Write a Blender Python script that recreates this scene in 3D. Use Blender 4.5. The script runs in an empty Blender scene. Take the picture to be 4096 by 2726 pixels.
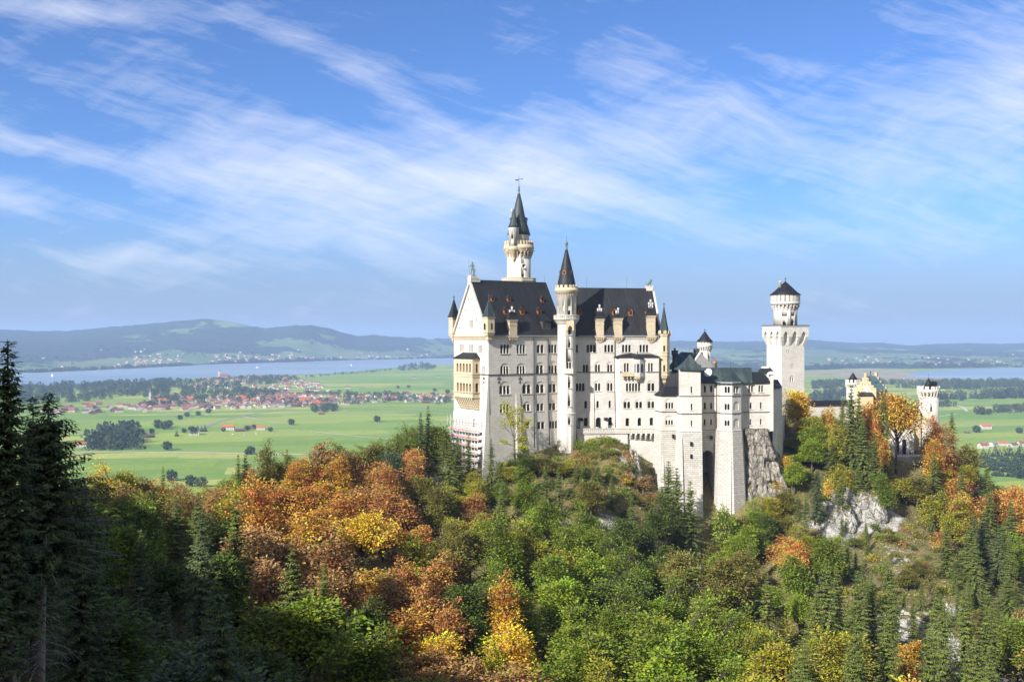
import bpy, bmesh, math, random
import numpy as np
from mathutils import Vector, Matrix, noise as mnoise

random.seed(7); RNG = np.random.default_rng(7)
S = bpy.context.scene
R = math.radians

# ------------------------------------------------------------------ camera, world, sun, exposure
F_S, CX_S, HY_S = 3982.0, 2048.0, 1352.0          # focal length and horizon in photograph pixels
cam_d = bpy.data.cameras.new("camera"); cam_d.lens = 35; cam_d.sensor_width = 36
cam_d.clip_start = 1.0; cam_d.clip_end = 60000; cam_d.shift_y = -11 / 4096
cam = bpy.data.objects.new("camera", cam_d); S.collection.objects.link(cam)
cam.rotation_euler = (R(90), 0, 0); S.camera = cam

SUN_EL, SUN_AZ = R(32), R(42)                      # the sun stands behind the camera, 42 degrees to its left
to_sun = Vector((-math.sin(SUN_AZ) * math.cos(SUN_EL), -math.cos(SUN_AZ) * math.cos(SUN_EL), math.sin(SUN_EL)))
sun_d = bpy.data.lights.new("sun", 'SUN'); sun_d.energy = 5.0; sun_d.angle = R(0.5); sun_d.color = (1, 0.95, 0.87)
sun = bpy.data.objects.new("sun", sun_d); S.collection.objects.link(sun)
sun.rotation_euler = to_sun.to_track_quat('Z', 'Y').to_euler()

S.view_settings.view_transform = 'Standard'; S.view_settings.look = 'None'
S.view_settings.gamma = 1; S.view_settings.exposure = 0.93; S.view_settings.use_curve_mapping = False
S.cycles.max_bounces = 5; S.cycles.diffuse_bounces = 3; S.cycles.glossy_bounces = 2
S.cycles.transmission_bounces = 3; S.cycles.transparent_max_bounces = 6; S.cycles.volume_bounces = 0
S.cycles.caustics_reflective = False; S.cycles.caustics_refractive = False
S.cycles.use_denoising = True; S.cycles.use_adaptive_sampling = True; S.cycles.adaptive_threshold = 0.015
S.cycles.sample_clamp_indirect = 6


class NT:
    """small helper for writing node trees as expressions"""
    def __init__(s, tree):
        s.t = tree; s.n = tree.nodes; s.n.clear()
    def new(s, typ, **kw):
        n = s.n.new(typ)
        for k, v in kw.items(): setattr(n, k, v)
        return n
    def put(s, sock, v):
        if v is None: return
        if hasattr(v, 'is_linked') or hasattr(v, 'links'): s.t.links.new(v, sock)
        else:
            if isinstance(v, (tuple, list)) and len(v) == 3 and sock.type == 'RGBA': v = (*v, 1)
            sock.default_value = v
    def m(s, op, a, b=None, c=None, clamp=False):
        n = s.new('ShaderNodeMath', operation=op, use_clamp=clamp)
        for i, v in enumerate((a, b, c)): s.put(n.inputs[i], v)
        return n.outputs[0]
    def vm(s, op, a, b=None):
        n = s.new('ShaderNodeVectorMath', operation=op)
        s.put(n.inputs[0], a); s.put(n.inputs[1], b)
        return n.outputs['Value'] if op in ('DOT_PRODUCT', 'LENGTH') else n.outputs[0]
    def xyz(s, v):
        n = s.new('ShaderNodeSeparateXYZ'); s.put(n.inputs[0], v); return n.outputs
    def comb(s, x, y, z=0.0):
        n = s.new('ShaderNodeCombineXYZ')
        for i, v in enumerate((x, y, z)): s.put(n.inputs[i], v)
        return n.outputs[0]
    def noise(s, vec, scale, detail=4, rough=0.55, dist=0.0, out='Fac'):
        n = s.new('ShaderNodeTexNoise'); s.put(n.inputs['Vector'], vec)
        n.inputs['Scale'].default_value = scale; n.inputs['Detail'].default_value = detail
        n.inputs['Roughness'].default_value = rough; n.inputs['Distortion'].default_value = dist
        return n.outputs[out]
    def ramp(s, f, a, b, lo=0.0, hi=1.0, smooth=True):
        n = s.new('ShaderNodeMapRange', interpolation_type='SMOOTHSTEP' if smooth else 'LINEAR'); n.clamp = True
        s.put(n.inputs[0], f)
        for i, v in enumerate((a, b, lo, hi)): s.put(n.inputs[i + 1], v)
        return n.outputs[0]
    def mix(s, f, a, b, mode='MIX'):
        n = s.new('ShaderNodeMix', data_type='RGBA', blend_type=mode)
        s.put(n.inputs[0], f); s.put(n.inputs[6], a); s.put(n.inputs[7], b)
        return n.outputs[2]
    def bump(s, h, strength, dist):
        n = s.new('ShaderNodeBump'); n.inputs['Strength'].default_value = strength; n.inputs['Distance'].default_value = dist
        s.put(n.inputs['Height'], h); return n.outputs[0]
    def bsdf(s, col, rough=0.8, bump=None, metal=0.0, spec=0.3):
        p = s.new('ShaderNodeBsdfPrincipled'); s.put(p.inputs['Base Color'], col); s.put(p.inputs['Roughness'], rough)
        s.put(p.inputs['Metallic'], metal); p.inputs['Specular IOR Level'].default_value = spec
        if bump is not None: s.put(p.inputs['Normal'], bump)
        return p.outputs[0]
    def out(s, sh, vol=None):
        o = s.new('ShaderNodeOutputMaterial')
        if sh is not None: s.t.links.new(sh, o.inputs['Surface'])
        if vol is not None: s.t.links.new(vol, o.inputs['Volume'])


def mat(name):
    m = bpy.data.materials.new(name); m.use_nodes = True
    return m, NT(m.node_tree)


# sky: Nishita plus a layer of cirrus placed by direction
W = bpy.data.worlds.new("World"); S.world = W; W.use_nodes = True
n = NT(W.node_tree)
sky = n.new('ShaderNodeTexSky', sky_type='NISHITA'); sky.sun_disc = False
sky.sun_elevation = SUN_EL; sky.sun_rotation = R(180 + 42)
sky.altitude = 900; sky.air_density = 1.0; sky.dust_density = 0.6; sky.ozone_density = 2.5
tc = n.new('ShaderNodeTexCoord').outputs['Generated']
dx, dy, dz = n.xyz(tc)
yy = n.m('MAXIMUM', dy, 0.12)
u = n.m('DIVIDE', dx, yy); v = n.m('DIVIDE', dz, yy)
uv = n.comb(u, v, 0)
warp = n.noise(uv, 3.0, 3, 0.5, out='Color')
wv = n.vm('SUBTRACT', warp, (0.5, 0.5, 0.5))
n2 = n.new('ShaderNodeVectorMath', operation='SCALE'); n.put(n2.inputs[0], wv); n2.inputs[3].default_value = 0.10
uvw = n.vm('ADD', uv, n2.outputs[0])
uw, vw, _ = n.xyz(uvw)


def rot(a, uu, vv):
    c, s_ = math.cos(a), math.sin(a)
    return (n.m('ADD', n.m('MULTIPLY', uu, c), n.m('MULTIPLY', vv, s_)),
            n.m('SUBTRACT', n.m('MULTIPLY', vv, c), n.m('MULTIPLY', uu, s_)))


def blob(px, py, rx, ry, tilt, amp):
    """soft patch of cloud at a fixed direction in the sky"""
    cu, cv = (px - 1178) / 2290, (778 - py) / 2290
    a, b = rot(R(tilt), n.m('SUBTRACT', uw, cu), n.m('SUBTRACT', vw, cv))
    q = n.m('ADD', n.m('POWER', n.m('ABSOLUTE', n.m('DIVIDE', a, rx / 2290)), 2.0), n.m('POWER', n.m('ABSOLUTE', n.m('DIVIDE', b, ry / 2290)), 2.0))
    return n.m('MULTIPLY', n.m('EXPONENT', n.m('MULTIPLY', q, -1.0)), amp)


CLOUDS = [(960, 405, 500, 85, -6, .72), (700, 440, 330, 75, -18, .34), (1330, 330, 420, 80, 12, .40), (120, 320, 380, 34, -10, .62),
          (820, 190, 380, 38, -27, .52), (1240, 350, 280, 60, -26, .30), (2330, 210, 190, 190, 20, .72), (1900, 330, 420, 100, -14, .38), (20, 450, 130, 48, -12, .7),
          (90, 18, 240, 30, -8, .72), (330, 590, 300, 26, -2, .45), (1950, 520, 420, 60, -6, .36), (520, 250, 340, 40, -16, .3), (640, 530, 420, 40, -8, .42),
          (1500, 210, 200, 130, -48, .28), (1800, 150, 160, 16, -8, .34)]
msk = None
for c in CLOUDS:
    b = blob(*c); msk = b if msk is None else n.m('ADD', msk, b)
a1, b1 = rot(R(-20), uw, vw); a2, b2 = rot(R(18), uw, vw)
st1 = n.noise(n.comb(n.m('MULTIPLY', a1, 1.4), n.m('MULTIPLY', b1, 9.0), 0.3), 3.2, 7, 0.6, 0.5)
st2 = n.noise(n.comb(n.m('MULTIPLY', a2, 2.0), n.m('MULTIPLY', b2, 10.0), 4.3), 3.4, 6, 0.6, 0.6)
big = n.noise(uvw, 6.0, 5, 0.55)
a3, b3 = rot(R(-14), n.m('ADD', u, n.m('MULTIPLY', n.xyz(wv)[0], 0.05)), n.m('ADD', v, n.m('MULTIPLY', n.xyz(wv)[1], 0.05)))
st3 = n.noise(n.comb(n.m('MULTIPLY', a3, 5.0), n.m('MULTIPLY', b3, 42.0), 7.7), 2.6, 8, 0.66, 0.7)
streak = n.m('ADD', n.m('ADD', n.m('MULTIPLY', st1, 0.32), n.m('MULTIPLY', st2, 0.22)), n.m('ADD', n.m('MULTIPLY', big, 0.25), n.m('MULTIPLY', st3, 0.21)))
dens = n.m('ADD', n.m('MULTIPLY', n.m('SUBTRACT', streak, 0.5), 2.5), n.m('MULTIPLY', msk, 0.72))
cl = n.ramp(dens, 0.07, 1.0, 0.0, 0.88, smooth=False)
skyc = n.mix(1.0, sky.outputs[0], (0.60, 0.855, 1.28), 'MULTIPLY')
low = n.ramp(v, 0.0, 0.16, 0.9, 0.0)                        # pale band of vapour above the horizon
veil = n.mix(low, skyc, (2.65, 3.35, 4.75))
col = n.mix(cl, veil, (8.3, 8.45, 9.3))
# unseen bright veil added to the sky behind the camera, to lift the shade
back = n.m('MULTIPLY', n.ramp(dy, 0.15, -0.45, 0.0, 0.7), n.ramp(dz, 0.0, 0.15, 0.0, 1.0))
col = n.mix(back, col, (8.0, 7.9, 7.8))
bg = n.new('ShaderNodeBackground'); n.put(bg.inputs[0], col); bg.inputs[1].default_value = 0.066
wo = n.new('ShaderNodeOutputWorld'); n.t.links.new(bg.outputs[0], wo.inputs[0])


# ------------------------------------------------------------------ helpers
def SP(px, py, d):
    """point of the place seen at photograph pixel (px, py) at depth d metres"""
    return Vector(((px - CX_S) / F_S * d, d, (HY_S - py) / F_S * d))


def DP(px, py, d): return SP(px * 1.73854, py * 1.73854, d)


ORG = {}


def link(o): S.collection.objects.link(o); return o


def thing(name, label, cat, loc=(0, 0, 0), group=None):
    o = link(bpy.data.objects.new(name, None)); o.location = loc; o.empty_display_size = 1
    ORG[o.name] = Vector(loc)
    tag(o, label, cat, group); return o


def tag(o, label=None, cat=None, group=None, kind=None):
    if label: o['label'] = label
    if cat: o['category'] = cat
    if group: o['group'] = group
    if kind: o['kind'] = kind
    return o


class MB:
    """collects shapes (world coordinates) and links them as ONE mesh object"""
    def __init__(s): s.v = []; s.f = []; s.mi = []; s.sm = []; s.cur = 0
    def add(s, vs, fs, smooth=False):
        b = len(s.v); s.v += [tuple(p) for p in vs]
        for f in fs: s.f.append([i + b for i in f]); s.mi.append(s.cur); s.sm.append(smooth)
        return s
    def prism(s, poly, ext):
        """polygon (list of 3D points) extruded by the vector ext"""
        k = len(poly); ext = Vector(ext)
        vs = [Vector(p) for p in poly] + [Vector(p) + ext for p in poly]
        fs = [list(range(k))[::-1], list(range(k, 2 * k))] + [[i, (i + 1) % k, k + (i + 1) % k, k + i] for i in range(k)]
        return s.add(vs, fs)
    def frustum(s, lo, hi):
        k = len(lo)
        fs = [list(range(k))[::-1], list(range(k, 2 * k))] + [[i, (i + 1) % k, k + (i + 1) % k, k + i] for i in range(k)]
        return s.add(list(lo) + list(hi), fs)
    def box(s, c, sx, sy, sz, t=(1, 0, 0)):
        """box centred in plan on c, standing on c.z, sides along t"""
        t = Vector(t).normalized(); nn = Vector((t.y, -t.x, 0)); c = Vector(c)
        p = [c + t * a * sx / 2 + nn * b * sy / 2 for a, b in ((-1, 1), (1, 1), (1, -1), (-1, -1))]
        return s.prism(p, (0, 0, sz))
    def lathe(s, c, prof, seg=24, smooth=True, a0=0.0):
        """closed solid of revolution, prof = [(r, z)] bottom to top, z absolute"""
        c = Vector(c); vs = []; fs = []
        for r, z in prof:
            for i in range(seg):
                a = a0 + 2 * math.pi * i / seg
                vs.append((c.x + max(r, 1e-3) * math.cos(a), c.y + max(r, 1e-3) * math.sin(a), z))
        for j in range(len(prof) - 1):
            for i in range(seg):
                k = (i + 1) % seg
                fs.append([j * seg + i, j * seg + k, (j + 1) * seg + k, (j + 1) * seg + i])
        s.add(vs, fs, smooth)
        b = len(s.v) - len(vs)
        s.f += [[b + i for i in range(seg)][::-1], [b + (len(prof) - 1) * seg + i for i in range(seg)]]
        s.mi += [s.cur, s.cur]; s.sm += [False, False]
        return s
    def tube(s, pts, rad, seg=6):
        pts = [Vector(p) for p in pts]; vs = []; fs = []
        rad = rad if isinstance(rad, (list, tuple)) else [rad] * len(pts)
        for i, p in enumerate(pts):
            d = (pts[min(i + 1, len(pts) - 1)] - pts[max(i - 1, 0)]).normalized()
            a = d.cross(Vector((0.31, 0.17, 0.93)))
            if a.length < 1e-3: a = d.cross(Vector((1, 0, 0)))
            a.normalize(); b = d.cross(a)
            for k in range(seg):
                q = 2 * math.pi * k / seg
                vs.append(p + (a * math.cos(q) + b * math.sin(q)) * rad[i])
        for i in range(len(pts) - 1):
            for k in range(seg):
                k2 = (k + 1) % seg
                fs.append([i * seg + k, i * seg + k2, (i + 1) * seg + k2, (i + 1) * seg + k])
        fs += [list(range(seg))[::-1], [(len(pts) - 1) * seg + k for k in range(seg)]]
        return s.add(vs, fs, True)
    def mesh(s, name, org=Vector((0, 0, 0))):
        me = bpy.data.meshes.new(name)
        me.from_pydata([(p[0] - org.x, p[1] - org.y, p[2] - org.z) for p in s.v], [], s.f)
        me.polygons.foreach_set('use_smooth', s.sm); me.polygons.foreach_set('material_index', s.mi)
        me.update(); return me
    def obj(s, name, mats, parent=None, recalc=True):
        org = Vector((0, 0, 0)); p = parent
        while p is not None: org = org + ORG.get(p.name, Vector((0, 0, 0))); p = p.parent
        me = s.mesh(name, org)
        if recalc:
            bm = bmesh.new(); bm.from_mesh(me); bmesh.ops.recalc_face_normals(bm, faces=bm.faces[:]); bm.to_mesh(me); bm.free()
        for m_ in (mats if isinstance(mats, (list, tuple)) else [mats]): me.materials.append(m_)
        o = link(bpy.data.objects.new(name, me)); o.parent = parent
        return o


class Fac:
    """vertical facade plane: A -> B seen left to right, n points outward (towards the viewer)"""
    def __init__(s, A, B):
        s.A = Vector((A[0], A[1], 0)); s.B = Vector((B[0], B[1], 0))
        s.t = (s.B - s.A).normalized(); s.n = Vector((s.t.y, -s.t.x, 0)); s.L = (s.B - s.A).length
    def hit(s, px, py, off=0.0):
        r = Vector(((px - CX_S) / F_S, 1, (HY_S - py) / F_S))
        O = s.A + s.n * off
        lam = O.dot(s.n) / r.dot(s.n); p = r * lam
        return (p - s.A).dot(s.t), p.z
    def pt(s, u_, z, off=0.0): q = s.A + s.t * u_ + s.n * off; return Vector((q.x, q.y, z))


def px_fac(x0, d0, x1, d1): return Fac(SP(x0, 0, d0), SP(x1, 0, d1))


def arch_poly(u0, u1, zb, zt, seg=8):
    r = (u1 - u0) / 2; zs = max(zt - r, zb + 0.05); rz = zt - zs; c = (u0 + u1) / 2
    return [(u0, zb), (u1, zb)] + [(c + r * math.cos(math.pi * i / seg), zs + rz * math.sin(math.pi * i / seg)) for i in range(seg + 1)]


def boolean_cut(o, cutter_mb):
    if not cutter_mb.f: return
    co = cutter_mb.obj('cutter', [])
    if o.parent:
        p = o.parent; org = Vector((0, 0, 0))
        while p is not None: org = org + ORG.get(p.name, Vector((0, 0, 0))); p = p.parent
        co.data.transform(Matrix.Translation(-org))
        par = o.parent; o.parent = None
    else: par = None
    md = o.modifiers.new('cut', 'BOOLEAN'); md.operation = 'DIFFERENCE'; md.solver = 'EXACT'; md.object = co
    dg = bpy.context.evaluated_depsgraph_get(); dg.update()
    me = bpy.data.meshes.new_from_object(o.evaluated_get(dg))
    old = o.data; o.modifiers.clear(); o.data = me; me.name = old.name
    o.parent = par
    bpy.data.objects.remove(co)


class Cuts:
    def __init__(s): s.deep = MB(); s.shallow = MB(); s.jobs = []
    def apply(s, *objs):
        for o in objs: boolean_cut(o, s.shallow); boolean_cut(o, s.deep)


def window(cuts, fac, q0, q1, nl, parent, top=None, depth=0.75, out=0.9, square=False, pane=0.58, sill=True, pier=0.26, pm=None, off=0.0, sm=None, rec=0.16):
    """a group of nl arched lights between photograph pixels q0 (top left) and q1 (bottom right); top = pixel y of a relieving arch"""
    u0, zt = fac.hit(*q0, off); u1, zb = fac.hit(*q1, off)
    if nl == 1: pier = 0
    w = (u1 - u0 - (nl - 1) * pier) / nl
    pn = MB()
    for i in range(nl):
        a = u0 + i * (w + pier); b = a + w
        poly = [(a, zb), (b, zb), (b, zt), (a, zt)] if square else arch_poly(a, b, zb, zt)
        cuts.deep.prism([fac.pt(x, z, off - depth) for x, z in poly], fac.n * (depth + out))
        pn.add([fac.pt(a - .05, zb - .05, off - pane), fac.pt(b + .05, zb - .05, off - pane), fac.pt(b + .05, zt + .05, off - pane), fac.pt(a - .05, zt + .05, off - pane)], [[0, 1, 2, 3]])
    if top is not None:
        zz = fac.hit(q0[0], top, off)[1]
        cuts.shallow.prism([fac.pt(x, z, off - rec) for x, z in arch_poly(u0 - .28, u1 + .28, zb - .02, zz, 12)], fac.n * (rec + out))
    wobj = pn.obj('window', pm or M['glass'], parent, recalc=False)
    if nl >= 2 and not square:                      # slim columns with capitals between the lights
        cm = MB()
        for i in range(1, nl):
            c = u0 + i * (w + pier) - pier / 2; zs = zt - w / 2
            p = fac.pt(c, zb, off - 0.10)
            cm.lathe(p, [(.17, zb - .03), (.17, zb + .12), (.12, zb + .16), (.11, zs - .3), (.19, zs - .08), (.19, zs + .04)], 8)
        cm.obj('window_column', sm or M['trim'], wobj)
    if sill:
        k = MB(); k.prism([fac.pt(u0 - .32, zb - .26, off - .05), fac.pt(u1 + .32, zb - .26, off - .05), fac.pt(u1 + .32, zb - .26, off + .2), fac.pt(u0 - .32, zb - .26, off + .2)], (0, 0, .22))
        k.obj('window_sill', sm or M['trim'], wobj)
    return wobj

# ------------------------------------------------------------------ materials
M = {}


def wall_coord(n, rnd):
    """(along the wall, height) in metres; rnd = radius for round towers, measured round the object's own axis"""
    if rnd:
        o = n.new('ShaderNodeTexCoord').outputs['Object']; x, y, _ = n.xyz(o)
        uu = n.m('MULTIPLY', n.m('ARCTAN2', y, x), rnd)
    else:
        g = n.new('ShaderNodeNewGeometry')
        tn = n.vm('NORMALIZE', n.vm('CROSS_PRODUCT', g.outputs['True Normal'], (0, 0, 1)))
        uu = n.vm('DOT_PRODUCT', g.outputs['Position'], tn)
    g = n.new('ShaderNodeNewGeometry')
    z = n.xyz(g.outputs['Position'])[2]
    return n.comb(uu, z, 0), g.outputs['Position'], z


def stone(name, col, rnd=0, bw=1.3, bh=0.48, mortar=0.02, bump=0.35, bd=0.05, contrast=0.09, stain=0.5, rough=0.85):
    m, n = mat(name); uv_, pos, z = wall_coord(n, rnd)
    b = n.new('ShaderNodeTexBrick'); n.put(b.inputs['Vector'], uv_)
    c = np.array(col); lo, hi = c * (1 - contrast), np.minimum(c * (1 + contrast), 0.9)
    n.put(b.inputs['Color1'], tuple(lo)); n.put(b.inputs['Color2'], tuple(hi)); n.put(b.inputs['Mortar'], tuple(c * 0.72))
    b.inputs['Scale'].default_value = 1; b.inputs['Mortar Size'].default_value = mortar; b.inputs['Mortar Smooth'].default_value = 0.3
    b.inputs['Brick Width'].default_value = bw; b.inputs['Row Height'].default_value = bh; b.offset = 0.5
    big = n.noise(pos, 0.16, 5, 0.6)
    fine = n.noise(pos, 2.2, 4, 0.6)
    x, y, zz = n.xyz(pos)
    drip = n.noise(n.comb(n.m('MULTIPLY', x, 1.3), n.m('MULTIPLY', y, 1.3), n.m('MULTIPLY', zz, 0.09)), 1.0, 5, 0.65)
    col1 = n.mix(n.ramp(big, 0.3, 0.75, 0.0, stain), b.outputs['Color'], tuple(c * np.array((0.70, 0.66, 0.60))))
    col1 = n.mix(n.ramp(drip, 0.52, 0.78, 0.0, stain * 1.3), col1, tuple(c * np.array((0.62, 0.60, 0.57))))
    col1 = n.mix(n.ramp(fine, 0.35, 0.7, 0.12, 0.0), col1, tuple(c * 0.6))
    h = n.m('ADD', n.m('MULTIPLY', b.outputs['Fac'], -1.0), n.m('MULTIPLY', fine, 0.35))
    n.out(n.bsdf(col1, rough, n.bump(h, bump, bd))); M[name] = m
    return m


stone('limestone', (0.59, 0.57, 0.535))
for r_ in (3.3, 5.0, 4.0, 2.5): stone('limestone_round_%s' % r_, (0.55, 0.53, 0.49), rnd=r_)
stone('sandstone', (0.55, 0.465, 0.33), bw=1.1, bh=0.42, bump=0.25)
stone('sandstone_round', (0.57, 0.49, 0.36), rnd=2, bump=0.25)
stone('rustic_stone', (0.54, 0.515, 0.475), bw=1.7, bh=0.72, mortar=0.06, bump=1.0, bd=0.22, contrast=0.16, stain=0.2)
stone('gate_stone', (0.47, 0.395, 0.265), bw=0.9, bh=0.4, bump=0.3, contrast=.14)
stone('trim', (0.58, 0.555, 0.51), bw=1.6, bh=1.2, bump=0.1, contrast=0.05)


def plain(name, col, rough=0.7, metal=0.0, var=0.12, scale=3.0, spec=0.3, bump=0.0):
    m, n = mat(name); g = n.new('ShaderNodeNewGeometry').outputs['Position']
    f = n.noise(g, scale, 4, 0.6)
    c = np.array(col)
    cc = n.mix(n.ramp(f, 0.3, 0.7), tuple(c * (1 - var)), tuple(np.minimum(c * (1 + var), 1)))
    n.out(n.bsdf(cc, rough, n.bump(f, bump, 0.05) if bump else None, metal, spec)); M[name] = m
    return m


def seam_roof(name, col, patina, amount, rough=0.42, width=0.62):
    """standing-seam sheet metal: raised seams down the slope, streaks of patina"""
    m, n = mat(name); g = n.new('ShaderNodeNewGeometry'); pos = g.outputs['Position']
    tn = n.vm('NORMALIZE', n.vm('CROSS_PRODUCT', g.outputs['True Normal'], (0, 0, 1)))
    uu = n.vm('DOT_PRODUCT', pos, tn); _, _, z = n.xyz(pos)
    fr = n.m('FRACT', n.m('DIVIDE', uu, width)); seam = n.m('LESS_THAN', n.m('ABSOLUTE', n.m('SUBTRACT', fr, 0.5)), 0.07)
    st = n.noise(n.comb(n.m('MULTIPLY', uu, 1.3), n.m('MULTIPLY', z, 0.10), 0), 1.0, 5, 0.65)
    st2 = n.noise(n.comb(n.m('MULTIPLY', uu, 0.22), n.m('MULTIPLY', z, 0.16), 3), 1.0, 4, 0.6)
    panel = n.new('ShaderNodeTexWhiteNoise', noise_dimensions='2D')
    n.put(panel.inputs['Vector'], n.comb(n.m('FLOOR', n.m('DIVIDE', uu, width)), n.m('FLOOR', n.m('DIVIDE', z, 3.1)), 0))
    c = np.array(col)
    c1 = n.mix(panel.outputs['Value'], tuple(c * 0.8), tuple(c * 1.25))
    c1 = n.mix(n.m('MULTIPLY', n.ramp(n.m('ADD', n.m('MULTIPLY', st, 0.6), n.m('MULTIPLY', st2, 0.4)), 0.46, 0.72), amount), c1, patina)
    c1 = n.mix(n.m('MULTIPLY', seam, 0.35), c1, tuple(np.minimum(np.array(patina) * 0.9 + 0.03, 1)))
    n.out(n.bsdf(c1, rough, n.bump(seam, 0.6, 0.06), 0.0, 0.25)); M[name] = m


seam_roof('slate_roof', (0.0125, 0.013, 0.0145), (0.05, 0.057, 0.062), 0.42, 0.55)
seam_roof('copper_roof', (0.022, 0.031, 0.032), (0.10, 0.145, 0.14), 0.75, 0.5)
seam_roof('green_roof', (0.10, 0.16, 0.16), (0.20, 0.29, 0.28), 0.6, 0.45)
plain('black_roof', (0.010, 0.010, 0.012), 0.6)
plain('glass', (0.010, 0.011, 0.014), 0.25, var=0.4, spec=0.5)
plain('sunlit_pane', (0.30, 0.29, 0.27), 0.4)  # sunlit reveals of the gable windows painted as a pale pane
plain('oriel_glass', (0.05, 0.055, 0.09), 0.2, spec=0.5)
plain('niche', (0.22, 0.19, 0.15), 0.9)
plain('niche_white', (0.60, 0.585, 0.56), 0.9)
plain('lead_metal', (0.05, 0.05, 0.052), 0.5)
plain('zinc', (0.42, 0.42, 0.43), 0.5, var=0.2)
plain('orange_wood', (0.25, 0.085, 0.028), 0.6, var=0.25, scale=4)
plain('verdigris', (0.10, 0.15, 0.125), 0.6, var=0.35, scale=3, bump=0.4)
plain('scaffold_tube', (0.55, 0.55, 0.55), 0.45, metal=0.5)
plain('red_netting', (0.55, 0.24, 0.23), 0.8)
plain('plank_wood', (0.34, 0.26, 0.18), 0.8)
plain('clock_face', (0.75, 0.75, 0.72), 0.5, var=0.02)
plain('clock_hand', (0.03, 0.04, 0.10), 0.5)
plain('dark_cloth', (0.03, 0.03, 0.045), 0.9)
plain('blue_cloth', (0.10, 0.30, 0.55), 0.9)
plain('red_cloth', (0.55, 0.04, 0.05), 0.9)
plain('white_cloth', (0.7, 0.7, 0.7), 0.9)
plain('violet_cloth', (0.16, 0.08, 0.30), 0.9)
plain('skin', (0.45, 0.28, 0.20), 0.6)
plain('hair', (0.05, 0.03, 0.02), 0.7)
plain('white_render', (0.52, 0.50, 0.46), 0.85, scale=0.6)
plain('cream_render', (0.50, 0.46, 0.38), 0.85, scale=0.6)
plain('red_tiles', (0.25, 0.085, 0.06), 0.8, var=0.25, scale=0.5)
plain('brown_tiles', (0.15, 0.08, 0.065), 0.8, var=0.25, scale=0.5)
plain('orange_tiles', (0.40, 0.12, 0.045), 0.8, var=0.2, scale=0.5)
plain('grey_tiles', (0.20, 0.19, 0.19), 0.8, var=0.2, scale=0.5)
plain('barn_wood', (0.13, 0.08, 0.05), 0.9, var=0.3, scale=1)
plain('sail_white', (0.8, 0.8, 0.8), 0.7, var=0.02)
plain('road_gravel', (0.46, 0.44, 0.40), 0.95, var=0.1, scale=0.2)
plain('asphalt', (0.22, 0.22, 0.22), 0.9, var=0.15, scale=0.2)

# bark
m, n = mat('bark'); g = n.new('ShaderNodeNewGeometry').outputs['Position']; x, y, z = n.xyz(g)
f = n.noise(n.comb(n.m('MULTIPLY', x, 6), n.m('MULTIPLY', y, 6), n.m('MULTIPLY', z, 0.8)), 1.5, 5, 0.65)
n.out(n.bsdf(n.mix(f, (0.035, 0.030, 0.026), (0.15, 0.13, 0.11)), 0.95, n.bump(f, 0.7, 0.04))); M['bark'] = m


m, n = mat('lit_grey_bark'); g = n.new('ShaderNodeNewGeometry').outputs['Position']; x, y, z = n.xyz(g)
f = n.noise(n.comb(n.m('MULTIPLY', x, 6), n.m('MULTIPLY', y, 6), n.m('MULTIPLY', z, 0.8)), 1.5, 5, 0.65)
n.out(n.bsdf(n.mix(f, (0.14, 0.125, 0.115), (0.50, 0.46, 0.42)), 0.95, n.bump(f, 0.7, 0.04))); M['lit_grey_bark'] = m  # bark colour lightened so the near trunk reads as lit


def leaf_mat(name, trans=0.3, huevar=0.05, valvar=0.5):
    """leaf colour = the object's own colour, varied from spray to spray; some of the light passes through"""
    m, n = mat(name)
    oi = n.new('ShaderNodeObjectInfo'); at = n.new('ShaderNodeAttribute', attribute_name='tint')
    t = at.outputs['Fac']
    hs = n.new('ShaderNodeHueSaturation')
    n.put(hs.inputs['Hue'], n.m('ADD', 0.5, n.m('MULTIPLY', n.m('SUBTRACT', t, 0.5), n.m('MULTIPLY', oi.outputs['Alpha'], 2 * huevar))))
    t2 = n.m('FRACT', n.m('MULTIPLY', t, 7.31))
    n.put(hs.inputs['Value'], n.m('ADD', 1 - valvar * .5, n.m('MULTIPLY', t2, valvar)))
    n.put(hs.inputs['Saturation'], n.m('ADD', 0.88, n.m('MULTIPLY', n.m('FRACT', n.m('MULTIPLY', t, 3.77)), 0.2)))
    n.put(hs.inputs['Color'], oi.outputs['Color'])
    d = n.new('ShaderNodeBsdfPrincipled'); n.put(d.inputs['Base Color'], hs.outputs[0]); d.inputs['Roughness'].default_value = 0.6
    d.inputs['Specular IOR Level'].default_value = 0.15
    tr = n.new('ShaderNodeBsdfTranslucent'); n.put(tr.inputs['Color'], hs.outputs[0])
    mx = n.new('ShaderNodeMixShader'); mx.inputs[0].default_value = trans
    n.t.links.new(d.outputs[0], mx.inputs[1]); n.t.links.new(tr.outputs[0], mx.inputs[2])
    n.out(mx.outputs[0]); M[name] = m


leaf_mat('leaves', 0.25, 0.045, 0.75); leaf_mat('needles', 0.12, 0.03, 0.8)

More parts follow.
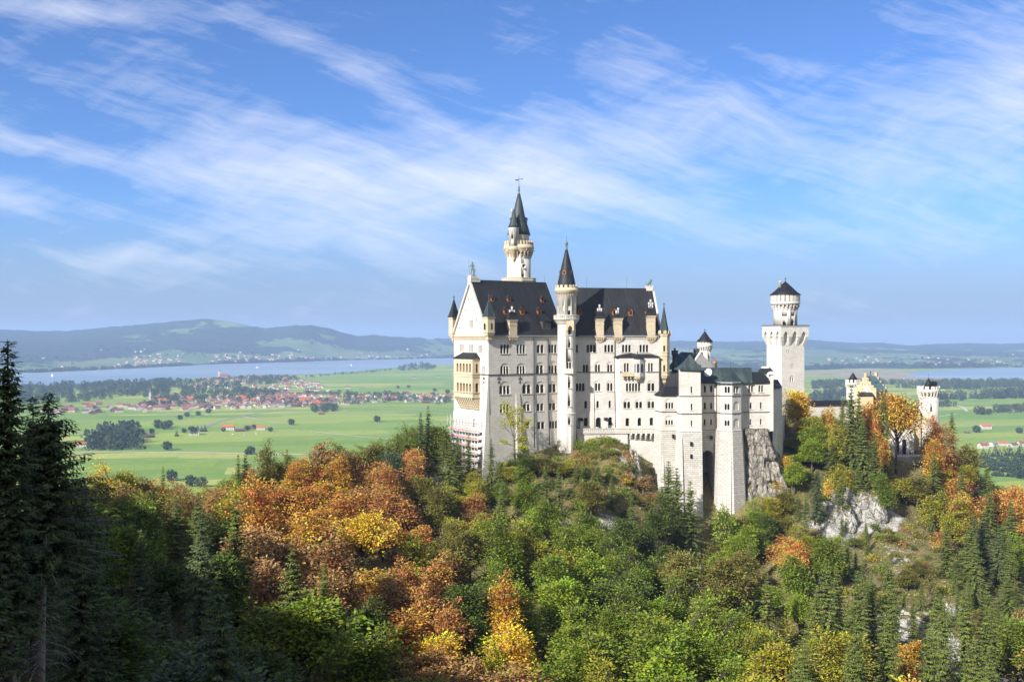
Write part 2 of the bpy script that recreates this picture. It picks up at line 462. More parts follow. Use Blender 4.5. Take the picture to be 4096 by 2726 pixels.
# terrain: thin grass and dry herbs, limestone showing where attribute "rock" is set
m, n = mat('hillside'); g = n.new('ShaderNodeNewGeometry'); pos = g.outputs['Position']
rk = n.new('ShaderNodeAttribute', attribute_name='rock').outputs['Fac']
f1 = n.noise(pos, 0.09, 6, 0.65); f2 = n.noise(pos, 0.7, 5, 0.7); f3 = n.noise(pos, 3.0, 4, 0.6)
grass = n.mix(n.ramp(f1, 0.35, 0.65), (0.115, 0.125, 0.032), (0.25, 0.205, 0.085))
grass = n.mix(n.ramp(f2, 0.42, 0.7), grass, (0.31, 0.22, 0.12))
grass = n.mix(n.ramp(f3, 0.35, 0.75, 0.5, 0.0), grass, (0.03, 0.035, 0.014))
x, y, z = n.xyz(pos)
cr = n.noise(n.comb(n.m('MULTIPLY', x, 0.5), n.m('MULTIPLY', y, 0.5), n.m('MULTIPLY', z, 0.16)), 0.7, 7, 0.7)
rock = n.mix(n.ramp(cr, 0.32, 0.62), (0.16, 0.155, 0.15), (0.50, 0.485, 0.46))
rock = n.mix(n.ramp(f2, 0.5, 0.75, 0, 0.5), rock, (0.22, 0.20, 0.17))
isr = n.ramp(n.m('ADD', rk, n.m('MULTIPLY', n.m('SUBTRACT', n.noise(pos, 0.16, 8, 0.75), 0.5), 2.2)), 0.50, 0.60)
h = n.m('ADD', n.m('MULTIPLY', cr, 1.0), n.m('MULTIPLY', f2, 0.5))
n.out(n.bsdf(n.mix(isr, grass, rock), 0.95, n.bump(h, 0.9, 1.2))); M['hillside'] = m

# cliff under the residence wing: fractured grey limestone with stains, grass on the ledges
m, n = mat('cliff'); pos = n.new('ShaderNodeNewGeometry').outputs['Position']; x, y, z = n.xyz(pos)
pv_ = n.comb(n.m('MULTIPLY', x, 1.0), n.m('MULTIPLY', y, 1.0), n.m('MULTIPLY', z, 0.45))
wob = n.noise(pos, 0.5, 4, 0.6, out='Color'); pw = n.vm('ADD', pv_, n.vm('MULTIPLY', wob, (1.6, 1.6, 1.6)))
vo = n.new('ShaderNodeTexVoronoi', feature='DISTANCE_TO_EDGE'); n.put(vo.inputs['Vector'], pw); vo.inputs['Scale'].default_value = 0.42
vo2 = n.new('ShaderNodeTexVoronoi', feature='DISTANCE_TO_EDGE'); n.put(vo2.inputs['Vector'], pw); vo2.inputs['Scale'].default_value = 1.3
cr = n.noise(pos, 0.28, 8, 0.7); f3 = n.noise(pos, 1.6, 6, 0.7)
drip = n.noise(n.comb(n.m('MULTIPLY', x, 0.9), n.m('MULTIPLY', y, 0.9), n.m('MULTIPLY', z, 0.06)), 1.0, 5, 0.65)
rock = n.mix(n.ramp(cr, 0.34, 0.66), (0.22, 0.20, 0.175), (0.44, 0.41, 0.36))
rock = n.mix(n.ramp(drip, 0.5, 0.7, 0, 0.65), rock, (0.15, 0.14, 0.125))
rock = n.mix(n.ramp(f3, 0.5, 0.72, 0, 0.5), rock, (0.30, 0.24, 0.17))
rock = n.mix(n.ramp(vo.outputs['Distance'], 0.0, 0.09, 0.85, 0.0), rock, (0.07, 0.065, 0.055))
rock = n.mix(n.ramp(vo2.outputs['Distance'], 0.0, 0.06, 0.5, 0.0), rock, (0.09, 0.08, 0.07))
up = n.xyz(n.new('ShaderNodeNewGeometry').outputs['Normal'])[2]
rock = n.mix(n.ramp(n.m('ADD', up, n.m('MULTIPLY', n.m('SUBTRACT', f3, 0.5), 0.6)), 0.5, 0.68), rock, (0.15, 0.135, 0.045))
h = n.m('ADD', n.m('ADD', n.m('MINIMUM', vo.outputs['Distance'], 0.3), n.m('MULTIPLY', n.m('MINIMUM', vo2.outputs['Distance'], 0.2), 0.6)), n.m('MULTIPLY', f3, 0.35))
n.out(n.bsdf(rock, 0.95, n.bump(h, 1.0, 1.4))); M['cliff'] = m

# pale crags breaking out of the slope
m, n = mat('crag'); pos = n.new('ShaderNodeNewGeometry').outputs['Position']; x, y, z = n.xyz(pos)
pv_ = n.comb(n.m('MULTIPLY', x, 1.0), n.m('MULTIPLY', y, 1.0), n.m('MULTIPLY', z, 0.45))
wob = n.noise(pos, 0.5, 4, 0.6, out='Color'); pw = n.vm('ADD', pv_, n.vm('MULTIPLY', wob, (1.6, 1.6, 1.6)))
vo = n.new('ShaderNodeTexVoronoi', feature='DISTANCE_TO_EDGE'); n.put(vo.inputs['Vector'], pw); vo.inputs['Scale'].default_value = 0.42
vo2 = n.new('ShaderNodeTexVoronoi', feature='DISTANCE_TO_EDGE'); n.put(vo2.inputs['Vector'], pw); vo2.inputs['Scale'].default_value = 1.3
cr = n.noise(pos, 0.28, 8, 0.7); f3 = n.noise(pos, 1.6, 6, 0.7)
drip = n.noise(n.comb(n.m('MULTIPLY', x, 0.9), n.m('MULTIPLY', y, 0.9), n.m('MULTIPLY', z, 0.06)), 1.0, 5, 0.65)
rock = n.mix(n.ramp(cr, 0.34, 0.66), (0.32, 0.31, 0.295), (0.58, 0.565, 0.535))
rock = n.mix(n.ramp(drip, 0.5, 0.7, 0, 0.65), rock, (0.26, 0.25, 0.235))
rock = n.mix(n.ramp(f3, 0.5, 0.72, 0, 0.5), rock, (0.30, 0.24, 0.17))
rock = n.mix(n.ramp(vo.outputs['Distance'], 0.0, 0.09, 0.85, 0.0), rock, (0.07, 0.065, 0.055))
rock = n.mix(n.ramp(vo2.outputs['Distance'], 0.0, 0.06, 0.5, 0.0), rock, (0.09, 0.08, 0.07))
up = n.xyz(n.new('ShaderNodeNewGeometry').outputs['Normal'])[2]
rock = n.mix(n.ramp(n.m('ADD', up, n.m('MULTIPLY', n.m('SUBTRACT', f3, 0.5), 0.6)), 0.5, 0.68), rock, (0.15, 0.135, 0.045))
h = n.m('ADD', n.m('ADD', n.m('MINIMUM', vo.outputs['Distance'], 0.3), n.m('MULTIPLY', n.m('MINIMUM', vo2.outputs['Distance'], 0.2), 0.6)), n.m('MULTIPLY', f3, 0.35))
n.out(n.bsdf(rock, 0.95, n.bump(h, 1.0, 1.4))); M['crag'] = m

# plain: a patchwork of mown and unmown meadow strips
m, n = mat('meadow'); pos = n.new('ShaderNodeNewGeometry').outputs['Position']; x, y, z = n.xyz(pos)


def strips(ang, sx, sy, rnd=1.0, off=0.0):
    c, s_ = math.cos(R(ang)), math.sin(R(ang))
    a = n.m('ADD', n.m('MULTIPLY', x, c / sx), n.m('MULTIPLY', y, s_ / sx)); b = n.m('SUBTRACT', n.m('MULTIPLY', y, c / sy), n.m('MULTIPLY', x, s_ / sy))
    vo = n.new('ShaderNodeTexVoronoi', feature='F1', distance='CHEBYCHEV'); n.put(vo.inputs['Vector'], n.comb(a, b, off)); vo.inputs['Scale'].default_value = 1
    vo.inputs['Randomness'].default_value = rnd
    return n.xyz(vo.outputs['Color'])


p1 = strips(12, 420, 95, 0.8); p2 = strips(14, 900, 240, 0.9, 3.0)
mot = n.noise(pos, 0.012, 6, 0.6); fine = n.noise(pos, 0.09, 5, 0.7)
stripe = n.noise(n.comb(n.m('MULTIPLY', n.m('ADD', n.m('MULTIPLY', x, -0.2), y), 1.0), 0, 0), 0.06, 3, 0.6)
c1 = n.mix(n.ramp(p1[0], 0.25, 0.75), (0.125, 0.235, 0.012), (0.285, 0.355, 0.040))
c1 = n.mix(n.ramp(p1[1], 0.72, 0.8, 0, 0.75), c1, (0.46, 0.44, 0.10))
c1 = n.mix(n.ramp(p2[2], 0.35, 0.8, 0.0, 0.6), c1, (0.095, 0.235, 0.010))
c1 = n.mix(n.ramp(mot, 0.35, 0.7, 0.0, 0.5), c1, (0.25, 0.30, 0.07))
c1 = n.mix(n.ramp(stripe, 0.45, 0.7, 0.0, 0.3), c1, (0.25, 0.33, 0.07))
c1 = n.mix(n.ramp(fine, 0.3, 0.7, 0.35, 0.0), c1, (0.07, 0.125, 0.03))
n.out(n.bsdf(c1, 0.95)); M['meadow'] = m

# far hills: forest where attribute "forest" is set, else meadow
m, n = mat('far_hills'); pos = n.new('ShaderNodeNewGeometry').outputs['Position']
fo = n.new('ShaderNodeAttribute', attribute_name='forest').outputs['Fac']
nz = n.noise(pos, 0.0035, 7, 0.68); nf = n.noise(pos, 0.02, 4, 0.7)
isf = n.ramp(n.m('ADD', fo, n.m('MULTIPLY', n.m('SUBTRACT', nz, 0.5), 0.9)), 0.45, 0.52)
mead = n.mix(n.ramp(n.noise(pos, 0.002, 4, 0.6), 0.4, 0.62), (0.085, 0.145, 0.055), (0.15, 0.195, 0.085))
wood = n.mix(n.ramp(nf, 0.35, 0.7), (0.010, 0.020, 0.020), (0.034, 0.056, 0.040))
n.out(n.bsdf(n.mix(isf, mead, wood), 0.95, n.bump(nf, 0.8, 14))); M['far_hills'] = m

# lake
m, n = mat('lake_water'); pos = n.new('ShaderNodeNewGeometry').outputs['Position']; x, y, z = n.xyz(pos)
rip = n.noise(n.comb(n.m('MULTIPLY', x, 0.3), y, z), 0.05, 6, 0.7)
big = n.noise(n.comb(n.m('MULTIPLY', x, 0.25), y, z), 0.0022, 4, 0.6)
cw = n.mix(n.ramp(big, 0.4, 0.65), (0.17, 0.235, 0.29), (0.25, 0.315, 0.36))
n.out(n.bsdf(cw, 0.30, n.bump(rip, 0.25, 1.0), 0.0, 0.5)); M['lake_water'] = m

# ------------------------------------------------------------------ terrain
PLAIN = -200.0


def fbm2(x, y, oct=5, seed=0, gain=0.5):
    """value noise in numpy, about -1..1"""
    out = np.zeros(np.broadcast(x, y).shape); amp = 1.0; tot = 0
    for o in range(oct):
        xi = np.floor(x).astype(np.int64); yi = np.floor(y).astype(np.int64); fx = x - xi; fy = y - yi
        fx = fx * fx * (3 - 2 * fx); fy = fy * fy * (3 - 2 * fy)
        def h(a, b):
            q = (a * 374761393 + b * 668265263 + (seed + o) * 974634533) & 0x7fffffff
            q = ((q ^ (q >> 13)) * 1274126177) & 0x7fffffff
            return ((q ^ (q >> 16)) & 0xffff) / 32767.5 - 1
        out += amp * ((h(xi, yi) * (1 - fx) + h(xi + 1, yi) * fx) * (1 - fy) + (h(xi, yi + 1) * (1 - fx) + h(xi + 1, yi + 1) * fx) * fy)
        tot += amp; amp *= gain; x = x * 2.03 + 17.1; y = y * 2.03 - 9.7
    return out / tot


CP = []   # (x, y, z)
for px, py, d in [
    # platform under the castle
    (1060, 1075, 366), (1100, 1110, 349), (1130, 1100, 347), (1170, 1065, 352), (1250, 1050, 358), (1300, 1045, 362), (1340, 1040, 362), (1400, 1022, 361), (1440, 1040, 360),
    (1335, 1080, 350), (1400, 1080, 350), (1460, 1100, 352), (1480, 1140, 356), (1510, 1160, 358), (1560, 1190, 350), (1600, 1260, 345), (1640, 1300, 343), (1700, 1260, 345), (1745, 1215, 350), (1800, 1170, 358),
    (1835, 1010, 395), (1880, 1010, 398), (1950, 1000, 405), (2020, 1010, 404), (2085, 1068, 400), (2060, 1066, 408), (2115, 1066, 408), (2085, 1090, 390), (2150, 1058, 405), (2200, 1060, 410), (2260, 1150, 400),
    # wooded crest west of the castle
    (1000, 1090, 352), (900, 1130, 335), (800, 1150, 325), (700, 1165, 315), (620, 1195, 305), (540, 1240, 298), (470, 1275, 290), (380, 1240, 275), (300, 1225, 262), (210, 1225, 250), (100, 1225, 240),
    # slope and gorge in front
    (1000, 1250, 305), (1100, 1270, 305), (1200, 1200, 318), (1300, 1180, 325), (900, 1330, 265), (1050, 1420, 255), (1200, 1450, 262), (1330, 1380, 285), (1430, 1330, 300), (1500, 1330, 310),
    (1590, 1400, 300), (1700, 1420, 292), (1600, 1600, 240), (1450, 1600, 235), (1300, 1640, 220), (1150, 1700, 200), (1000, 1730, 185), (850, 1700, 178), (700, 1620, 180), (600, 1500, 195), (450, 1430, 205), (300, 1400, 195),
    (150, 1400, 180), (0, 1400, 170), (300, 1640, 130), (150, 1700, 110), (500, 1760, 120), (800, 1900, 130), (1100, 1950, 150), (1400, 1900, 165),
    # eastern rocky slope
    (1890, 1200, 352), (1960, 1190, 355), (2040, 1230, 345), (2120, 1180, 365), (1850, 1330, 318), (1950, 1330, 320), (2050, 1330, 318), (2150, 1300, 328), (2250, 1280, 340), (2340, 1270, 350),
    (1800, 1480, 275), (1930, 1480, 272), (2060, 1450, 280), (2160, 1430, 285), (2280, 1430, 292), (1780, 1640, 225), (1950, 1650, 222), (2120, 1600, 236), (2220, 1560, 246), (2356, 1540, 262), (2150, 1800, 190), (1900, 1800, 185), (2400, 1800, 205),
    # around the two near spruces
    (60, 1625, 52), (180, 1680, 54), (-40, 1560, 47), (330, 1900, 62), (0, 2100, 36)]:
    CP.append(tuple(DP(px, py, d)))
CP += [(-194, 120, 58), (-222, 100, 57), (-160, 85, 52), (-140, 60, 45), (-108, 30, 51), (-80, 0, 56), (-50, -38, 61), (-20, -62, 66), (-260, 150, 55), (-330, 40, 110), (-180, -60, 110), (-90, -110, 110),
       (0, 0, -46), (40, -60, 10), (100, -60, 0), (60, 40, -70), (120, 60, -50), (220, 60, 20), (330, 120, 10), (330, 250, -30), (250, 230, -50), (-160, 200, -20), (-200, 200, -12), (-230, 240, -40), (-320, 220, -30), (-320, 330, -90), (-200, 320, -75),
       (-8, 372, -34), (20, 395, -34), (60, 410, -34), (100, 425, -34), (140, 440, -36), (170, 450, -42), (220, 430, -75), (300, 420, -110), (340, 340, -75),
       (-60, 420, -60), (-120, 420, -90), (0, 470, -75), (80, 490, -80), (160, 500, -85), (250, 520, -130), (-200, 450, -130), (-320, 450, -150),
       (-300, 620, -190), (-150, 600, -170), (0, 600, -150), (150, 620, -160), (320, 620, -180), (-320, 800, -204), (-100, 800, -204), (120, 800, -203), (350, 800, -204)]
CPA = np.array(CP)
ctr, scl = np.array([0, 330]), 200.0
PN = (CPA[:, :2] - ctr) / scl


def tps_k(r2): return np.where(r2 > 1e-12, 0.5 * r2 * np.log(np.maximum(r2, 1e-12)), 0)


Nn = len(PN); K = tps_k(((PN[:, None] - PN[None]) ** 2).sum(-1)) + np.eye(Nn) * 2e-4
Pm = np.c_[np.ones(Nn), PN]; A_ = np.block([[K, Pm], [Pm.T, np.zeros((3, 3))]])
sol = np.linalg.solve(A_, np.r_[CPA[:, 2], np.zeros(3)])


def ground_raw(x, y):
    x = np.asarray(x, float); y = np.asarray(y, float); sh = x.shape
    q = (np.c_[x.ravel(), y.ravel()] - ctr) / scl; out = np.empty(len(q))
    for i in range(0, len(q), 20000):
        c = q[i:i + 20000]; r2 = ((c[:, None] - PN[None]) ** 2).sum(-1)
        out[i:i + 20000] = tps_k(r2) @ sol[:Nn] + sol[Nn] + c @ sol[Nn + 1:]
    return out.reshape(sh)


ROCKS = [(1975, 1165, 357, 13, 1.25), (1930, 1200, 350, 12, .8), (2050, 1140, 358, 12, .7), (1870, 1200, 352, 9, .7), (1592, 1340, 304, 8, 1.4), (1600, 1300, 318, 6, .9), (2095, 1435, 283, 13, 1.25), (2140, 1450, 280, 12, .9), (2215, 1515, 256, 12, 1.3), (2240, 1545, 250, 8, 1.1),
         (1880, 1340, 318, 10, .55), (1990, 1300, 320, 14, .5), (2080, 1290, 330, 12, .5), (1820, 1240, 338, 8, .6), (1460, 1060, 357, 6, 1.1), (1470, 1110, 355, 7, .9), (1240, 1330, 300, 8, .6), (1030, 1090, 350, 8, .8), (1000, 1060, 352, 5, .6), (1880, 1560, 248, 9, .7),
         (2050, 1560, 246, 9, .7), (1640, 1480, 270, 8, .7), (1310, 1210, 322, 7, .6), (1420, 1220, 325, 8, .7), (2185, 1395, 295, 9, .7), (1760, 1330, 310, 7, .5)]
RW = [(*DP(px, py, d)[:2], s_, a) for px, py, d, s_, a in ROCKS]


def rockness(x, y):
    r = np.zeros(np.shape(x))
    for rx, ry, s_, a in RW: r = np.maximum(r, a * np.exp(-((x - rx) ** 2 + (y - ry) ** 2) / (s_ * s_)))
    return r


def ground(x, y):
    x = np.asarray(x, float); y = np.asarray(y, float)
    z = ground_raw(x, y) + fbm2(x / 28, y / 28, 4, 3) * 2.2
    rk = rockness(x, y)
    z = z + rk * (fbm2(x / 7, y / 7, 5, 11, 0.6) * 3.4)
    fall = np.clip((y - 560) / 200, 0, 1)
    return np.where(fall > 0, z * (1 - fall) + np.minimum(z, PLAIN + 2) * fall, z)


def grid_mesh(name, X, Y, Z, m_, attrs=None):
    ny, nx = X.shape; me = bpy.data.meshes.new(name)
    co = np.stack([X, Y, Z], -1).reshape(-1, 3)
    i = np.arange(nx * ny).reshape(ny, nx)
    q = np.stack([i[:-1, :-1], i[:-1, 1:], i[1:, 1:], i[1:, :-1]], -1).reshape(-1, 4)
    me.vertices.add(len(co)); me.vertices.foreach_set('co', co.ravel())
    me.loops.add(q.size); me.loops.foreach_set('vertex_index', q.ravel())
    me.polygons.add(len(q)); me.polygons.foreach_set('loop_start', np.arange(0, q.size, 4))
    me.polygons.foreach_set('use_smooth', np.ones(len(q), bool))
    me.update(calc_edges=True)
    for k, a in (attrs or {}).items():
        at = me.attributes.new(k, 'FLOAT', 'POINT'); at.data.foreach_set('value', a.ravel().astype(np.float32))
    me.materials.append(m_); o = link(bpy.data.objects.new(name, me)); o['kind'] = 'structure'; return o


gx = np.arange(-340, 362, 2.2); gy = np.arange(-130, 830, 2.2); GX, GY = np.meshgrid(gx, gy)
GZ = ground(GX, GY)
slope = np.hypot(*np.gradient(GZ, 2.2))
hill = grid_mesh('castle_hill_terrain', GX, GY, GZ, M['hillside'], {'rock': np.maximum(rockness(GX, GY), np.clip((slope - 1.5) * 0.5, 0, 0.55))})


def gz(x, y):
    fx = (x - gx[0]) / 2.2; fy = (y - gy[0]) / 2.2; i = int(np.clip(fx, 0, len(gx) - 2)); j = int(np.clip(fy, 0, len(gy) - 2)); a = fx - i; b = fy - j
    return float((GZ[j, i] * (1 - a) + GZ[j, i + 1] * a) * (1 - b) + (GZ[j + 1, i] * (1 - a) + GZ[j + 1, i + 1] * a) * b)


# the plain, a sheet reaching the horizon
k = MB(); k.add([(-26000, 560, PLAIN), (26000, 560, PLAIN), (26000, 34000, PLAIN), (-26000, 34000, PLAIN)], [[0, 1, 2, 3]])
o = k.obj('meadow_ground', M['meadow'], recalc=False); o['kind'] = 'structure'


def PP(px, py, z=PLAIN):
    """point of the plain seen at (px, py) on the 2356-wide copy"""
    d = -z * 2290 / (py - 777.65)
    return Vector(((px - 1178) / 2290 * d, d, z))


def sheet(name, pts, m_, z):
    bm = bmesh.new(); vs = [bm.verts.new((p[0], p[1], z)) for p in pts]; bm.faces.new(vs)
    bmesh.ops.triangulate(bm, faces=bm.faces[:]); bmesh.ops.recalc_face_normals(bm, faces=bm.faces[:])
    for f in bm.faces:
        if f.normal.z < 0: f.normal_flip()
    me = bpy.data.meshes.new(name); bm.to_mesh(me); bm.free(); me.materials.append(m_)
    o = link(bpy.data.objects.new(name, me)); o['kind'] = 'structure'; return o


def jitter(pts, n_=8, amp=0.012):
    out = []
    for a, b in zip(pts, pts[1:]):
        for i in range(n_):
            t = i / n_; p = a.lerp(b, t); j = float(fbm2(np.array(p.x / 180), np.array(p.y / 180), 3, 5)) * amp
            out.append(p * (1 + j))
    out.append(pts[-1]); return [Vector((p.x, p.y, 0)) for p in out]


def line(pts): return [PP(*p) for p in pts]


near = jitter(line([(-250, 893), (60, 888), (200, 884), (330, 878), (430, 871), (520, 866), (640, 861), (700, 862), (800, 856), (900, 846), (985, 837), (1060, 838), (1150, 836), (1300, 832), (1420, 828)]))
far = jitter(line([(1420, 817), (1250, 819), (1050, 823), (960, 825), (860, 827), (740, 830), (620, 834), (480, 838), (330, 846), (180, 853), (60, 858), (-250, 862)]))
sheet('lake_water', near + far, M['lake_water'], PLAIN + 0.6)
nearR = jitter(line([(2085, 866), (2150, 869), (2220, 871), (2300, 872), (2420, 873), (2700, 874)]))
farR = jitter(line([(2700, 846), (2420, 845), (2300, 846), (2220, 848), (2150, 851), (2100, 857)]))
sheet('eastern_lake_water', nearR + farR, M['lake_water'], PLAIN + 0.6)
# pale reed flats beside the eastern lake
plain('reeds', (0.27, 0.235, 0.135), 0.95, var=0.3, scale=0.01)
sheet('reed_flats', jitter(line([(1820, 862), (1960, 868), (2085, 876), (2180, 874)])) + jitter(line([(2110, 853), (1990, 849), (1900, 853), (1820, 856)])), M['reeds'], PLAIN + 0.3)


def road(name, pts, w, m_, z=0.5):
    P = [PP(*p) for p in pts]; Q = []
    for a, b in zip(P, P[1:]):
        for i in range(6): Q.append(a.lerp(b, i / 6))
    Q.append(P[-1]); Lp = []; Rp = []
    for i, p in enumerate(Q):
        d = (Q[min(i + 1, len(Q) - 1)] - Q[max(i - 1, 0)]).normalized(); nn = Vector((-d.y, d.x, 0))
        Lp.append(p + nn * w / 2); Rp.append(p - nn * w / 2)
    k = MB()
    for i in range(len(Q) - 1): k.add([(*q[:2], PLAIN + z) for q in (Rp[i], Rp[i + 1], Lp[i + 1], Lp[i])], [[0, 1, 2, 3]])
    o = k.obj(name, m_, recalc=False); o['kind'] = 'structure'
    for p in o.data.polygons:
        if p.normal.z < 0: p.flip()


road('gravel_path', [(170, 1042), (260, 1039), (400, 1040), (560, 1042), (720, 1046), (860, 1050)], 9, M['road_gravel'])
road('country_road', [(440, 994), (470, 983), (505, 969), (560, 956), (615, 946), (680, 936)], 9, M['asphalt'])
road('field_path', [(560, 958), (590, 965), (640, 972), (680, 974)], 5, M['road_gravel'], 0.7)
road('farm_track', [(715, 992), (760, 997), (830, 1005), (900, 1010)], 5, M['road_gravel'], 0.7)
road('village_road', [(180, 948), (330, 944), (420, 941), (560, 938)], 6, M['road_gravel'], 0.7)
road('village_side_road', [(380, 950), (420, 951), (480, 955)], 9, M['road_gravel'], 0.9)
road('valley_road', [(760, 935), (850, 937), (950, 941), (1040, 944)], 6, M['road_gravel'])
road('meadow_track', [(640, 944), (760, 948), (900, 953), (1000, 957)], 4, M['road_gravel'])
road('eastern_track', [(2145, 960), (2180, 955), (2200, 952)], 6, M['road_gravel'])
road('eastern_lane', [(2225, 946), (2217, 938), (2208, 934), (2190, 930)], 8, M['road_gravel'])
road('eastern_road', [(2150, 912), (2230, 905), (2300, 899), (2356, 897)], 8, M['road_gravel'])

# hills beyond the lakes
ridge = [(-500, 760), (-300, 764), (0, 760), (90, 764), (160, 763), (230, 757), (300, 751), (360, 746), (400, 742), (460, 737), (500, 736), (540, 741), (580, 750), (605, 757), (640, 754), (680, 750), (720, 751), (760, 759), (800, 770), (825, 776), (860, 772), (900, 777), (960, 779), (1040, 781),
         (1120, 779), (1250, 784), (1400, 788), (1560, 786), (1680, 788), (1740, 787), (1800, 784), (1850, 783), (1910, 787), (1960, 791), (2030, 791), (2090, 797), (2160, 793), (2230, 791), (2300, 793), (2400, 790), (2700, 788), (3000, 790)]
rx = np.array([r[0] for r in ridge]); ry = np.array([r[1] for r in ridge])
shore = [(-500, 862), (-250, 862), (60, 858), (180, 853), (330, 846), (480, 838), (620, 834), (740, 830), (860, 827), (1050, 823), (1420, 817), (1560, 830), (1700, 850), (1840, 852), (1990, 847), (2100, 848), (2300, 845), (2700, 845), (3000, 845)]
sx = np.array([r[0] for r in shore]); sy = np.array([r[1] for r in shore])
HPX = np.arange(-480, 2900, 9.0); T = np.concatenate([np.linspace(0, 1, 110), np.linspace(1.02, 1.5, 14)])
PXg, Tg = np.meshgrid(HPX, T)
d0 = 200 * 2290 / (np.interp(HPX, sx, sy) - 777.65) + 15
dr = np.maximum(11000, d0 + 1200) * np.interp(HPX, [-500, 700, 1040, 1500, 3000], [0.9, 0.9, 1.06, 1.1, 1.1])
zr = (777.65 - np.interp(HPX, rx, ry)) / 2290 * dr
HD = d0[None] + (dr - d0)[None] * Tg
s_ = np.clip(Tg, 0, 1); prof = 0.30 * s_ + 0.70 * s_ ** 2.3
HX = (PXg - 1178) / 2290 * HD
fz = fbm2(HX / 1500, HD / 1500, 5, 21); f2_ = fbm2(HX / 420, HD / 420, 4, 31)
HZ = PLAIN + (zr - PLAIN)[None] * prof + (fz * 34 + f2_ * 9) * np.sin(np.pi * np.clip(Tg, 0, 1)) ** 0.8
HZ = np.where(Tg > 1, (zr)[None] * 1.0 - (Tg - 1) * 700, HZ)
forest = 0.56 + fbm2(HX / 700, HD / 520, 5, 41, .6) * 1.15 + 0.30 * np.clip((Tg - 0.6) * 3, -1, 1)
forest += 0.5 * np.exp(-((PXg - 250) / 330) ** 2 - ((Tg - 0.52) / 0.22) ** 2) - 0.55 * np.exp(-((PXg - 800) / 170) ** 2 - ((Tg - 0.30) / 0.2) ** 2) - 0.35 * np.exp(-((PXg - 500) / 150) ** 2 - ((Tg - 0.25) / 0.12) ** 2)
forest += 0.4 * np.exp(-(Tg / 0.07) ** 2) * (fbm2(HX / 700, HX / 700, 2, 8) > -0.35)
HZ += np.where(forest > 0.5, 13 + 7 * fbm2(HX / 55, HD / 55, 2, 51), 0) * (Tg > 0.004)
HZ[0] = PLAIN - 3
grid_mesh('hills', HX, HD, HZ, M['far_hills'], {'forest': forest})
# the land beyond the ridge runs on to the horizon as one low upland
k = MB(); k.cur = 0
PXU = np.arange(-900, 3400, 40.0); DU = np.linspace(15500, 33000, 10); PU, DUg = np.meshgrid(PXU, DU)
UZ = -150 + fbm2(PU / 300, DUg / 5000, 4, 61) * 60 - (DUg - 15500) / 17500 * 30
grid_mesh('upland_hills', (PU - 1178) / 2290 * DUg, DUg, UZ, M['far_hills'], {'forest': 0.5 + fbm2(PU / 60, DUg / 900, 4, 71)})

# air between the camera and the far hills
k = MB(); k.prism([(-24000, -420, -225), (24000, -420, -225), (24000, 33500, -225), (-24000, 33500, -225)], (0, 0, 480))
hz = k.obj('haze', [])
m = bpy.data.materials.new('haze_air'); m.use_nodes = True; nt_ = m.node_tree; nt_.nodes.clear()
pv = nt_.nodes.new('ShaderNodeVolumePrincipled'); mo = nt_.nodes.new('ShaderNodeOutputMaterial')
pv.inputs['Color'].default_value = (0.46, 0.66, 1.0, 1); pv.inputs['Density'].default_value = 7.8e-5; pv.inputs['Anisotropy'].default_value = 0.0
pv.inputs['Density Attribute'].default_value = ''; pv.inputs['Color Attribute'].default_value = ''; pv.inputs['Temperature Attribute'].default_value = ''
nt_.links.new(pv.outputs[0], mo.inputs['Volume']); hz.data.materials.append(m); hz['kind'] = 'stuff'
try: m.cycles.homogeneous_volume = True
except Exception: pass


# pale limestone crags standing out of the slope
def crag(px, py, d, w, h, dep, seed):
    """fractured rock face: a lump with steep broken front, seated in the slope"""
    bm = bmesh.new(); bmesh.ops.create_icosphere(bm, subdivisions=5, radius=1); c = DP(px, py, d); zg = gz(c.x, c.y)
    V = np.array([v.co[:] for v in bm.verts]); V = np.sign(V) * np.abs(V) ** .62
    P = V * np.array([w / 2, dep / 2, h / 2])
    r = -np.abs(fbm2(P[:, 0] / 3.2 + seed, P[:, 2] / 5 + P[:, 1] / 4, 4, seed)) * .55 - np.abs(fbm2(P[:, 0] / 1.1, P[:, 2] / 1.8 + P[:, 1] / 2, 4, seed + 9)) * .28 + fbm2(P[:, 0] / 5, P[:, 2] / 6 + P[:, 1] / 5 + seed, 3, seed + 3) * .5
    P = P * (1 + r[:, None] * np.array([.6, .9, .5]))
    top = np.interp(P[:, 0], np.linspace(-w / 2, w / 2, 7), 1 + .35 * np.random.default_rng(seed).uniform(-1, 1, 7)); P[:, 2] *= np.where(P[:, 2] > 0, top, 1)
    for v, p in zip(bm.verts, P): v.co = (c.x + p[0], c.y + p[1] + (p[2] / h) * dep * .35, c.z + p[2])
    me = bpy.data.meshes.new('rock_outcrop'); bm.to_mesh(me); bm.free(); me.materials.append(M['crag']); me.polygons.foreach_set('use_smooth', [True] * len(me.polygons))
    o = link(bpy.data.objects.new('rock_outcrop', me)); o['kind'] = 'structure'; return o


for q in [(1985, 1168, 357, 15, 13, 8, 1), (1945, 1195, 350, 8, 9, 6, 2), (2020, 1150, 360, 8, 7, 6, 9), (1594, 1335, 305, 6.5, 13, 7, 3), (1608, 1375, 296, 5, 7, 5, 4), (2100, 1440, 282, 12, 11, 8, 5), (2135, 1470, 276, 8, 8, 6, 6), (2222, 1520, 257, 9, 11, 7, 7), (2245, 1560, 248, 7, 8, 6, 8), (1458, 1078, 357.5, 6, 15, 6, 10), (1860, 1205, 352, 5, 5, 5, 11), (1040, 1085, 349, 7, 6, 5, 12), (2050, 1560, 246, 6, 5, 5, 13), (1890, 1345, 318, 5, 6, 4, 14), (2190, 1400, 294, 5, 5, 4, 15)]: crag(*q)

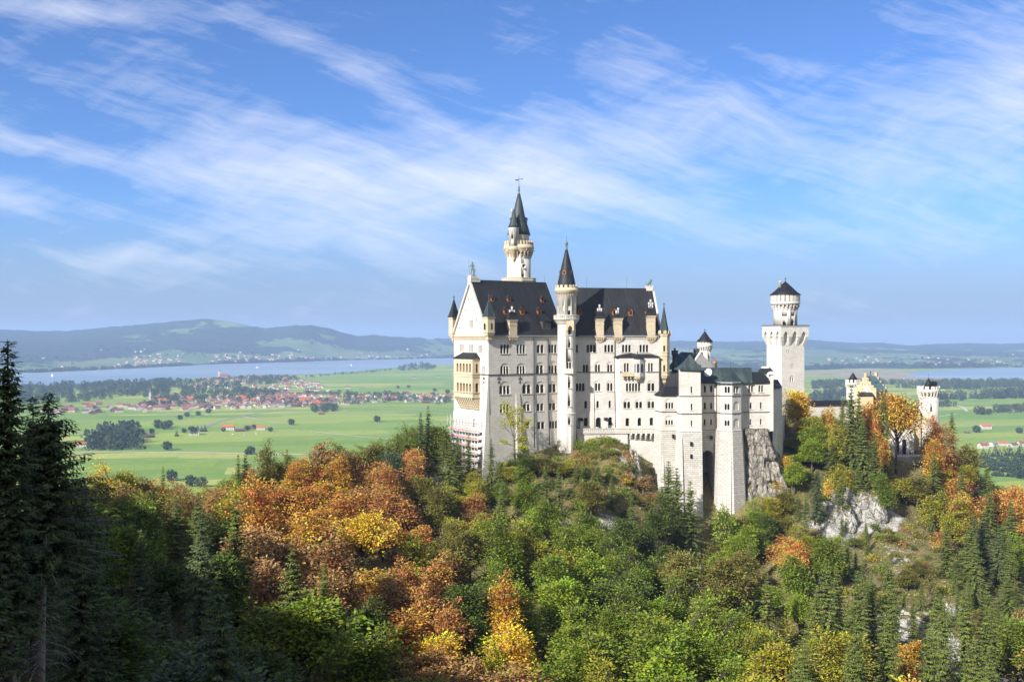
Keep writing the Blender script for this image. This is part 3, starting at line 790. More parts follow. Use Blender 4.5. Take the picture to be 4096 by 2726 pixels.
# ------------------------------------------------------------------ castle
def Z1(x, y): return (1780 + x * .2552, 1100 + y * .2551)
def Z2(x, y): return (1780 + x * .2679, 1480 + y * .2679)
def Z3(x, y): return (2180 + x * .2933, 940 + y * .2936)
def Z4(x, y): return (2180 + x * .2679, 1380 + y * .2679)
def Z5(x, y): return (2600 + x * .2933, 1300 + y * .2934)
def Z6(x, y): return (2960 + x * .3892, 1090 + y * .389)
def Z7(x, y): return (3260 + x * .2679, 1440 + y * .2679)
def Z8(x, y): return (1780 + x * .3062, 680 + y * .3062)
def zat(py, d): return (HY_S - py) / F_S * d


LIME, SAND, TRIM, SLATE, COPPER, RUST = M['limestone'], M['sandstone'], M['trim'], M['slate_roof'], M['copper_roof'], M['rustic_stone']


def finial(mb, c, z, h, r):
    """turned metal spike: collar, ball, rod"""
    mb.lathe(c, [(r * .5, z), (r * .9, z + h * .05), (r * .35, z + h * .1), (r * .35, z + h * .28), (r * 1.0, z + h * .38), (r * 1.15, z + h * .46), (r * .7, z + h * .55), (r * .18, z + h * .6), (r * .12, z + h), (0, z + h * 1.02)], 8)


def crenels(mb, c, r, z0, z1, nn, th=0.5, fill=0.6, a0=0.0, round_top=True):
    """merlons standing in a ring"""
    for i in range(nn):
        a = a0 + 2 * math.pi * i / nn; da = math.pi / nn * fill
        pts = []
        for rr in (r, r - th):
            for q in (-1, 1): pts.append((rr, a + q * da))
        P = lambda rr, an, z: Vector((c.x + rr * math.cos(an), c.y + rr * math.sin(an), z))
        zz = z1 - (z1 - z0) * .25 if round_top else z1
        am = a
        prof = [(a - da, z0), (a + da, z0), (a + da, zz)] + ([(a + da * .6, z1 - .05), (a, z1), (a - da * .6, z1 - .05)] if round_top else []) + [(a - da, zz)]
        mb.frustum([P(r, an, z) for an, z in prof], [P(r - th, an, z) for an, z in prof])


def corbels(mb, c, r0, r1, z0, z1, nn, fill=0.5, a0=0.0, steps=3):
    """ring of stepped brackets carrying a gallery"""
    for i in range(nn):
        a = a0 + 2 * math.pi * i / nn; t = Vector((-math.sin(a), math.cos(a), 0)); e = Vector((math.cos(a), math.sin(a), 0))
        w = 2 * math.pi * r0 / nn * fill
        for s_ in range(steps):
            za = z0 + (z1 - z0) * s_ / steps; rr = r0 + (r1 - r0) * (s_ + 1) / steps
            p = c + e * (r0 - .3 + rr) / 2; mb.box(Vector((p.x, p.y, za)), rr - r0 + .3, w, (z1 - z0) / steps - (0.002 if s_ < steps - 1 else 0), e)


def arcade_band(mb, f, u0, u1, z, step=0.95, hgt=0.75, proj=0.28):
    """round-arched corbel frieze along a facade with a plain string above"""
    k = max(1, round((u1 - u0) / step)); st = (u1 - u0) / k
    for i in range(k):
        a = u0 + i * st
        poly = [(a, z + hgt), (a, z), (a + st * .18, z)]
        poly += [(a + st * (.5 - .32 * math.cos(math.pi * j / 6)), z + .12 + st * .4 * math.sin(math.pi * j / 6)) for j in range(7)] + [(a + st * .82, z), (a + st, z), (a + st, z + hgt)]
        mb.prism([f.pt(x, y, -.02) for x, y in poly], f.n * (proj + .02))


def string(mb, f, u0, u1, z, h=.28, proj=.22, inn=.05):
    mb.prism([f.pt(u0, z, -inn), f.pt(u1, z, -inn), f.pt(u1, z, proj), f.pt(u0, z, proj)], (0, 0, h))


# ============ palace building
A = SP(1954, 0, 350); P1 = SP(2238, 0, 367.4)
fl = Fac(A, P1); tl, nl_ = fl.t, fl.n
GB = Vector((A.x, A.y, 0)) - nl_ * 23.8                       # far corner of the gable
fg = Fac(GB, A)                                               # gable facade, left to right
ZE, ZR = 1.4, 21.2
fr_ = px_fac(2290, 369.4, 2640, 374.5)
palace = thing('palace_building', 'huge white limestone palace with steep dark roof and pointed west gable', 'palace', (fl.A.x, fl.A.y, -45))


def P3(v, z): return Vector((v.x, v.y, z))


LL = 33.0
wl = MB(); prof = [(0, -62), (23.8, -62), (23.8, ZE), (11.9, ZR - .55), (0, ZE)]
wl.prism([P3(fl.A - nl_ * s, z) for s, z in prof], tl * LL)
wall_l = wl.obj('wall', LIME, palace)
wr = MB(); prof = [(0, -60), (21.4, -60), (21.4, ZE), (10.7, 18.6), (0, ZE)]; RL = fr_.L
wr.prism([P3(fr_.A - fr_.n * s, z) for s, z in prof], fr_.t * RL)
wall_r = wr.obj('wall', LIME, palace)
zpl = fl.hit(*Z2(800, 660))[1]; zpr = fr_.hit(*Z4(800, 992))[1]
pl = MB()
f0 = [P3(fl.A + nl_ * .55 - tl * 1.3, 0), P3(fl.A + tl * LL + nl_ * .55, 0), P3(fl.A + tl * LL - nl_ * 2, 0), P3(fl.A - nl_ * 24.6 + tl * 2, 0), P3(fl.A - nl_ * 24.6 - tl * 1.3, 0)]
f1 = [P3(fl.A + nl_ * .14 - tl * .2, 0), P3(fl.A + tl * LL + nl_ * .14, 0), P3(fl.A + tl * LL - nl_ * 2.1, 0), P3(fl.A - nl_ * 23.9 + tl * 1.9, 0), P3(fl.A - nl_ * 23.9 - tl * .2, 0)]
pl.frustum([P3(p, -63) for p in f0], [P3(p, zpl) for p in f1])
plinth_l = pl.obj('plinth', LIME, palace)
pr = MB(); pr.prism([fr_.pt(0, -61, -3), fr_.pt(0, -61, .3), fr_.pt(RL + .05, -61, .3), fr_.pt(RL + .05, -61, -3)], (0, 0, zpr + 61))
plinth_r = pr.obj('plinth', LIME, palace)

# projecting block on the right half of the south front
frz = px_fac(2478.7, 370.6, 2635.5, 372.6)
uA, zTop = frz.hit(*Z4(1115, 178)); _, zApex = frz.hit(*Z4(1380, 112), -2.6)
cant = Vector((SP(2458.6, 0, 371.7).x, SP(2458.6, 0, 371.7).y, 0))
fp = [cant, frz.A, frz.B, frz.B - frz.n * 4, cant - frz.n * 3]
bl = MB(); bl.prism([P3(p, -59) for p in fp], (0, 0, zTop + 59)); bay = bl.obj('projecting_block', LIME, palace)
bp = MB(); bp.prism([P3(p, -60) for p in [cant - frz.t * .3, frz.A - frz.t * .12 + frz.n * .28, frz.B + frz.n * .28 + frz.t * .06, frz.B - frz.n * 4.2 + frz.t * .06, cant - frz.n * 3.2 - frz.t * .3]], (0, 0, frz.hit(*Z4(1300, 992))[1] + 60)); plinth_b = bp.obj('plinth', LIME, palace)
rf = MB(); e0, e1 = -1.6, frz.L + .5
b0 = [frz.pt(e0 - .7, zTop, -2.4), frz.pt(e0, zTop, .5), frz.pt(e1, zTop, .5), frz.pt(e1, zTop, -3.5)]
rf.frustum(b0, [p + Vector((0, 0, .12)) for p in b0])
mid = [frz.pt(3.0, zApex, -2.6), frz.pt(frz.L * .48, zApex + .3, -2.4), frz.pt(frz.L - 3.5, zApex, -2.6)]
rf.add([frz.pt(e0 - .75, zTop + .123, -2.4), frz.pt(e0, zTop + .123, .55), frz.pt(e1, zTop + .123, .55), frz.pt(e1 + .02, zTop + .123, -3.5)] + mid, [[0, 1, 4], [1, 2, 6, 5], [1, 5, 4], [2, 3, 6]])
rf.obj('lean_to_roof', SLATE, palace)

cl_, cr_, cg, cb = Cuts(), Cuts(), Cuts(), Cuts()
# south front, west half (left, top, right, bottom on the enlarged crops; lights; top of the relieving arch)
for z_, x0, yt, x1, yb, nl, top in [
    (Z1, 868, 1085, 1004, 1226, 3, None), (Z1, 1124, 1085, 1256, 1226, 3, None), (Z1, 1440, 1088, 1548, 1222, 2, None),
    (Z1, 876, 1428, 995, 1548, 3, 1380), (Z1, 1132, 1425, 1250, 1545, 3, 1378), (Z1, 1432, 1412, 1540, 1540, 2, 1362),
    (Z2, 818, 232, 966, 355, 3, 168), (Z2, 1160, 215, 1280, 346, 2, 173), (Z2, 1362, 213, 1478, 338, 2, 168),
    (Z2, 820, 508, 956, 628, 3, None), (Z2, 1172, 508, 1268, 604, 2, 468), (Z2, 1370, 497, 1470, 604, 2, None),
    (Z2, 1374, 768, 1480, 872, 2, None), (Z2, 1200, 758, 1262, 862, 1, None),
    (Z4, 45, -10, 176, 115, 3, None), (Z4, 47, 305, 182, 418, 3, 238), (Z4, 52, 578, 165, 702, 2, 540), (Z4, 55, 862, 160, 966, 2, 824), (Z4, 60, 1132, 178, 1236, 3, None)]:
    window(cl_, fl, z_(x0, yt), z_(x1, yb), nl, palace, z_(0, top)[1] if top is not None else None)
for x0, yt, x1, yb, nl, top in [
    (620, -8, 756, 106, 3, None), (886, -8, 1022, 104, 3, None), (1150, -8, 1282, 104, 3, None), (1412, -8, 1544, 104, 3, None), (463, -10, 492, 108, 1, None),
    (566, 288, 642, 400, 2, 248), (752, 288, 824, 400, 2, 248), (934, 288, 1006, 400, 2, 248),
    (462, 566, 590, 684, 3, 503), (750, 566, 828, 680, 2, 525), (932, 564, 1010, 680, 2, 525),
    (586, 830, 628, 940, 1, None), (768, 830, 806, 934, 1, None), (950, 826, 986, 930, 1, None),
    (578, 1078, 636, 1204, 1, None), (756, 1075, 835, 1240, 1, None), (945, 1070, 1000, 1192, 1, None)]:
    window(cr_, fr_, Z4(x0, yt), Z4(x1, yb), nl, palace, Z4(0, top)[1] if top is not None else None)
for x0, yt, x1, yb, nl, top in [
    (1180, 266, 1252, 400, 2, None), (1540, 264, 1612, 400, 2, None), (1210, 566, 1424, 686, 5, None), (1536, 566, 1636, 682, 2, 525),
    (1178, 842, 1274, 940, 2, 805), (1356, 842, 1452, 938, 2, 803), (1536, 838, 1634, 936, 2, 800),
    (1200, 1084, 1256, 1204, 1, None), (1380, 1080, 1436, 1200, 1, None), (1560, 1076, 1614, 1194, 1, None)]:
    window(cb, frz, Z4(x0, yt), Z4(x1, yb), nl, palace, Z4(0, top)[1] if top is not None else None)
# west gable: narrow three-light windows, blind niches
for x0, yt, x1, yb, nl in [(236, 1075, 292, 1198, 3), (380, 1085, 438, 1208, 3), (526, 1092, 586, 1216, 3), (384, 706, 438, 822, 3), (586, 1425, 622, 1534, 2)]:
    window(cg, fg, Z1(x0, yt), Z1(x1, yb), nl, palace, depth=.42, pane=.36, pier=.3, pm=M['sunlit_pane'])
for x0, yt, x1, yb, nl, top in [(560, 232, 592, 345, 2, 190), (560, 515, 572, 615, 1, None), (430, 715, 466, 850, 1, None)]:
    window(cg, fg, Z2(x0, yt), Z2(x1, yb), nl, palace, Z2(0, top)[1] if top else None, depth=.42, pane=.36, pm=M['sunlit_pane'])
for x0, yt, x1, yb in [(262, 680, 282, 872), (306, 535, 338, 735), (356, 362, 384, 590), (402, 360, 424, 410), (444, 530, 470, 590), (488, 672, 518, 735), (214, 818, 240, 885), (540, 818, 568, 875)]:
    u0, zt = fg.hit(*Z1(x0, yt)); u1, zb = fg.hit(*Z1(x1, yb))
    cg.shallow.prism([fg.pt(x, z, -.28) for x, z in arch_poly(u0, u1, zb, zt)], fg.n * 1.2)
cl_.apply(wall_l, plinth_l); cg.apply(wall_l, plinth_l); cr_.apply(wall_r, plinth_r); cb.apply(bay, plinth_b)

# roofs: sheets of standing-seam metal with thickness
def gable_roof(fac, L0, L1, w, ze, zr, ov=0.55, th=0.35):
    mb = MB()
    sl = math.atan2(zr - ze, w / 2); dz = ov * math.tan(sl) * .55
    pr_ = [(-ov, ze - dz), (w / 2, zr), (w + ov, ze - dz), (w + ov, ze - dz - th), (w / 2, zr - th * 1.9), (-ov, ze - dz - th)]
    a = [fac.pt(L0, z, -s) for s, z in pr_]; mb.prism(a, fac.t * (L1 - L0)); return mb


roof_l = gable_roof(fl, -.35, LL + .6, 23.8, ZE, ZR).obj('roof', SLATE, palace)
roof_r = gable_roof(fr_, -2, RL + .3, 21.4, ZE, 19.3).obj('roof', SLATE, palace)
# coping along the west gable, cornice friezes, string courses, downpipes, a dark strip for a shaded edge
cp = MB()
for sgn in (0, 1):
    for s0, z0, s1, z1 in ([(-.9, ZE - .9, 11.9, ZR + .12)] if sgn == 0 else [(24.7, ZE - .9, 11.9, ZR + .12)]):
        q = [fl.pt(-.75, z0, -s0), fl.pt(-.75, z1, -s1), fl.pt(-.75, z1 - 1.5, -s1), fl.pt(-.75, z0 - 1.1, -s0)]
        cp.prism(q, tl * .7)
cp.obj('gable_coping', TRIM, palace)
co = MB()
arcade_band(co, fl, 1.6, LL - 3, ZE - 1.75); string(co, fl, 0, LL - 2, ZE - 1.0, .55, .45)
co.obj('cornice', TRIM, palace)
co = MB(); arcade_band(co, fr_, 1, RL - .6, ZE - 1.75); string(co, fr_, 0, RL - .2, ZE - 1.0, .55, .45); co.obj('cornice', TRIM, palace)
co = MB(); arcade_band(co, fg, .3, 22.5, ZE - 2.1, .6, .5, .2); string(co, fg, 0, 23.7, ZE - .95, .75, .5); string(co, fg, .2, 23.6, ZE - 1.5, .3, .28); co.obj('cornice', SAND, palace)
zs = fl.hit(*Z2(900, 68))[1]; zsr = fr_.hit(*Z4(800, 406))[1]
co = MB(); string(co, fl, -.25, LL - 2, zs, .26, .25); string(co, fg, 15.5, 23.8 + .25, zs, .26, .25); co.obj('string_course', M['lead_metal'], palace)
co = MB(); string(co, fr_, 1.5, fr_.hit(*Z4(1036, 406))[0], zsr, .24, .22); co.obj('string_course', M['lead_metal'], palace)
co = MB(); string(co, frz, 0, frz.hit(*Z4(1150, 406))[0], zsr, .24, .22); string(co, frz, frz.hit(*Z4(1505, 406))[0], frz.L, zsr, .24, .22); co.obj('string_course', M['lead_metal'], palace)
for f_, q0, q1, r_ in [(fl, Z1(1388, 950), Z2(1322, 1150), .17), (fl, Z1(1612, 1000), Z4(62, 1480), .2), (fr_, Z4(1040, -160), Z4(1046, 1230), .14)]:  # middle strip is a shaded wall edge drawn dark, not a pipe
    u0, za = f_.hit(*q0); u1, zb = f_.hit(*q1)
    k = MB(); k.tube([f_.pt(u0, za, .2), f_.pt(u0, (za + zb) / 2, .2), f_.pt((u0 + u1) / 2, zb, .75)], r_); k.obj('downpipe_or_edge', M['lead_metal'], palace)
# gutter lines
k = MB(); k.prism([fl.pt(1.5, ZE - .62, .42), fl.pt(LL - 2.6, ZE - .62, .42), fl.pt(LL - 2.6, ZE - .62, .68), fl.pt(1.5, ZE - .62, .68)], (0, 0, .2)); k.obj('gutter', M['zinc'], palace)
k = MB(); k.prism([fr_.pt(2, ZE - .62, .42), fr_.pt(RL - .5, ZE - .62, .42), fr_.pt(RL - .5, ZE - .62, .68), fr_.pt(2, ZE - .62, .68)], (0, 0, .2)); k.obj('gutter', M['zinc'], palace)
# wall anchors above the windows
for x_, f_, zf in [(803, fl, Z2), (1117, fl, Z2), (584, fg, Z2)]:
    k = MB(); u, z = f_.hit(*zf(x_, 125)); 
    k.box(f_.pt(u, z - 1.7, .08), .16, .12, 2.7, f_.t)
    for s_ in (-1, 1):
        k.tube([f_.pt(u + s_ * .05, z - .1, .08), f_.pt(u + s_ * .5, z + .25, .08), f_.pt(u + s_ * .75, z - .05, .08), f_.pt(u + s_ * .5, z - .25, .08)], .1, 4)
        k.tube([f_.pt(u, z - .9, .08), f_.pt(u + s_ * .5, z - 1.5, .08)], .07, 4)
    k.obj('wall_anchor', M['lead_metal'], palace)


def hip_cap(mb, c, sx, sy, z, h, t, top=0.25):
    nn = Vector((t.y, -t.x, 0)); b = [c + t * a * sx / 2 + nn * b_ * sy / 2 for a, b_ in ((-1, 1), (1, 1), (1, -1), (-1, -1))]
    tp = [c + t * a * sx * top / 2 + nn * b_ * sy * top / 2 for a, b_ in ((-1, 1), (1, 1), (1, -1), (-1, -1))]
    md = [c + t * a * sx * .31 + nn * b_ * sy * .31 for a, b_ in ((-1, 1), (1, 1), (1, -1), (-1, -1))]
    mb.frustum([P3(p, z) for p in b], [P3(p, z + h * .42) for p in md]); mb.frustum([P3(p, z + h * .42 + .001) for p in md], [P3(p, z + h) for p in tp])


def chimney_stack(f, x0, x1, ytop, ybot, zf, pots, gable=False, corb=True, cap_h=2.6):
    """sandstone chimney standing on the eaves with a sheet-metal cap, tall flues and a stepped bracket below the cornice"""
    u0, zt = f.hit(*zf(x0, ytop)); u1, zb = f.hit(*zf(x1, ybot)); w = u1 - u0; uc = (u0 + u1) / 2
    k = MB(); c = f.pt(uc, ZE - 1.3, -.35); k.box(c, w * .86, 1.9, zt - ZE + 1.3, f.t)
    k.box(P3(c, zt - 2.1), w * .95, 2.1, .25, f.t); k.box(P3(c, zt - .9), w * 1.0, 2.15, .25, f.t); k.box(P3(c, zt - .25), w * 1.12, 2.35, .3, f.t)
    for i in range(5): k.box(f.pt(u0 + w * (i + .5) / 5, zt - .62, .68), w * .09, .3, .38, f.t)
    ch = k.obj('chimney', SAND, palace)
    if corb:
        b = MB(); b.box(f.pt(uc, ZE - 1.25, .35), w * 1.15, 1.0, .5, f.t)
        for i in range(4): b.box(f.pt(u0 + w * (i + .5) / 4, ZE - 2.0, .35), w * .14, .8, .74, f.t)
        b.frustum([f.pt(uc - .05, ZE - 3.6, 0), f.pt(uc + .05, ZE - 3.6, 0), f.pt(uc + .05, ZE - 3.6, -.1), f.pt(uc - .05, ZE - 3.6, -.1)], [f.pt(uc - w * .5, ZE - 2.0, .55), f.pt(uc + w * .5, ZE - 2.0, .55), f.pt(uc + w * .5, ZE - 2.0, -.1), f.pt(uc - w * .5, ZE - 2.0, -.1)])
        b.obj('chimney_bracket', SAND, ch)
    k = MB(); hip_cap(k, c, w * 1.3, 2.6, zt + .055, cap_h, f.t, .55); k.obj('chimney_cap', SLATE, ch)
    for dx_, top in pots:
        q = f.pt(uc + dx_, 0, -.35); z0 = zt + cap_h - .5; z1 = f.hit(x0, zf(0, top)[1])[1]
        m_ = MB(); m_.lathe(q, [(.26, z0), (.26, z0 + (z1 - z0) * .34), (.36, z0 + (z1 - z0) * .36), (.36, z0 + (z1 - z0) * .41), (.24, z0 + (z1 - z0) * .42), (.24, z1 - 1.1), (.40, z1 - .95), (.40, z1 - .45), (.30, z1 - .42), (.40, z1 - .3), (.40, z1)], 8)
        m_.obj('chimney_pot', M['zinc'], ch)


chimney_stack(fl, 990, 1126, 692, 870, Z1, [(-.85, 465), (.05, 400), (.95, 465)])
chimney_stack(fr_, 690, 806, 1140, 1300, Z3, [(-.6, 968), (0, 915), (.65, 966)])
chimney_stack(fr_, 935, 1056, 1130, 1250, Z3, [(-.5, 1002), (.2, 963)], cap_h=1.5)
chimney_stack(fr_, 1385, 1508, 1095, 1305, Z3, [(-.7, 890), (-.05, 850), (.65, 890)], corb=True)


def roof_point(f, w, zr, px, py):
    """point of the front roof slope seen at a photograph pixel"""
    r = Vector(((px - CX_S) / F_S, 1, (HY_S - py) / F_S))
    nrm = (Vector((0, 0, w / 2)) + f.n * (zr - ZE)).normalized(); O = f.pt(0, ZE)
    return r * (O.dot(nrm) / r.dot(nrm))


def dormer(f, w, zr, px, py, dw, dh, root):
    """timber dormer: gabled front with a barred window, sheet-metal roof running back into the slope"""
    p = roof_point(f, w, zr, px, py); n_, t = f.n, f.t
    g = [(-dw / 2, -.2), (dw / 2, -.2), (dw / 2, dh * .62), (0, dh), (-dw / 2, dh * .62)]
    fr0 = p + n_ * .35; k = MB()
    k.prism([fr0 + t * a + Vector((0, 0, z)) for a, z in g], -n_ * 2.6)
    d = k.obj('dormer', M['orange_wood'], root)
    k = MB()
    for s_ in (-1, 1):
        q = [fr0 + n_ * .2 + t * s_ * (dw / 2 + .18) + Vector((0, 0, dh * .62 - .2)), fr0 + n_ * .2 + Vector((0, 0, dh + .06)), fr0 + n_ * .2 + Vector((0, 0, dh + .2)), fr0 + n_ * .2 + t * s_ * (dw / 2 + .22) + Vector((0, 0, dh * .62 - .06))]
        k.prism(q, -n_ * 3.2)
    k.obj('dormer_roof', SLATE, d)
    k = MB(); wv = dw * .24
    k.prism([fr0 + n_ * .0 + t * a + Vector((0, 0, z)) for a, z in arch_poly(-wv, wv, dh * .12, dh * .68)], n_ * .05); k.obj('dormer_window', M['glass'], d)


for x, y, s_ in [(950, 612, 1), (1208, 614, 1), (1475, 618, 1), (742, 408, .8), (997, 410, .8), (1522, 422, .8)]: dormer(fl, 23.8, ZR, *Z1(x, y), 1.65 * s_, 2.7 * s_, palace)
for x, y in [(705, 1080), (943, 1085), (1165, 1092), (1392, 1085), (475, 1078)]: dormer(fr_, 21.4, 19.3, *Z3(x, y), 1.7, 2.7, palace)
# wide lead-covered dormer near the stair tower
p = roof_point(fl, 23.8, ZR, *Z1(1590, 850)); k = MB()
k.prism([p + tl * a + nl_ * .3 + Vector((0, 0, z)) for a, z in ((-1.9, -.2), (1.7, -.2), (1.7, 3.0), (-1.9, 3.0))], -nl_ * 3.5); wd = k.obj('wide_dormer', M['lead_metal'], palace)
k = MB(); k.prism([p + nl_ * b + tl * -2.2 + Vector((0, 0, z)) for b, z in ((.6, 2.95), (.6, 3.1), (-3.4, 6.0), (-3.4, 5.8))], tl * 4.2); k.obj('dormer_roof', SLATE, wd)
k = MB()
for a in (-1.1, .7): k.prism([p + tl * (a + x) + nl_ * .3 + Vector((0, 0, z)) for x, z in arch_poly(-.45, .45, .5, 2.3)], nl_ * .05)
k.obj('dormer_window', M['glass'], wd)


def turret(name, c, r, zb, ze, zt, ztip, m_wall, m_roof, parent, seg=8, a0=R(22.5), corb=3.2, cren=False, win=None, zcor=None):
    """bartizan: tapering corbel, shaft, cap and pointed spire"""
    k = MB(); k.lathe(c, [(.25, zb - corb), (r * .55, zb - corb * .7), (r * .6, zb - corb * .45), (r * .95, zb - corb * .2), (r * 1.0, zb), (r * 1.12, zb + .02), (r * 1.12, zb + .4), (r, zb + .42), (r, ze - .7), (r * 1.15, ze - .5), (r * 1.15, ze)], seg, False, a0)
    t = k.obj(name, m_wall, parent)
    k = MB(); ra = r * (1.05 if cren else 1.28)
    k.lathe(c, [(ra, ze + .01), (ra * .80, ze + (zt - ze) * .13), (ra * .52, ze + (zt - ze) * .42), (.07, zt)], seg, False, a0); k.obj('spire', m_roof, t)
    k = MB(); finial(k, c, zt - .25, ztip - zt + .25, .32); k.obj('finial', M['lead_metal'], t)
    if cren: k = MB(); k.lathe(c, [(r * 1.12, ze), (r * 1.25, ze + .15), (r * 1.25, ze + .3), (r * 1.1, ze + .32), (r * 1.1, ze + .33)], seg, False, a0); crenels(k, c, r * 1.24, ze + .3, ze + 1.6, 8, .35, .55); k.obj('battlement', m_wall, t)
    for a in (win or []):
        k = MB(); d = Vector((math.cos(a), math.sin(a), 0)); tt = Vector((-d.y, d.x, 0)); zm = ze - 3.6; rr = r * .925
        k.prism([c + d * rr + tt * x + Vector((0, 0, z - c.z)) for x, z in arch_poly(-.32, .32, zm - .9, zm + 1.4)], d * .1); k.obj('window', M['glass'], t)
    return t


def at_px(x, d): q = SP(x, 0, d); return Vector((q.x, q.y, 0))


cA = at_px(Z1(688, 0)[0], 349.6); dA = cA.y
turret('corner_turret', cA, 2.05, zat(Z1(0, 905)[1], dA), zat(Z1(0, 652)[1], dA), zat(Z1(0, 362)[1], dA), zat(Z1(0, 268)[1], dA), SAND, COPPER, palace, 4, math.atan2(tl.y, tl.x) + R(45), 3.4, win=[math.atan2(nl_.y, nl_.x), math.atan2(-tl.y, -tl.x)])
cB = at_px(Z1(140, 0)[0], 370.5); dB = cB.y
turret('corner_turret', cB, 2.0, zat(Z1(0, 920)[1], dB), zat(Z1(0, 660)[1], dB), zat(Z1(0, 370)[1], dB), zat(Z1(0, 300)[1], dB), SAND, SLATE, palace, 4, math.atan2(tl.y, tl.x) + R(45), 3.4)
cC = at_px(Z3(1622, 0)[0], 375.6); dC = cC.y
tc_ = turret('corner_turret', cC, 2.2, zat(Z5(0, 690)[1], dC), zat(Z3(0, 1355)[1], dC), zat(Z3(0, 955)[1], dC), zat(Z3(0, 905)[1], dC), SAND, M['copper_roof'], palace, 8, R(22.5), 3.6, cren=True)
k = MB()
for zz in (zat(Z5(0, 372)[1], dC), zat(Z5(0, 420)[1], dC), zat(Z5(0, 640)[1], dC)): k.lathe(cC, [(2.25, zz), (2.4, zz + .05), (2.4, zz + .22), (2.25, zz + .26)], 8, False, R(22.5))
k.obj('turret_ring', SAND, tc_)
for y0, y1 in ((275, 355), (540, 625)):
    k = MB(); za, zb = zat(Z5(0, y1)[1], dC), zat(Z5(0, y0)[1], dC); d = Vector((-.12, -1, 0)).normalized(); tt = Vector((-d.y, d.x, 0))
    k.prism([cC + d * 2.04 + tt * x + Vector((0, 0, z)) for x, z in arch_poly(-.3, .3, za, zb)], d * .06); k.obj('window', M['glass'], tc_)

# arcaded loggia of two storeys on the west gable
u0, zt = fg.hit(*Z1(137, 1292), 3.06); u1, _ = fg.hit(*Z1(430, 1292), 3.06); zm = fg.hit(*Z1(430, 1560), 3.06)[1]; zb = fg.hit(*Z2(430, 420), 3.06)[1]
zt = fg.hit(*Z1(430, 1310), 3.06)[1]
k = MB(); k.prism([fg.pt(u0, zb, -.2), fg.pt(u1, zb, -.2), fg.pt(u1, zb, 3.06), fg.pt(u0, zb, 3.06)], (0, 0, zt - zb)); log = k.obj('loggia', SAND, palace)
fgo = Fac(fg.pt(0, 0, 3.06), fg.pt(23.8, 0, 3.06)); fge = Fac(fg.pt(u1, 0, 3.06), fg.pt(u1, 0, 0))
cut = MB(); kk = MB()
for ya, yb_, zf in ((1375, 1515, Z1), (178, 335, Z2)):
    xs = [180, 228, 277, 327, 375] if zf is Z1 else [175, 222, 266, 312, 360]
    for i, x in enumerate(xs):
        a, za = fgo.hit(*zf(x, ya + (10 if zf is Z2 else 4) * i * .5)); b, zb_ = fgo.hit(*zf(x + 32, yb_ + (10 if zf is Z2 else 5) * i * .5))
        cut.prism([fgo.pt(q, z, -1.9) for q, z in arch_poly(a, b, zb_, za)], fgo.n * 2.6)
        kk.lathe(fgo.pt(b + .18, 0, -.1), [(.16, zb_), (.11, zb_ + .2), (.1, za - 1.2), (.18, za - .9)], 6)
    a, za = fge.hit(*zf(484 if zf is Z1 else 455, ya + 15)); b, zb_ = fge.hit(*zf(520 if zf is Z1 else 500, yb_ + 15))
    cut.prism([fge.pt(q, z, -1.9) for q, z in arch_poly(a, b, zb_, za)], fge.n * 2.6)
boolean_cut(log, cut)
kk.obj('loggia_columns', TRIM, log)
k = MB()
for z_ in (zm, zb, fg.hit(*Z2(430, 105), 3.06)[1], fg.hit(*Z2(430, 345), 3.06)[1]):
    k.prism([fg.pt(u0 - .2, z_, 0), fg.pt(u1 + .2, z_, 0), fg.pt(u1 + .2, z_, 3.28), fg.pt(u0 - .2, z_, 3.28)], (0, 0, .3))
k.obj('loggia_string', SAND, log)
k = MB()                                                      # stepped brackets under the loggia
for i in range(9):
    a = u0 + (u1 - u0) * (i + .5) / 9
    for j in range(5): k.box(fg.pt(a, zb - .75 * (j + 1), (3.0 - .58 * j) / 2), .55, 3.0 - .58 * j, .55 + .2, fg.t)
k.frustum([fg.pt(u0, zb - 4.3, -.1), fg.pt(u1, zb - 4.3, -.1), fg.pt(u1, zb - 4.3, .3), fg.pt(u0, zb - 4.3, .3)], [fg.pt(u0, zb, -.1), fg.pt(u1, zb, -.1), fg.pt(u1, zb, 2.6), fg.pt(u0, zb, 2.6)])
k.obj('loggia_bracket', SAND, log)
k = MB(); za = fg.hit(*Z1(480, 1215), .3)[1]
k.frustum([fg.pt(u0 - .4, zt, 0), fg.pt(u1 + .4, zt, 0), fg.pt(u1 + .4, zt, 3.5), fg.pt(u0 - .4, zt, 3.5)], [fg.pt(u0 + 2.2, za, 0), fg.pt(u1 - 2.2, za, 0), fg.pt(u1 - 2.4, za, .6), fg.pt(u0 + 2.4, za, .6)]); k.obj('loggia_roof', SLATE, log)

# buttresses on the south front and at the corner
def buttress(f, x0, x1, ytop, ybot, zf, proj, topw=.35, off=0.0):
    a, zt = f.hit(*zf(x0, ytop)); b, _ = f.hit(*zf(x1, ytop)); zb = -60
    k = MB(); k.frustum([f.pt(a - .5, zb, -.2), f.pt(b + .2, zb, -.2), f.pt(b + .2, zb, proj), f.pt(a - .5, zb, proj)], [f.pt(a, zt, -.2), f.pt(b, zt, -.2), f.pt(b, zt, topw), f.pt(a, zt, topw)]); return k.obj('buttress', LIME, palace)


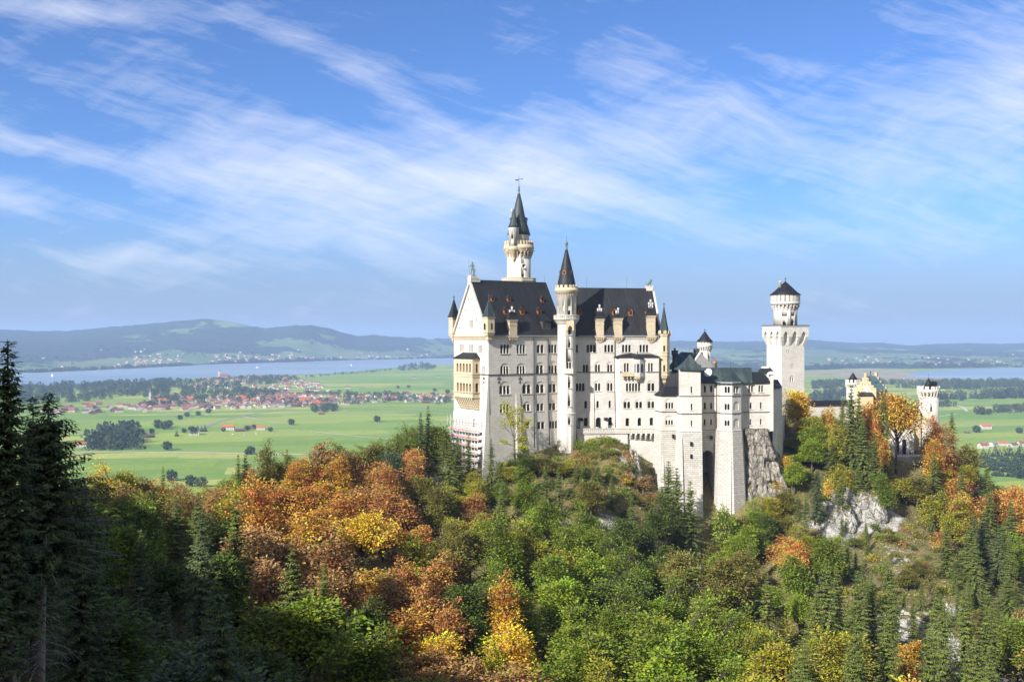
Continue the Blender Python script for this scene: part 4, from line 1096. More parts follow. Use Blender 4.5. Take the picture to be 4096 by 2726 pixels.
buttress(fl, 1058, 1118, 345, 1100, Z2, 2.6, .15)
buttress(fr_, 690, 728, 632, 1240, Z4, 1.9, .1)
k = MB()
k.frustum([P3(fl.A - tl * 3.6 + nl_ * .5, -62), P3(fl.A + tl * .6 + nl_ * .62, -62), P3(fl.A + tl * .6 - nl_ * 5.5, -62), P3(fl.A - tl * 3.6 - nl_ * 5.5, -62)],
          [P3(fl.A - tl * .15 + nl_ * .05, zs - .1), P3(fl.A + tl * .1 + nl_ * .05, zs - .1), P3(fl.A + tl * .1 - nl_ * 1.8, zs - .1), P3(fl.A - tl * .15 - nl_ * 1.8, zs - .1)]); k.obj('corner_buttress', LIME, palace)

# oriel and balcony on the projecting block
u0, z0 = frz.hit(*Z4(1335, 470), .9); u1, z1 = frz.hit(*Z4(1478, 205), .9); um = frz.hit(*Z4(1400, 300), 1.9)[0]
k = MB(); po = [frz.pt(u0 + .2, 0, 0), frz.pt(u0, 0, .5), frz.pt(um - 1.0, 0, 1.75), frz.pt(um + .5, 0, 1.75), frz.pt(u1, 0, .6), frz.pt(u1, 0, 0)]
k.prism([P3(p, z0) for p in po], (0, 0, z1 - z0)); ori = k.obj('oriel', M['white_render'], palace)
k = MB(); cmid = frz.pt(um, 0, .3)
k.frustum([P3(cmid.lerp(p, .25), z0 - 2.1) for p in po], [P3(cmid.lerp(p, .8), z0 - .9) for p in po]); k.frustum([P3(cmid.lerp(p, .95), z0 - .85) for p in po], [P3(cmid.lerp(p, 1.06), z0 - .02) for p in po]); k.obj('oriel_corbel', SAND, ori)
k = MB()
for i in (1, 2, 3):
    a, b = po[i], po[i + 1]; f_ = Fac(a, b); w = min(f_.L * .3, .62)
    k.prism([f_.pt(q, z, .01) for q, z in arch_poly(f_.L / 2 - w, f_.L / 2 + w, z0 + 1.6, z0 + 4.9)], f_.n * .05)
k.obj('oriel_window', M['oriel_glass'], ori)
k = MB(); k.frustum([P3(cmid.lerp(p, 1.12), z1) for p in po], [P3(cmid.lerp(p, .12), z1 + 1.9) for p in po]); finial(k, P3(cmid, 0), z1 + 1.7, 1.6, .25); k.obj('oriel_roof', SLATE, ori)
a0_, zt = frz.hit(*Z4(1158, 412), 1.2); a1_, zb = frz.hit(*Z4(1335, 464), 1.2)
k = MB(); k.prism([frz.pt(a0_, zb, -.05), frz.pt(a1_ + .3, zb, -.05), frz.pt(a1_ + .3, zb, 1.4), frz.pt(a0_, zb, 1.4)], (0, 0, .3))
k.prism([frz.pt(a0_, zb + .3, 1.15), frz.pt(a1_ + .3, zb + .3, 1.15), frz.pt(a1_ + .3, zb + .3, 1.38), frz.pt(a0_, zb + .3, 1.38)], (0, 0, zt - zb - .3))
k.prism([frz.pt(a0_, zb + .3, 0), frz.pt(a0_ + .2, zb + .3, 0), frz.pt(a0_ + .2, zb + .3, 1.15), frz.pt(a0_, zb + .3, 1.15)], (0, 0, zt - zb - .3))
for i in range(4): k.box(frz.pt(a0_ + .5 + i * 1.35, zb - .9, .55), .35, 1.1, .9, frz.t)
k.obj('balcony', SAND, palace)

# terrace along the foot of the front, on brackets to the right
zr_ = zat(Z4(0, 1246)[1], 369); zd = zat(Z4(0, 1306)[1], 368.5)
tp = [at_px(Z4(480, 0)[0], 366.6), at_px(Z4(1045, 0)[0], 369.2), at_px(Z4(1640, 0)[0], 369.4), at_px(Z4(1690, 0)[0], 366.2)]
k = MB(); inner = [at_px(Z4(480, 0)[0], 371), at_px(Z4(1045, 0)[0], 373.5), at_px(Z4(1640, 0)[0], 375), at_px(Z4(1700, 0)[0], 371)]
for i in range(3): k.prism([P3(p, zd - .35) for p in (tp[i], tp[i + 1], inner[i + 1], inner[i])], (0, 0, .5))
ter = k.obj('terrace', LIME, palace)
for i in range(3):
    f_ = Fac(tp[i], tp[i + 1]); k = MB(); np_ = max(2, round(f_.L / 5.6))
    k.prism([f_.pt(-.1, zr_, -.35), f_.pt(f_.L + .1, zr_, -.35), f_.pt(f_.L + .1, zr_, .1), f_.pt(-.1, zr_, .1)], (0, 0, .28))
    k.prism([f_.pt(0, zd + .15, -.3), f_.pt(f_.L, zd + .15, -.3), f_.pt(f_.L, zd + .15, .12), f_.pt(0, zd + .15, .12)], (0, 0, .3))
    k.prism([f_.pt(0, zd + .45, -.28), f_.pt(f_.L, zd + .45, -.28), f_.pt(f_.L, zd + .45, -.12), f_.pt(0, zd + .45, -.12)], (0, 0, zr_ - zd - .45))
    for j in range(np_ * 6 + 1):
        w = .5 if j % 6 == 0 else .2
        k.box(f_.pt(f_.L * j / (np_ * 6), zd + .45, -.08), w, .3, zr_ - zd - .45, f_.t)
    k.obj('balustrade', TRIM, ter)
sub = MB()
sub.prism([P3(p, -60) for p in (at_px(Z4(484, 0)[0], 367.0), at_px(Z4(1045, 0)[0], 369.6), at_px(Z4(1232, 0)[0], 369.7), at_px(Z4(1232, 0)[0], 373), at_px(Z4(484, 0)[0], 371))], (0, 0, zd + 59.65))
sub.obj('terrace_wall', LIME, ter)
f_ = Fac(tp[1], tp[2])
for j in range(6):
    u, _ = f_.hit(*Z4(1282 + 76 * j, 1320)); k = MB()
    for s_ in range(3): k.box(f_.pt(u, zd - .35 - .75 * (s_ + 1), -2.0 + .25 * (2 - s_)), .7, 3.2 - .9 * s_, .74, f_.t)
    k.obj('terrace_bracket', TRIM, ter)
# little lean-to hoods and huts on the terrace
for x0, x1, y0, y1 in ((498, 552, 1095, 1235), (880, 925, 1090, 1235)):
    a, zt = fr_.hit(*Z4(x0, y0)); b, zb = fr_.hit(*Z4(x1, y1)); k = MB()
    k.prism([fr_.pt(a + .25, zd, .3), fr_.pt(b - .1, zd, .3), fr_.pt(b - .1, zd, 1.8), fr_.pt(a + .25, zd, 1.8)], (0, 0, zt - zd - .7)); h_ = k.obj('terrace_hut', M['white_render'], palace)
    k = MB(); k.frustum([fr_.pt(a - .1, zt - .68, .3), fr_.pt(b + .2, zt - .68, .3), fr_.pt(b + .2, zt - .68, 2.2), fr_.pt(a - .1, zt - .68, 2.2)], [fr_.pt(a - .1, zt + .3, .25), fr_.pt(b + .2, zt + .3, .25), fr_.pt(b + .2, zt + .3, .5), fr_.pt(a - .1, zt + .3, .5)]); k.obj('hut_roof', SLATE, h_)
# lightning rods
for x, y0, y1, z_ in ((1557, 0, 110, Z1), (566, 572, 712, Z3), (1113, 580, 720, Z3)):
    q = z_(x, y1); d = 383; k = MB(); k.tube([P3(at_px(q[0], d), zat(q[1], d) - 1), P3(at_px(q[0], d), zat(z_(0, y0)[1], d))], .05, 4); k.obj('lightning_rod', M['lead_metal'], palace)
# pedestals on the two gable tops
pd0 = fl.pt(-.1 + 2.2, 0, -11.9); zp0 = zat(Z1(0, 62)[1], pd0.y)
k = MB(); k.box(P3(fl.pt(1.4, 0, -11.9), zat(Z1(0, 108)[1], 360)), 4.2, 2.0, zp0 - zat(Z1(0, 108)[1], 360), tl); k.box(P3(fl.pt(1.0, 0, -11.9), zp0), 3.4, 2.2, .5, tl); k.box(P3(fl.pt(.7, 0, -11.9), zp0 + .5), 2.6, 1.8, .8, tl); k.obj('gable_pedestal', TRIM, palace)
kn = fl.pt(.7, 0, -11.9); zk = zp0 + 1.3
pd1 = fr_.pt(RL - 1.0, 0, -10.7); zl = zat(Z3(0, 697)[1], pd1.y)
k = MB(); k.box(P3(pd1, zat(Z3(0, 760)[1], pd1.y)), 2.6, 1.9, zl - zat(Z3(0, 760)[1], pd1.y), fr_.t); k.box(P3(pd1, zl), 2.9, 2.2, .25, fr_.t); k.obj('gable_pedestal', TRIM, palace)
# coping of the east verge
k = MB(); k.prism([fr_.pt(RL + .1, z, -s) for s, z in ((-.7, ZE - .8), (10.7, 19.45), (10.7, 18.2), (-.7, ZE - 2.0))], fr_.t * .7); k.obj('gable_coping', TRIM, palace)

# ============ stair tower between the two halves of the front
dT = 365.2; T0 = at_px(2266, dT)
stair = thing('stair_tower', 'slim round white stair tower with balcony, battlement and dark pointed spire', 'tower', (T0.x, T0.y, -45))
zz = lambda y: zat(Z3(0, y)[1], dT)
z4 = lambda y: zat(Z4(0, y)[1], dT)
k = MB(); k.lathe(T0, [(3.5, -60), (3.46, z4(1020)), (3.33, z4(1008)), (3.3, zz(1215)), (3.3, zz(1120))], 40); sh = k.obj('shaft', M['limestone_round_3.3'], stair)
k = MB(); k.lathe(T0, [(3.65, zz(1150)), (3.65, zz(805)), (3.8, zz(800)), (3.8, zz(795))], 40); sh2 = k.obj('upper_shaft', M['limestone_round_3.3'], stair)
cs = Cuts()


def tower_win(c, r, px, y0, y1, w, d, parent, n_=1, mats=None, square=False, sill=False, arch=None, cs_=None, pm=None):
    s_ = max(-.98, min(.98, ((px - CX_S) / F_S * d - c.x) / r)); e = Vector((s_, -math.sqrt(1 - s_ * s_), 0)); t = Vector((-e.y, e.x, 0))
    P = c + e * r; f = Fac(P - t * w / 2, P + t * w / 2); za, zb = zat(y0, d), zat(y1, d)
    pn = MB(); pier = .22 if n_ > 1 else 0; ww = (w - pier * (n_ - 1)) / n_
    for i in range(n_):
        a = i * (ww + pier); pol = [(a, zb), (a + ww, zb), (a + ww, za), (a, za)] if square else arch_poly(a, a + ww, zb, za)
        cs_.deep.prism([f.pt(x, z, -.8) for x, z in pol], f.n * 1.6)
        pn.add([f.pt(a - .05, zb, -.6), f.pt(a + ww + .05, zb, -.6), f.pt(a + ww + .05, za, -.6), f.pt(a - .05, za, -.6)], [[0, 1, 2, 3]])
    if arch is not None: cs_.shallow.prism([f.pt(x, z, -.3) for x, z in arch_poly(-.25, w + .25, zb, zat(arch, d))], f.n * 1.3)
    o = pn.obj('window', pm or M['glass'], parent, recalc=False)
    if sill: q = MB(); q.prism([f.pt(-.25, zb - .3, -.15), f.pt(w + .25, zb - .3, -.15), f.pt(w + .25, zb - .3, .25), f.pt(-.25, zb - .3, .25)], (0, 0, .25)); q.obj('window_sill', TRIM, o)
    return o


for x, y0, y1, n_, w, ar in ((352, 250, 345, 2, 1.8, 224), (355, 542, 632, 1, .95, None), (355, 818, 902, 1, .95, None), (355, 1105, 1175, 1, .95, None)):
    tower_win(T0, 3.3, Z4(x, 0)[0], Z4(0, y0)[1], Z4(0, y1)[1], w, dT, stair, n_, sill=True, arch=Z4(0, ar)[1] if ar else None, cs_=cs)
for x, y0, y1 in ((328, 1285, 1355), (326, 1468, 1530)): tower_win(T0, 3.3, Z3(x, 0)[0], Z3(0, y0)[1], Z3(0, y1)[1], .95, dT, stair, sill=True, cs_=cs)
cs2 = Cuts()
for x in (172, 242, 326, 395): tower_win(T0, 3.65, Z3(x, 0)[0], Z3(0, 1030 if x != 326 else 1028)[1], Z3(0, 1088)[1], .95 if x == 326 else .2, dT, stair, cs_=cs2, arch=Z3(0, 955)[1], pm=M['glass'])
for i in range(9):
    a = 2 * math.pi * i / 9 + .4
cs.apply(sh); cs2.apply(sh2)
k = MB(); k.lathe(T0, [(3.35, zz(1215)), (3.7, zz(1205)), (3.7, zz(1195)), (4.1, zz(1185)), (4.1, zz(1172)), (4.5, zz(1165)), (4.6, zz(1150)), (4.75, zz(1148)), (4.75, zz(1140))], 40); bal = k.obj('balcony', TRIM, stair)
k = MB(); k.lathe(T0, [(4.55, zz(1100)), (4.8, zz(1099)), (4.8, zz(1091)), (4.55, zz(1090))], 40)
for i in range(44):
    a = 2 * math.pi * i / 44; e = Vector((math.cos(a), math.sin(a), 0)); q = T0 + e * 4.62; k.box(P3(q, zz(1140)), .2, .34 if i % 4 else .6, zz(1100) - zz(1140), e)
k.obj('balustrade', TRIM, bal)
# bracketed closet hanging under the balcony
fT = Fac(T0 + Vector((-2, -3.6, 0)), T0 + Vector((2, -3.6, 0))); a = fT.hit(*Z3(290, 1200))[0]; b = fT.hit(*Z3(392, 1200))[0]
k = MB(); k.prism([fT.pt(x, z, -1.2) for x, z in ((a, zz(1158)), (b, zz(1158)), (b, zz(1300)), (b - .55, zz(1305)), (b - .6, zz(1260)), ((a + b) / 2, zz(1232)), (a + .6, zz(1260)), (a + .55, zz(1305)), (a, zz(1300)))], fT.n * 2.0); k.obj('closet', SAND, stair)
# window balcony half way up
fT = Fac(T0 + Vector((-2, -3.3, 0)), T0 + Vector((2, -3.3, 0))); a, zt = fT.hit(*Z4(290, 350)); b, zb = fT.hit(*Z4(420, 425))
k = MB(); k.prism([fT.pt(a, zb, -1), fT.pt(b, zb, -1), fT.pt(b, zb, .5), fT.pt(a, zb, .5)], (0, 0, zt - zb)); k.obj('window_ledge', TRIM, stair)
k = MB(); zc = zat(Z4(0, 425)[1], dT); k.lathe(T0, [(3.3, zc), (3.5, zc + .04), (3.5, zc + .25), (3.3, zc + .3)], 40); zc = z4(1020); k.lathe(T0, [(3.3, zc - .1), (3.62, zc), (3.62, zc + .2), (3.3, zc + .5)], 40); k.obj('string_course', TRIM, stair)
k = MB(); corbels(k, T0, 3.65, 3.95, zz(828), zz(802), 26, .4, steps=2); k.lathe(T0, [(3.6, zz(802)), (4.0, zz(800)), (4.05, zz(775)), (4.45, zz(760)), (4.45, zz(745)), (4.15, zz(742)), (4.15, zz(720)), (3.2, zz(719))], 40); crenels(k, T0, 4.15, zz(722), zz(681), 15, .45, .62); k.obj('battlement', SAND, stair)
k = MB(); k.lathe(T0, [(3.45, zz(718)), (3.42, zz(690)), (3.05, zz(620)), (2.35, zz(500)), (1.75, zz(400)), (.9, zz(270)), (.42, zz(195))], 28); sp = k.obj('spire', M['slate_roof'], stair)
k = MB(); finial(k, T0, zz(200), zz(10) - zz(200), .55); k.lathe(T0, [(.45, zz(203)), (.55, zz(197)), (.4, zz(190)), (.28, zz(170)), (.45, zz(158)), (.25, zz(140))], 10); k.obj('finial', M['verdigris'], sp)
for x in (193, 258, 365):
    s_ = max(-.97, min(.97, ((Z3(x, 0)[0] - CX_S) / F_S * dT - T0.x) / 2.45)); e = Vector((s_, -math.sqrt(1 - s_ * s_), 0)); t = Vector((-e.y, e.x, 0)); k = MB()
    q = T0 + e * 2.55; k.prism([P3(q, 0) + t * a_ + Vector((0, 0, z)) for a_, z in ((-.65, zz(540)), (.65, zz(540)), (.65, zz(500)), (0, zz(478)), (-.65, zz(500)))], -e * 1.2); dd = k.obj('dormer', M['orange_wood'] if x == 258 else M['lead_metal'], stair)
    k = MB(); k.prism([P3(q, 0) + e * .0 + t * a_ + Vector((0, 0, z)) for a_, z in arch_poly(-.3, .3, zz(532), zz(496))], e * .05); k.obj('dormer_window', M['glass'], dd)
# rainwater slope against the tower on the west roof

# ============ tall round tower behind the palace
dN = 397.0; N0 = at_px(2075.5, dN)
nt = thing('watch_tower', 'tallest round white tower with battlement, side turret and slender spire above the roof', 'tower', (N0.x, N0.y, -45))
zn = lambda y: zat(Z8(0, y)[1], dN)
rpx = lambda w: w * .3062 / F_S * dN
k = MB(); k.lathe(N0, [(rpx(157), -60), (rpx(157), zn(1405)), (rpx(155), zn(1400)), (rpx(155), zn(1100))], 44); sh = k.obj('shaft', M['limestone_round_5.0'], nt); cs = Cuts()
tower_win(N0, rpx(155), Z8(1017, 0)[0], Z8(0, 1362)[1], Z8(0, 1408)[1], 1.1, dN, nt, cs_=cs); tower_win(N0, rpx(155), Z8(1105, 0)[0], Z8(0, 1362)[1], Z8(0, 1408)[1], 1.1, dN, nt, cs_=cs)
tower_win(N0, rpx(155), Z8(1019, 0)[0], Z8(0, 1240)[1], Z8(0, 1276)[1], 1.0, dN, nt, square=True, cs_=cs); cs.apply(sh)
s_ = ((Z8(1026, 0)[0] - CX_S) / F_S * dN - N0.x) / rpx(155); e = Vector((s_, -math.sqrt(1 - s_ * s_), 0)); t = Vector((-e.y, e.x, 0)); q = N0 + e * rpx(155); zc = zn(1264)
k = MB()
for i in range(20):
    a = 2 * math.pi * i / 20; b = 2 * math.pi * (i + 1) / 20
    k.prism([P3(q, zc) - e * .4 + t * (r_ * math.cos(w)) + Vector((0, 0, r_ * math.sin(w))) for r_, w in ((.75, a), (1.15, a), (1.15, b), (.75, b))], e * .75)
k.obj('round_window_ring', TRIM, nt)
k = MB(); k.lathe(N0, [(rpx(225), zn(1475)), (rpx(225), zn(1424)), (rpx(232), zn(1422)), (rpx(232), zn(1413)), (rpx(200), zn(1412))], 8, False, R(10)); pf = k.obj('platform', SAND, nt)
k = MB()
for i in range(8):
    a = R(10 + 45 * i + 22.5); e = Vector((math.cos(a), math.sin(a), 0)); t = Vector((-e.y, e.x, 0)); q = N0 + e * rpx(225) * math.cos(R(22.5)); L = rpx(225) * math.sin(R(22.5))
    for j in range(7):
        x0 = -L * .85 + j * L * .28
        for d_ in (-1, 1): k.tube([q + t * x0 + e * .04 + Vector((0, 0, zn(1460))), q + t * (x0 + d_ * L * .14) + e * .04 + Vector((0, 0, zn(1430)))], .1, 4)
k.obj('platform_tracery', TRIM, pf)
k = MB(); corbels(k, N0, rpx(155), rpx(188), zn(1152), zn(1068), 22, .34, steps=4); k.lathe(N0, [(rpx(154), zn(1092)), (rpx(172), zn(1085)), (rpx(188), zn(1060)), (rpx(188), zn(1045)), (rpx(199), zn(1035)), (rpx(199), zn(1000)), (rpx(192), zn(998)), (rpx(192), zn(985)), (rpx(150), zn(984))], 44)
gal = k.obj('gallery', SAND, nt)
k = MB(); crenels(k, N0, rpx(192), zn(988), zn(932), 26, .5, .55); k.obj('battlement', SAND, gal)
k = MB()
for i in range(10):
    a = 2 * math.pi * i / 10 + .2; e = Vector((math.cos(a), math.sin(a), 0)); k.tube([P3(N0 + e * rpx(195), zn(1050)), P3(N0 + e * rpx(212), zn(1056))], .22, 5)
k.obj('gargoyles', SAND, gal)
k = MB(); k.lathe(N0, [(rpx(135), zn(1000)), (rpx(135), zn(870)), (rpx(142), zn(860)), (rpx(142), zn(848))], 36); k.obj('upper_drum', M['limestone_round_4.0'], nt)
cN = at_px(Z8(966, 0)[0], dN)
k = MB(); k.lathe(N0, [(rpx(152), zn(850)), (rpx(138), zn(800)), (rpx(108), zn(700)), (rpx(80), zn(600)), (rpx(78), zn(595)), (rpx(48), zn(440)), (rpx(18), zn(318))], 20); sp = k.obj('spire', COPPER, nt)
k = MB(); k.lathe(N0, [(rpx(20), zn(318)), (rpx(20), zn(308)), (rpx(11), zn(300)), (rpx(11), zn(268)), (rpx(17), zn(262)), (rpx(8), zn(250)), (rpx(14), zn(236)), (rpx(10), zn(220)), (rpx(4), zn(205)), (rpx(3), zn(75)), (rpx(1), zn(70))], 10); k.obj('finial', M['verdigris'], sp)
k = MB(); zv = zn(120)
k.tube([N0 + Vector((rpx(x), 0, zv - N0.z)) for x in (-6, 46)], .12, 5); k.prism([N0 + Vector((rpx(x), -.06, zn(y))) for x, y in ((-4, 118), (-18, 125), (-50, 116), (-40, 135), (-28, 138), (-36, 150), (-4, 132))], (0, .12, 0)); k.box(N0 + Vector((rpx(46), 0, zv - .2)), .25, .25, .4)
k.obj('weather_vane', M['lead_metal'], sp)
for x, y0, y1, dr_ in ((1062, 690, 620, 0), (858, 690, 628, 0)):
    s_ = 1 if x > 966 else -1; q = N0 + Vector((s_ * rpx(92), -rpx(20), 0)); k = MB(); k.box(P3(q, zn(y0)), rpx(38), rpx(40), zn(645) - zn(y0)); d_ = k.obj('dormer', M['lead_metal'], sp)
    k = MB(); k.prism([P3(q, 0) + Vector((a * rpx(30), -rpx(30), z)) for a, z in ((-1, zn(645)), (1, zn(645)), (0, zn(618)))], (0, rpx(60), 0)); k.obj('dormer_roof', SLATE, d_)
sT = at_px(Z8(898, 0)[0], dN - 4.6); zs_ = lambda y: zat(Z8(0, y)[1], dN - 4.6)
k = MB(); k.lathe(sT, [(.15, zs_(1192)), (rpx(16), zs_(1182)), (rpx(22), zs_(1160)), (rpx(26), zs_(1150)), (rpx(26), zs_(1130)), (rpx(36), zs_(1122)), (rpx(36), zs_(1095)), (rpx(48), zs_(1088)), (rpx(48), zs_(1060)), (rpx(60), zs_(1052)), (rpx(68), zs_(1030)), (rpx(68), zs_(1000)), (rpx(64), zs_(995)), (rpx(64), zs_(992))], 24); k.obj('side_turret_corbel', SAND, nt)
k = MB(); k.lathe(sT, [(rpx(66), zs_(995)), (rpx(66), zs_(775)), (rpx(72), zs_(765)), (rpx(72), zs_(752))], 28); st_ = k.obj('side_turret', M['limestone_round_2.5'], nt); cs = Cuts()
tower_win(sT, rpx(66), Z8(878, 0)[0], Z8(0, 850)[1], Z8(0, 905)[1], .75, dN - 4.6, st_, cs_=cs); cs.apply(st_)
k = MB(); k.lathe(sT, [(rpx(78), zs_(752)), (rpx(60), zs_(715)), (rpx(36), zs_(640)), (rpx(18), zs_(570)), (rpx(6), zs_(525))], 16); k.lathe(sT, [(rpx(3), zs_(528)), (rpx(9), zs_(518)), (rpx(3), zs_(508))], 8); k.obj('turret_spire', COPPER, st_)
k = MB(); q = N0 + Vector((-rpx(93), 0, 0)); k.lathe(q, [(rpx(10), zn(760)), (rpx(9), zn(545)), (rpx(13), zn(540)), (rpx(13), zn(530)), (rpx(8), zn(528)), (rpx(8), zn(505))], 8); k.obj('chimney', SAND, nt)

# ============ square tower with round top
dS = 425.0; C0 = at_px(3127.4, dS); th = R(19.4); ts = Vector((math.cos(th), math.sin(th), 0)); nn = Vector((-math.sin(th), math.cos(th), 0)); SS = 11.3
sqc = C0 + (ts + nn) * SS / 2
sq = thing('square_tower', 'tall square white tower with flared top and round turret under a dark cone roof', 'tower', (sqc.x, sqc.y, -50))
z6 = lambda y: zat(Z6(0, y)[1], dS)


def ring(s_, z): return [P3(sqc + ts * a * s_ / 2 + nn * b * s_ / 2, z) for a, b in ((-1, -1), (1, -1), (1, 1), (-1, 1))]


k = MB(); k.frustum(ring(SS * 1.04, -70), ring(SS * 1.02, z6(1190))); k.obj('plinth', LIME, sq)
k = MB(); k.frustum(ring(SS, z6(1190) - 4), ring(SS, z6(655))); shq = k.obj('shaft', LIME, sq)
G = SS * 1.24
k = MB(); k.frustum(ring(G, z6(660)), ring(G, z6(556))); gq = k.obj('gallery', LIME, sq)
k = MB(); k.frustum(ring(G * 1.025, z6(556) + .003), ring(G * 1.025, z6(548))); k.obj('gallery_rim', LIME, sq)
k = MB(); k.frustum(ring(G * 1.035, z6(547)), ring(G * 1.035, z6(538))); k.obj('gallery_deck', M['lead_metal'], gq)
k = MB()                                             # flared brackets with pointed arches between them
for fa, fb, ax in ((-nn, ts, 0), (-ts, -nn, 1), (nn, ts, 2), (ts, nn, 3)):
    for i in range(4):
        x = (-1 + 2 * i / 3) * 1.0
        w0, w1 = SS * .10, G * .105
        cx0 = x * (SS / 2 - w0 / 2 if i in (0, 3) else SS / 2); cx1 = x * (G / 2 - w1 / 2 if i in (0, 3) else G / 2)
        lo = [P3(sqc + fa * (SS / 2 - .3) + fb * (cx0 + s_ * w0 / 2), z6(752)) for s_ in (-1, 1)] + [P3(sqc + fa * (SS / 2 + .03) + fb * (cx0 + s_ * w0 / 2), z6(752)) for s_ in (1, -1)]
        hi = [P3(sqc + fa * (SS / 2 - .3) + fb * (cx1 + s_ * w1 / 2), z6(660)) for s_ in (-1, 1)] + [P3(sqc + fa * (G / 2 - .004 * i) + fb * (cx1 + s_ * w1 / 2), z6(660)) for s_ in (1, -1)]
        k.frustum(lo, hi)
k.obj('flared_bracket', LIME, gq)
# pointed arch recesses cut into the gallery skirt
for fa, fb in ((-nn, ts), (-ts, -nn), (ts, nn), (nn, -ts)):
    cut = MB()
    for i in range(3):
        xm = (-2 / 3 + 2 * i / 3) * G / 2 * .96; w = G * .088
        pts = [(-w, z6(672)), (w, z6(672)), (w, z6(640)), (w * .55, z6(618)), (0, z6(600)), (-w * .55, z6(618)), (-w, z6(640))]
        cut.prism([P3(sqc + fa * (SS / 2 + .25) + fb * (xm + a), z) for a, z in pts], fa * 3)
    boolean_cut(gq, cut)
cs = Cuts(); fR = Fac(C0, C0 + ts * SS); fLq = Fac(C0 + nn * SS, C0)
for x0, y0, x1, y1, f_, tp_ in ((478, 792, 502, 830, fR, None), (524, 935, 550, 978, fR, None), (518, 1075, 548, 1122, fR, 1058), (470, 1245, 520, 1290, fR, 1220), (316, 790, 322, 820, fLq, None), (386, 932, 392, 968, fLq, None)):
    window(cs, f_, Z6(x0, y0), Z6(x1, y1), 2 if x1 - x0 > 10 else 1, sq, Z6(0, tp_)[1] if tp_ else None, square=tp_ is None, sill=False, pier=.5)
cs.apply(shq)
rS = lambda w: w * .3892 / F_S * (dS + 6); cR = P3(sqc, 0); zq = lambda y: zat(Z6(0, y)[1], dS + 5)
k = MB(); k.lathe(cR, [(rS(119), zq(545)), (rS(119), zq(350))], 44); drm = k.obj('drum', M['limestone_round_5.0'], sq); cs = Cuts()
for x, y0, y1, w, sqr in ((440, 437, 447, 2.2, True), (528, 437, 447, 1.6, True), (438, 505, 540, 1.5, False), (523, 498, 540, 1.9, False)): tower_win(cR, rS(119), Z6(x, 0)[0], Z6(0, y0)[1], Z6(0, y1)[1], w, dS + 5, drm, square=sqr, cs_=cs)
cs.apply(drm)
k = MB(); corbels(k, cR, rS(119), rS(143), zq(380), zq(334), 22, .42, steps=3); k.lathe(cR, [(rS(118), zq(345)), (rS(130), zq(338)), (rS(144), zq(326)), (rS(148), zq(322)), (rS(148), zq(300)), (rS(120), zq(299))], 44); crenels(k, cR, rS(148), zq(301), zq(225), 22, 1.0, .78, round_top=False); k.lathe(cR, [(rS(98), zq(300)), (rS(98), zq(226))], 32)
k.obj('crown_gallery', M['limestone_round_5.0'], sq)
k = MB(); k.lathe(cR, [(rS(156), zq(229)), (rS(156), zq(224)), (rS(118), zq(196)), (rS(60), zq(140)), (rS(4), zq(88))], 28); rq = k.obj('roof', M['black_roof'], sq)
k = MB(); k.lathe(cR, [(rS(5), zq(92)), (rS(3), zq(72)), (rS(10), zq(62)), (rS(9), zq(52)), (rS(2), zq(46))], 10); k.obj('finial', M['verdigris'], rq)
q = cR + Vector((-rS(58), -1.0, 0)); k = MB(); k.lathe(q, [(rS(12), zq(175)), (rS(11), zq(100)), (rS(16), zq(96)), (rS(16), zq(84))], 8); k.obj('chimney', SAND, rq)

# ============ residence wing with its own square block, polygonal bay and battered foundations
bw = thing('residence_wing', 'lower white wing with square block, polygonal bay and tall rusticated foundations', 'building', tuple(SP(2870, 1750, 366)))
d5 = lambda x, d: at_px(Z5(x, 0)[0], d)
zv = lambda y, d: zat(Z5(0, y)[1], d)


def offs(poly, r):
    """polygon (left to right, open at the back) pushed outwards by r"""
    out = []
    for i, p in enumerate(poly):
        a = poly[max(i - 1, 0)]; b = poly[min(i + 1, len(poly) - 1)]; t = (b - a).normalized(); out.append(p + Vector((t.y, -t.x, 0)) * r)
    return out


def block(name, front, back, ztop, zbot, m_, r0=0, r1=0):
    k = MB(); k.frustum([P3(p, zbot) for p in offs(front, r1) + back], [P3(p, ztop) for p in offs(front, r0) + back]); return k.obj(name, m_, bw)


BK = [d5(1640, 384), d5(690, 384)]
anx = [d5(70, 368.5), d5(160, 362.5), d5(372, 363.3)]; anb = [d5(372, 376), d5(75, 376)]
blk_u = [d5(392, 359.4), d5(690, 359.8)]; blb = [d5(690, 372), d5(392, 372)]
blk_l = [d5(368, 362.2), d5(430, 359.0), d5(707, 359.4)]; bll = [d5(707, 372), d5(370, 372)]
rec = [d5(680, 366.6), d5(915, 367)]
bayp = [d5(908, 366.6), d5(962, 361.6), d5(1120, 360.6), d5(1240, 363.2), d5(1262, 368)]
rgt = [d5(1240, 367.6), d5(1675, 369)]
zsm = zv(1440, 361)
w_an = block('annex_wall', anx, anb, zv(955, 363), zsm, LIME); w_bu = block('block_wall', blk_u, blb, zv(606, 359.6), zv(966, 359.4), LIME); w_bl = block('block_base_wall', blk_l, bll, zv(966, 359.4) - .002, zsm, LIME)
w_rc = block('wall', rec, [d5(915, 380), d5(690, 380)], zv(775, 367), zsm, LIME); w_by = block('bay_wall', bayp, [d5(1262, 378), d5(908, 378)], zv(778, 361), zsm, LIME); w_rt = block('wall', rgt, [d5(1675, 382), d5(1240, 382)], zv(775, 368), zv(1450, 368), LIME)
f_an, f_bu, f_bl, f_rc, f_b1, f_b2, f_rt = Fac(anx[1], anx[2]), Fac(*blk_u), Fac(blk_l[1], blk_l[2]), Fac(*rec), Fac(bayp[1], bayp[2]), Fac(bayp[2], bayp[3]), Fac(*rgt)
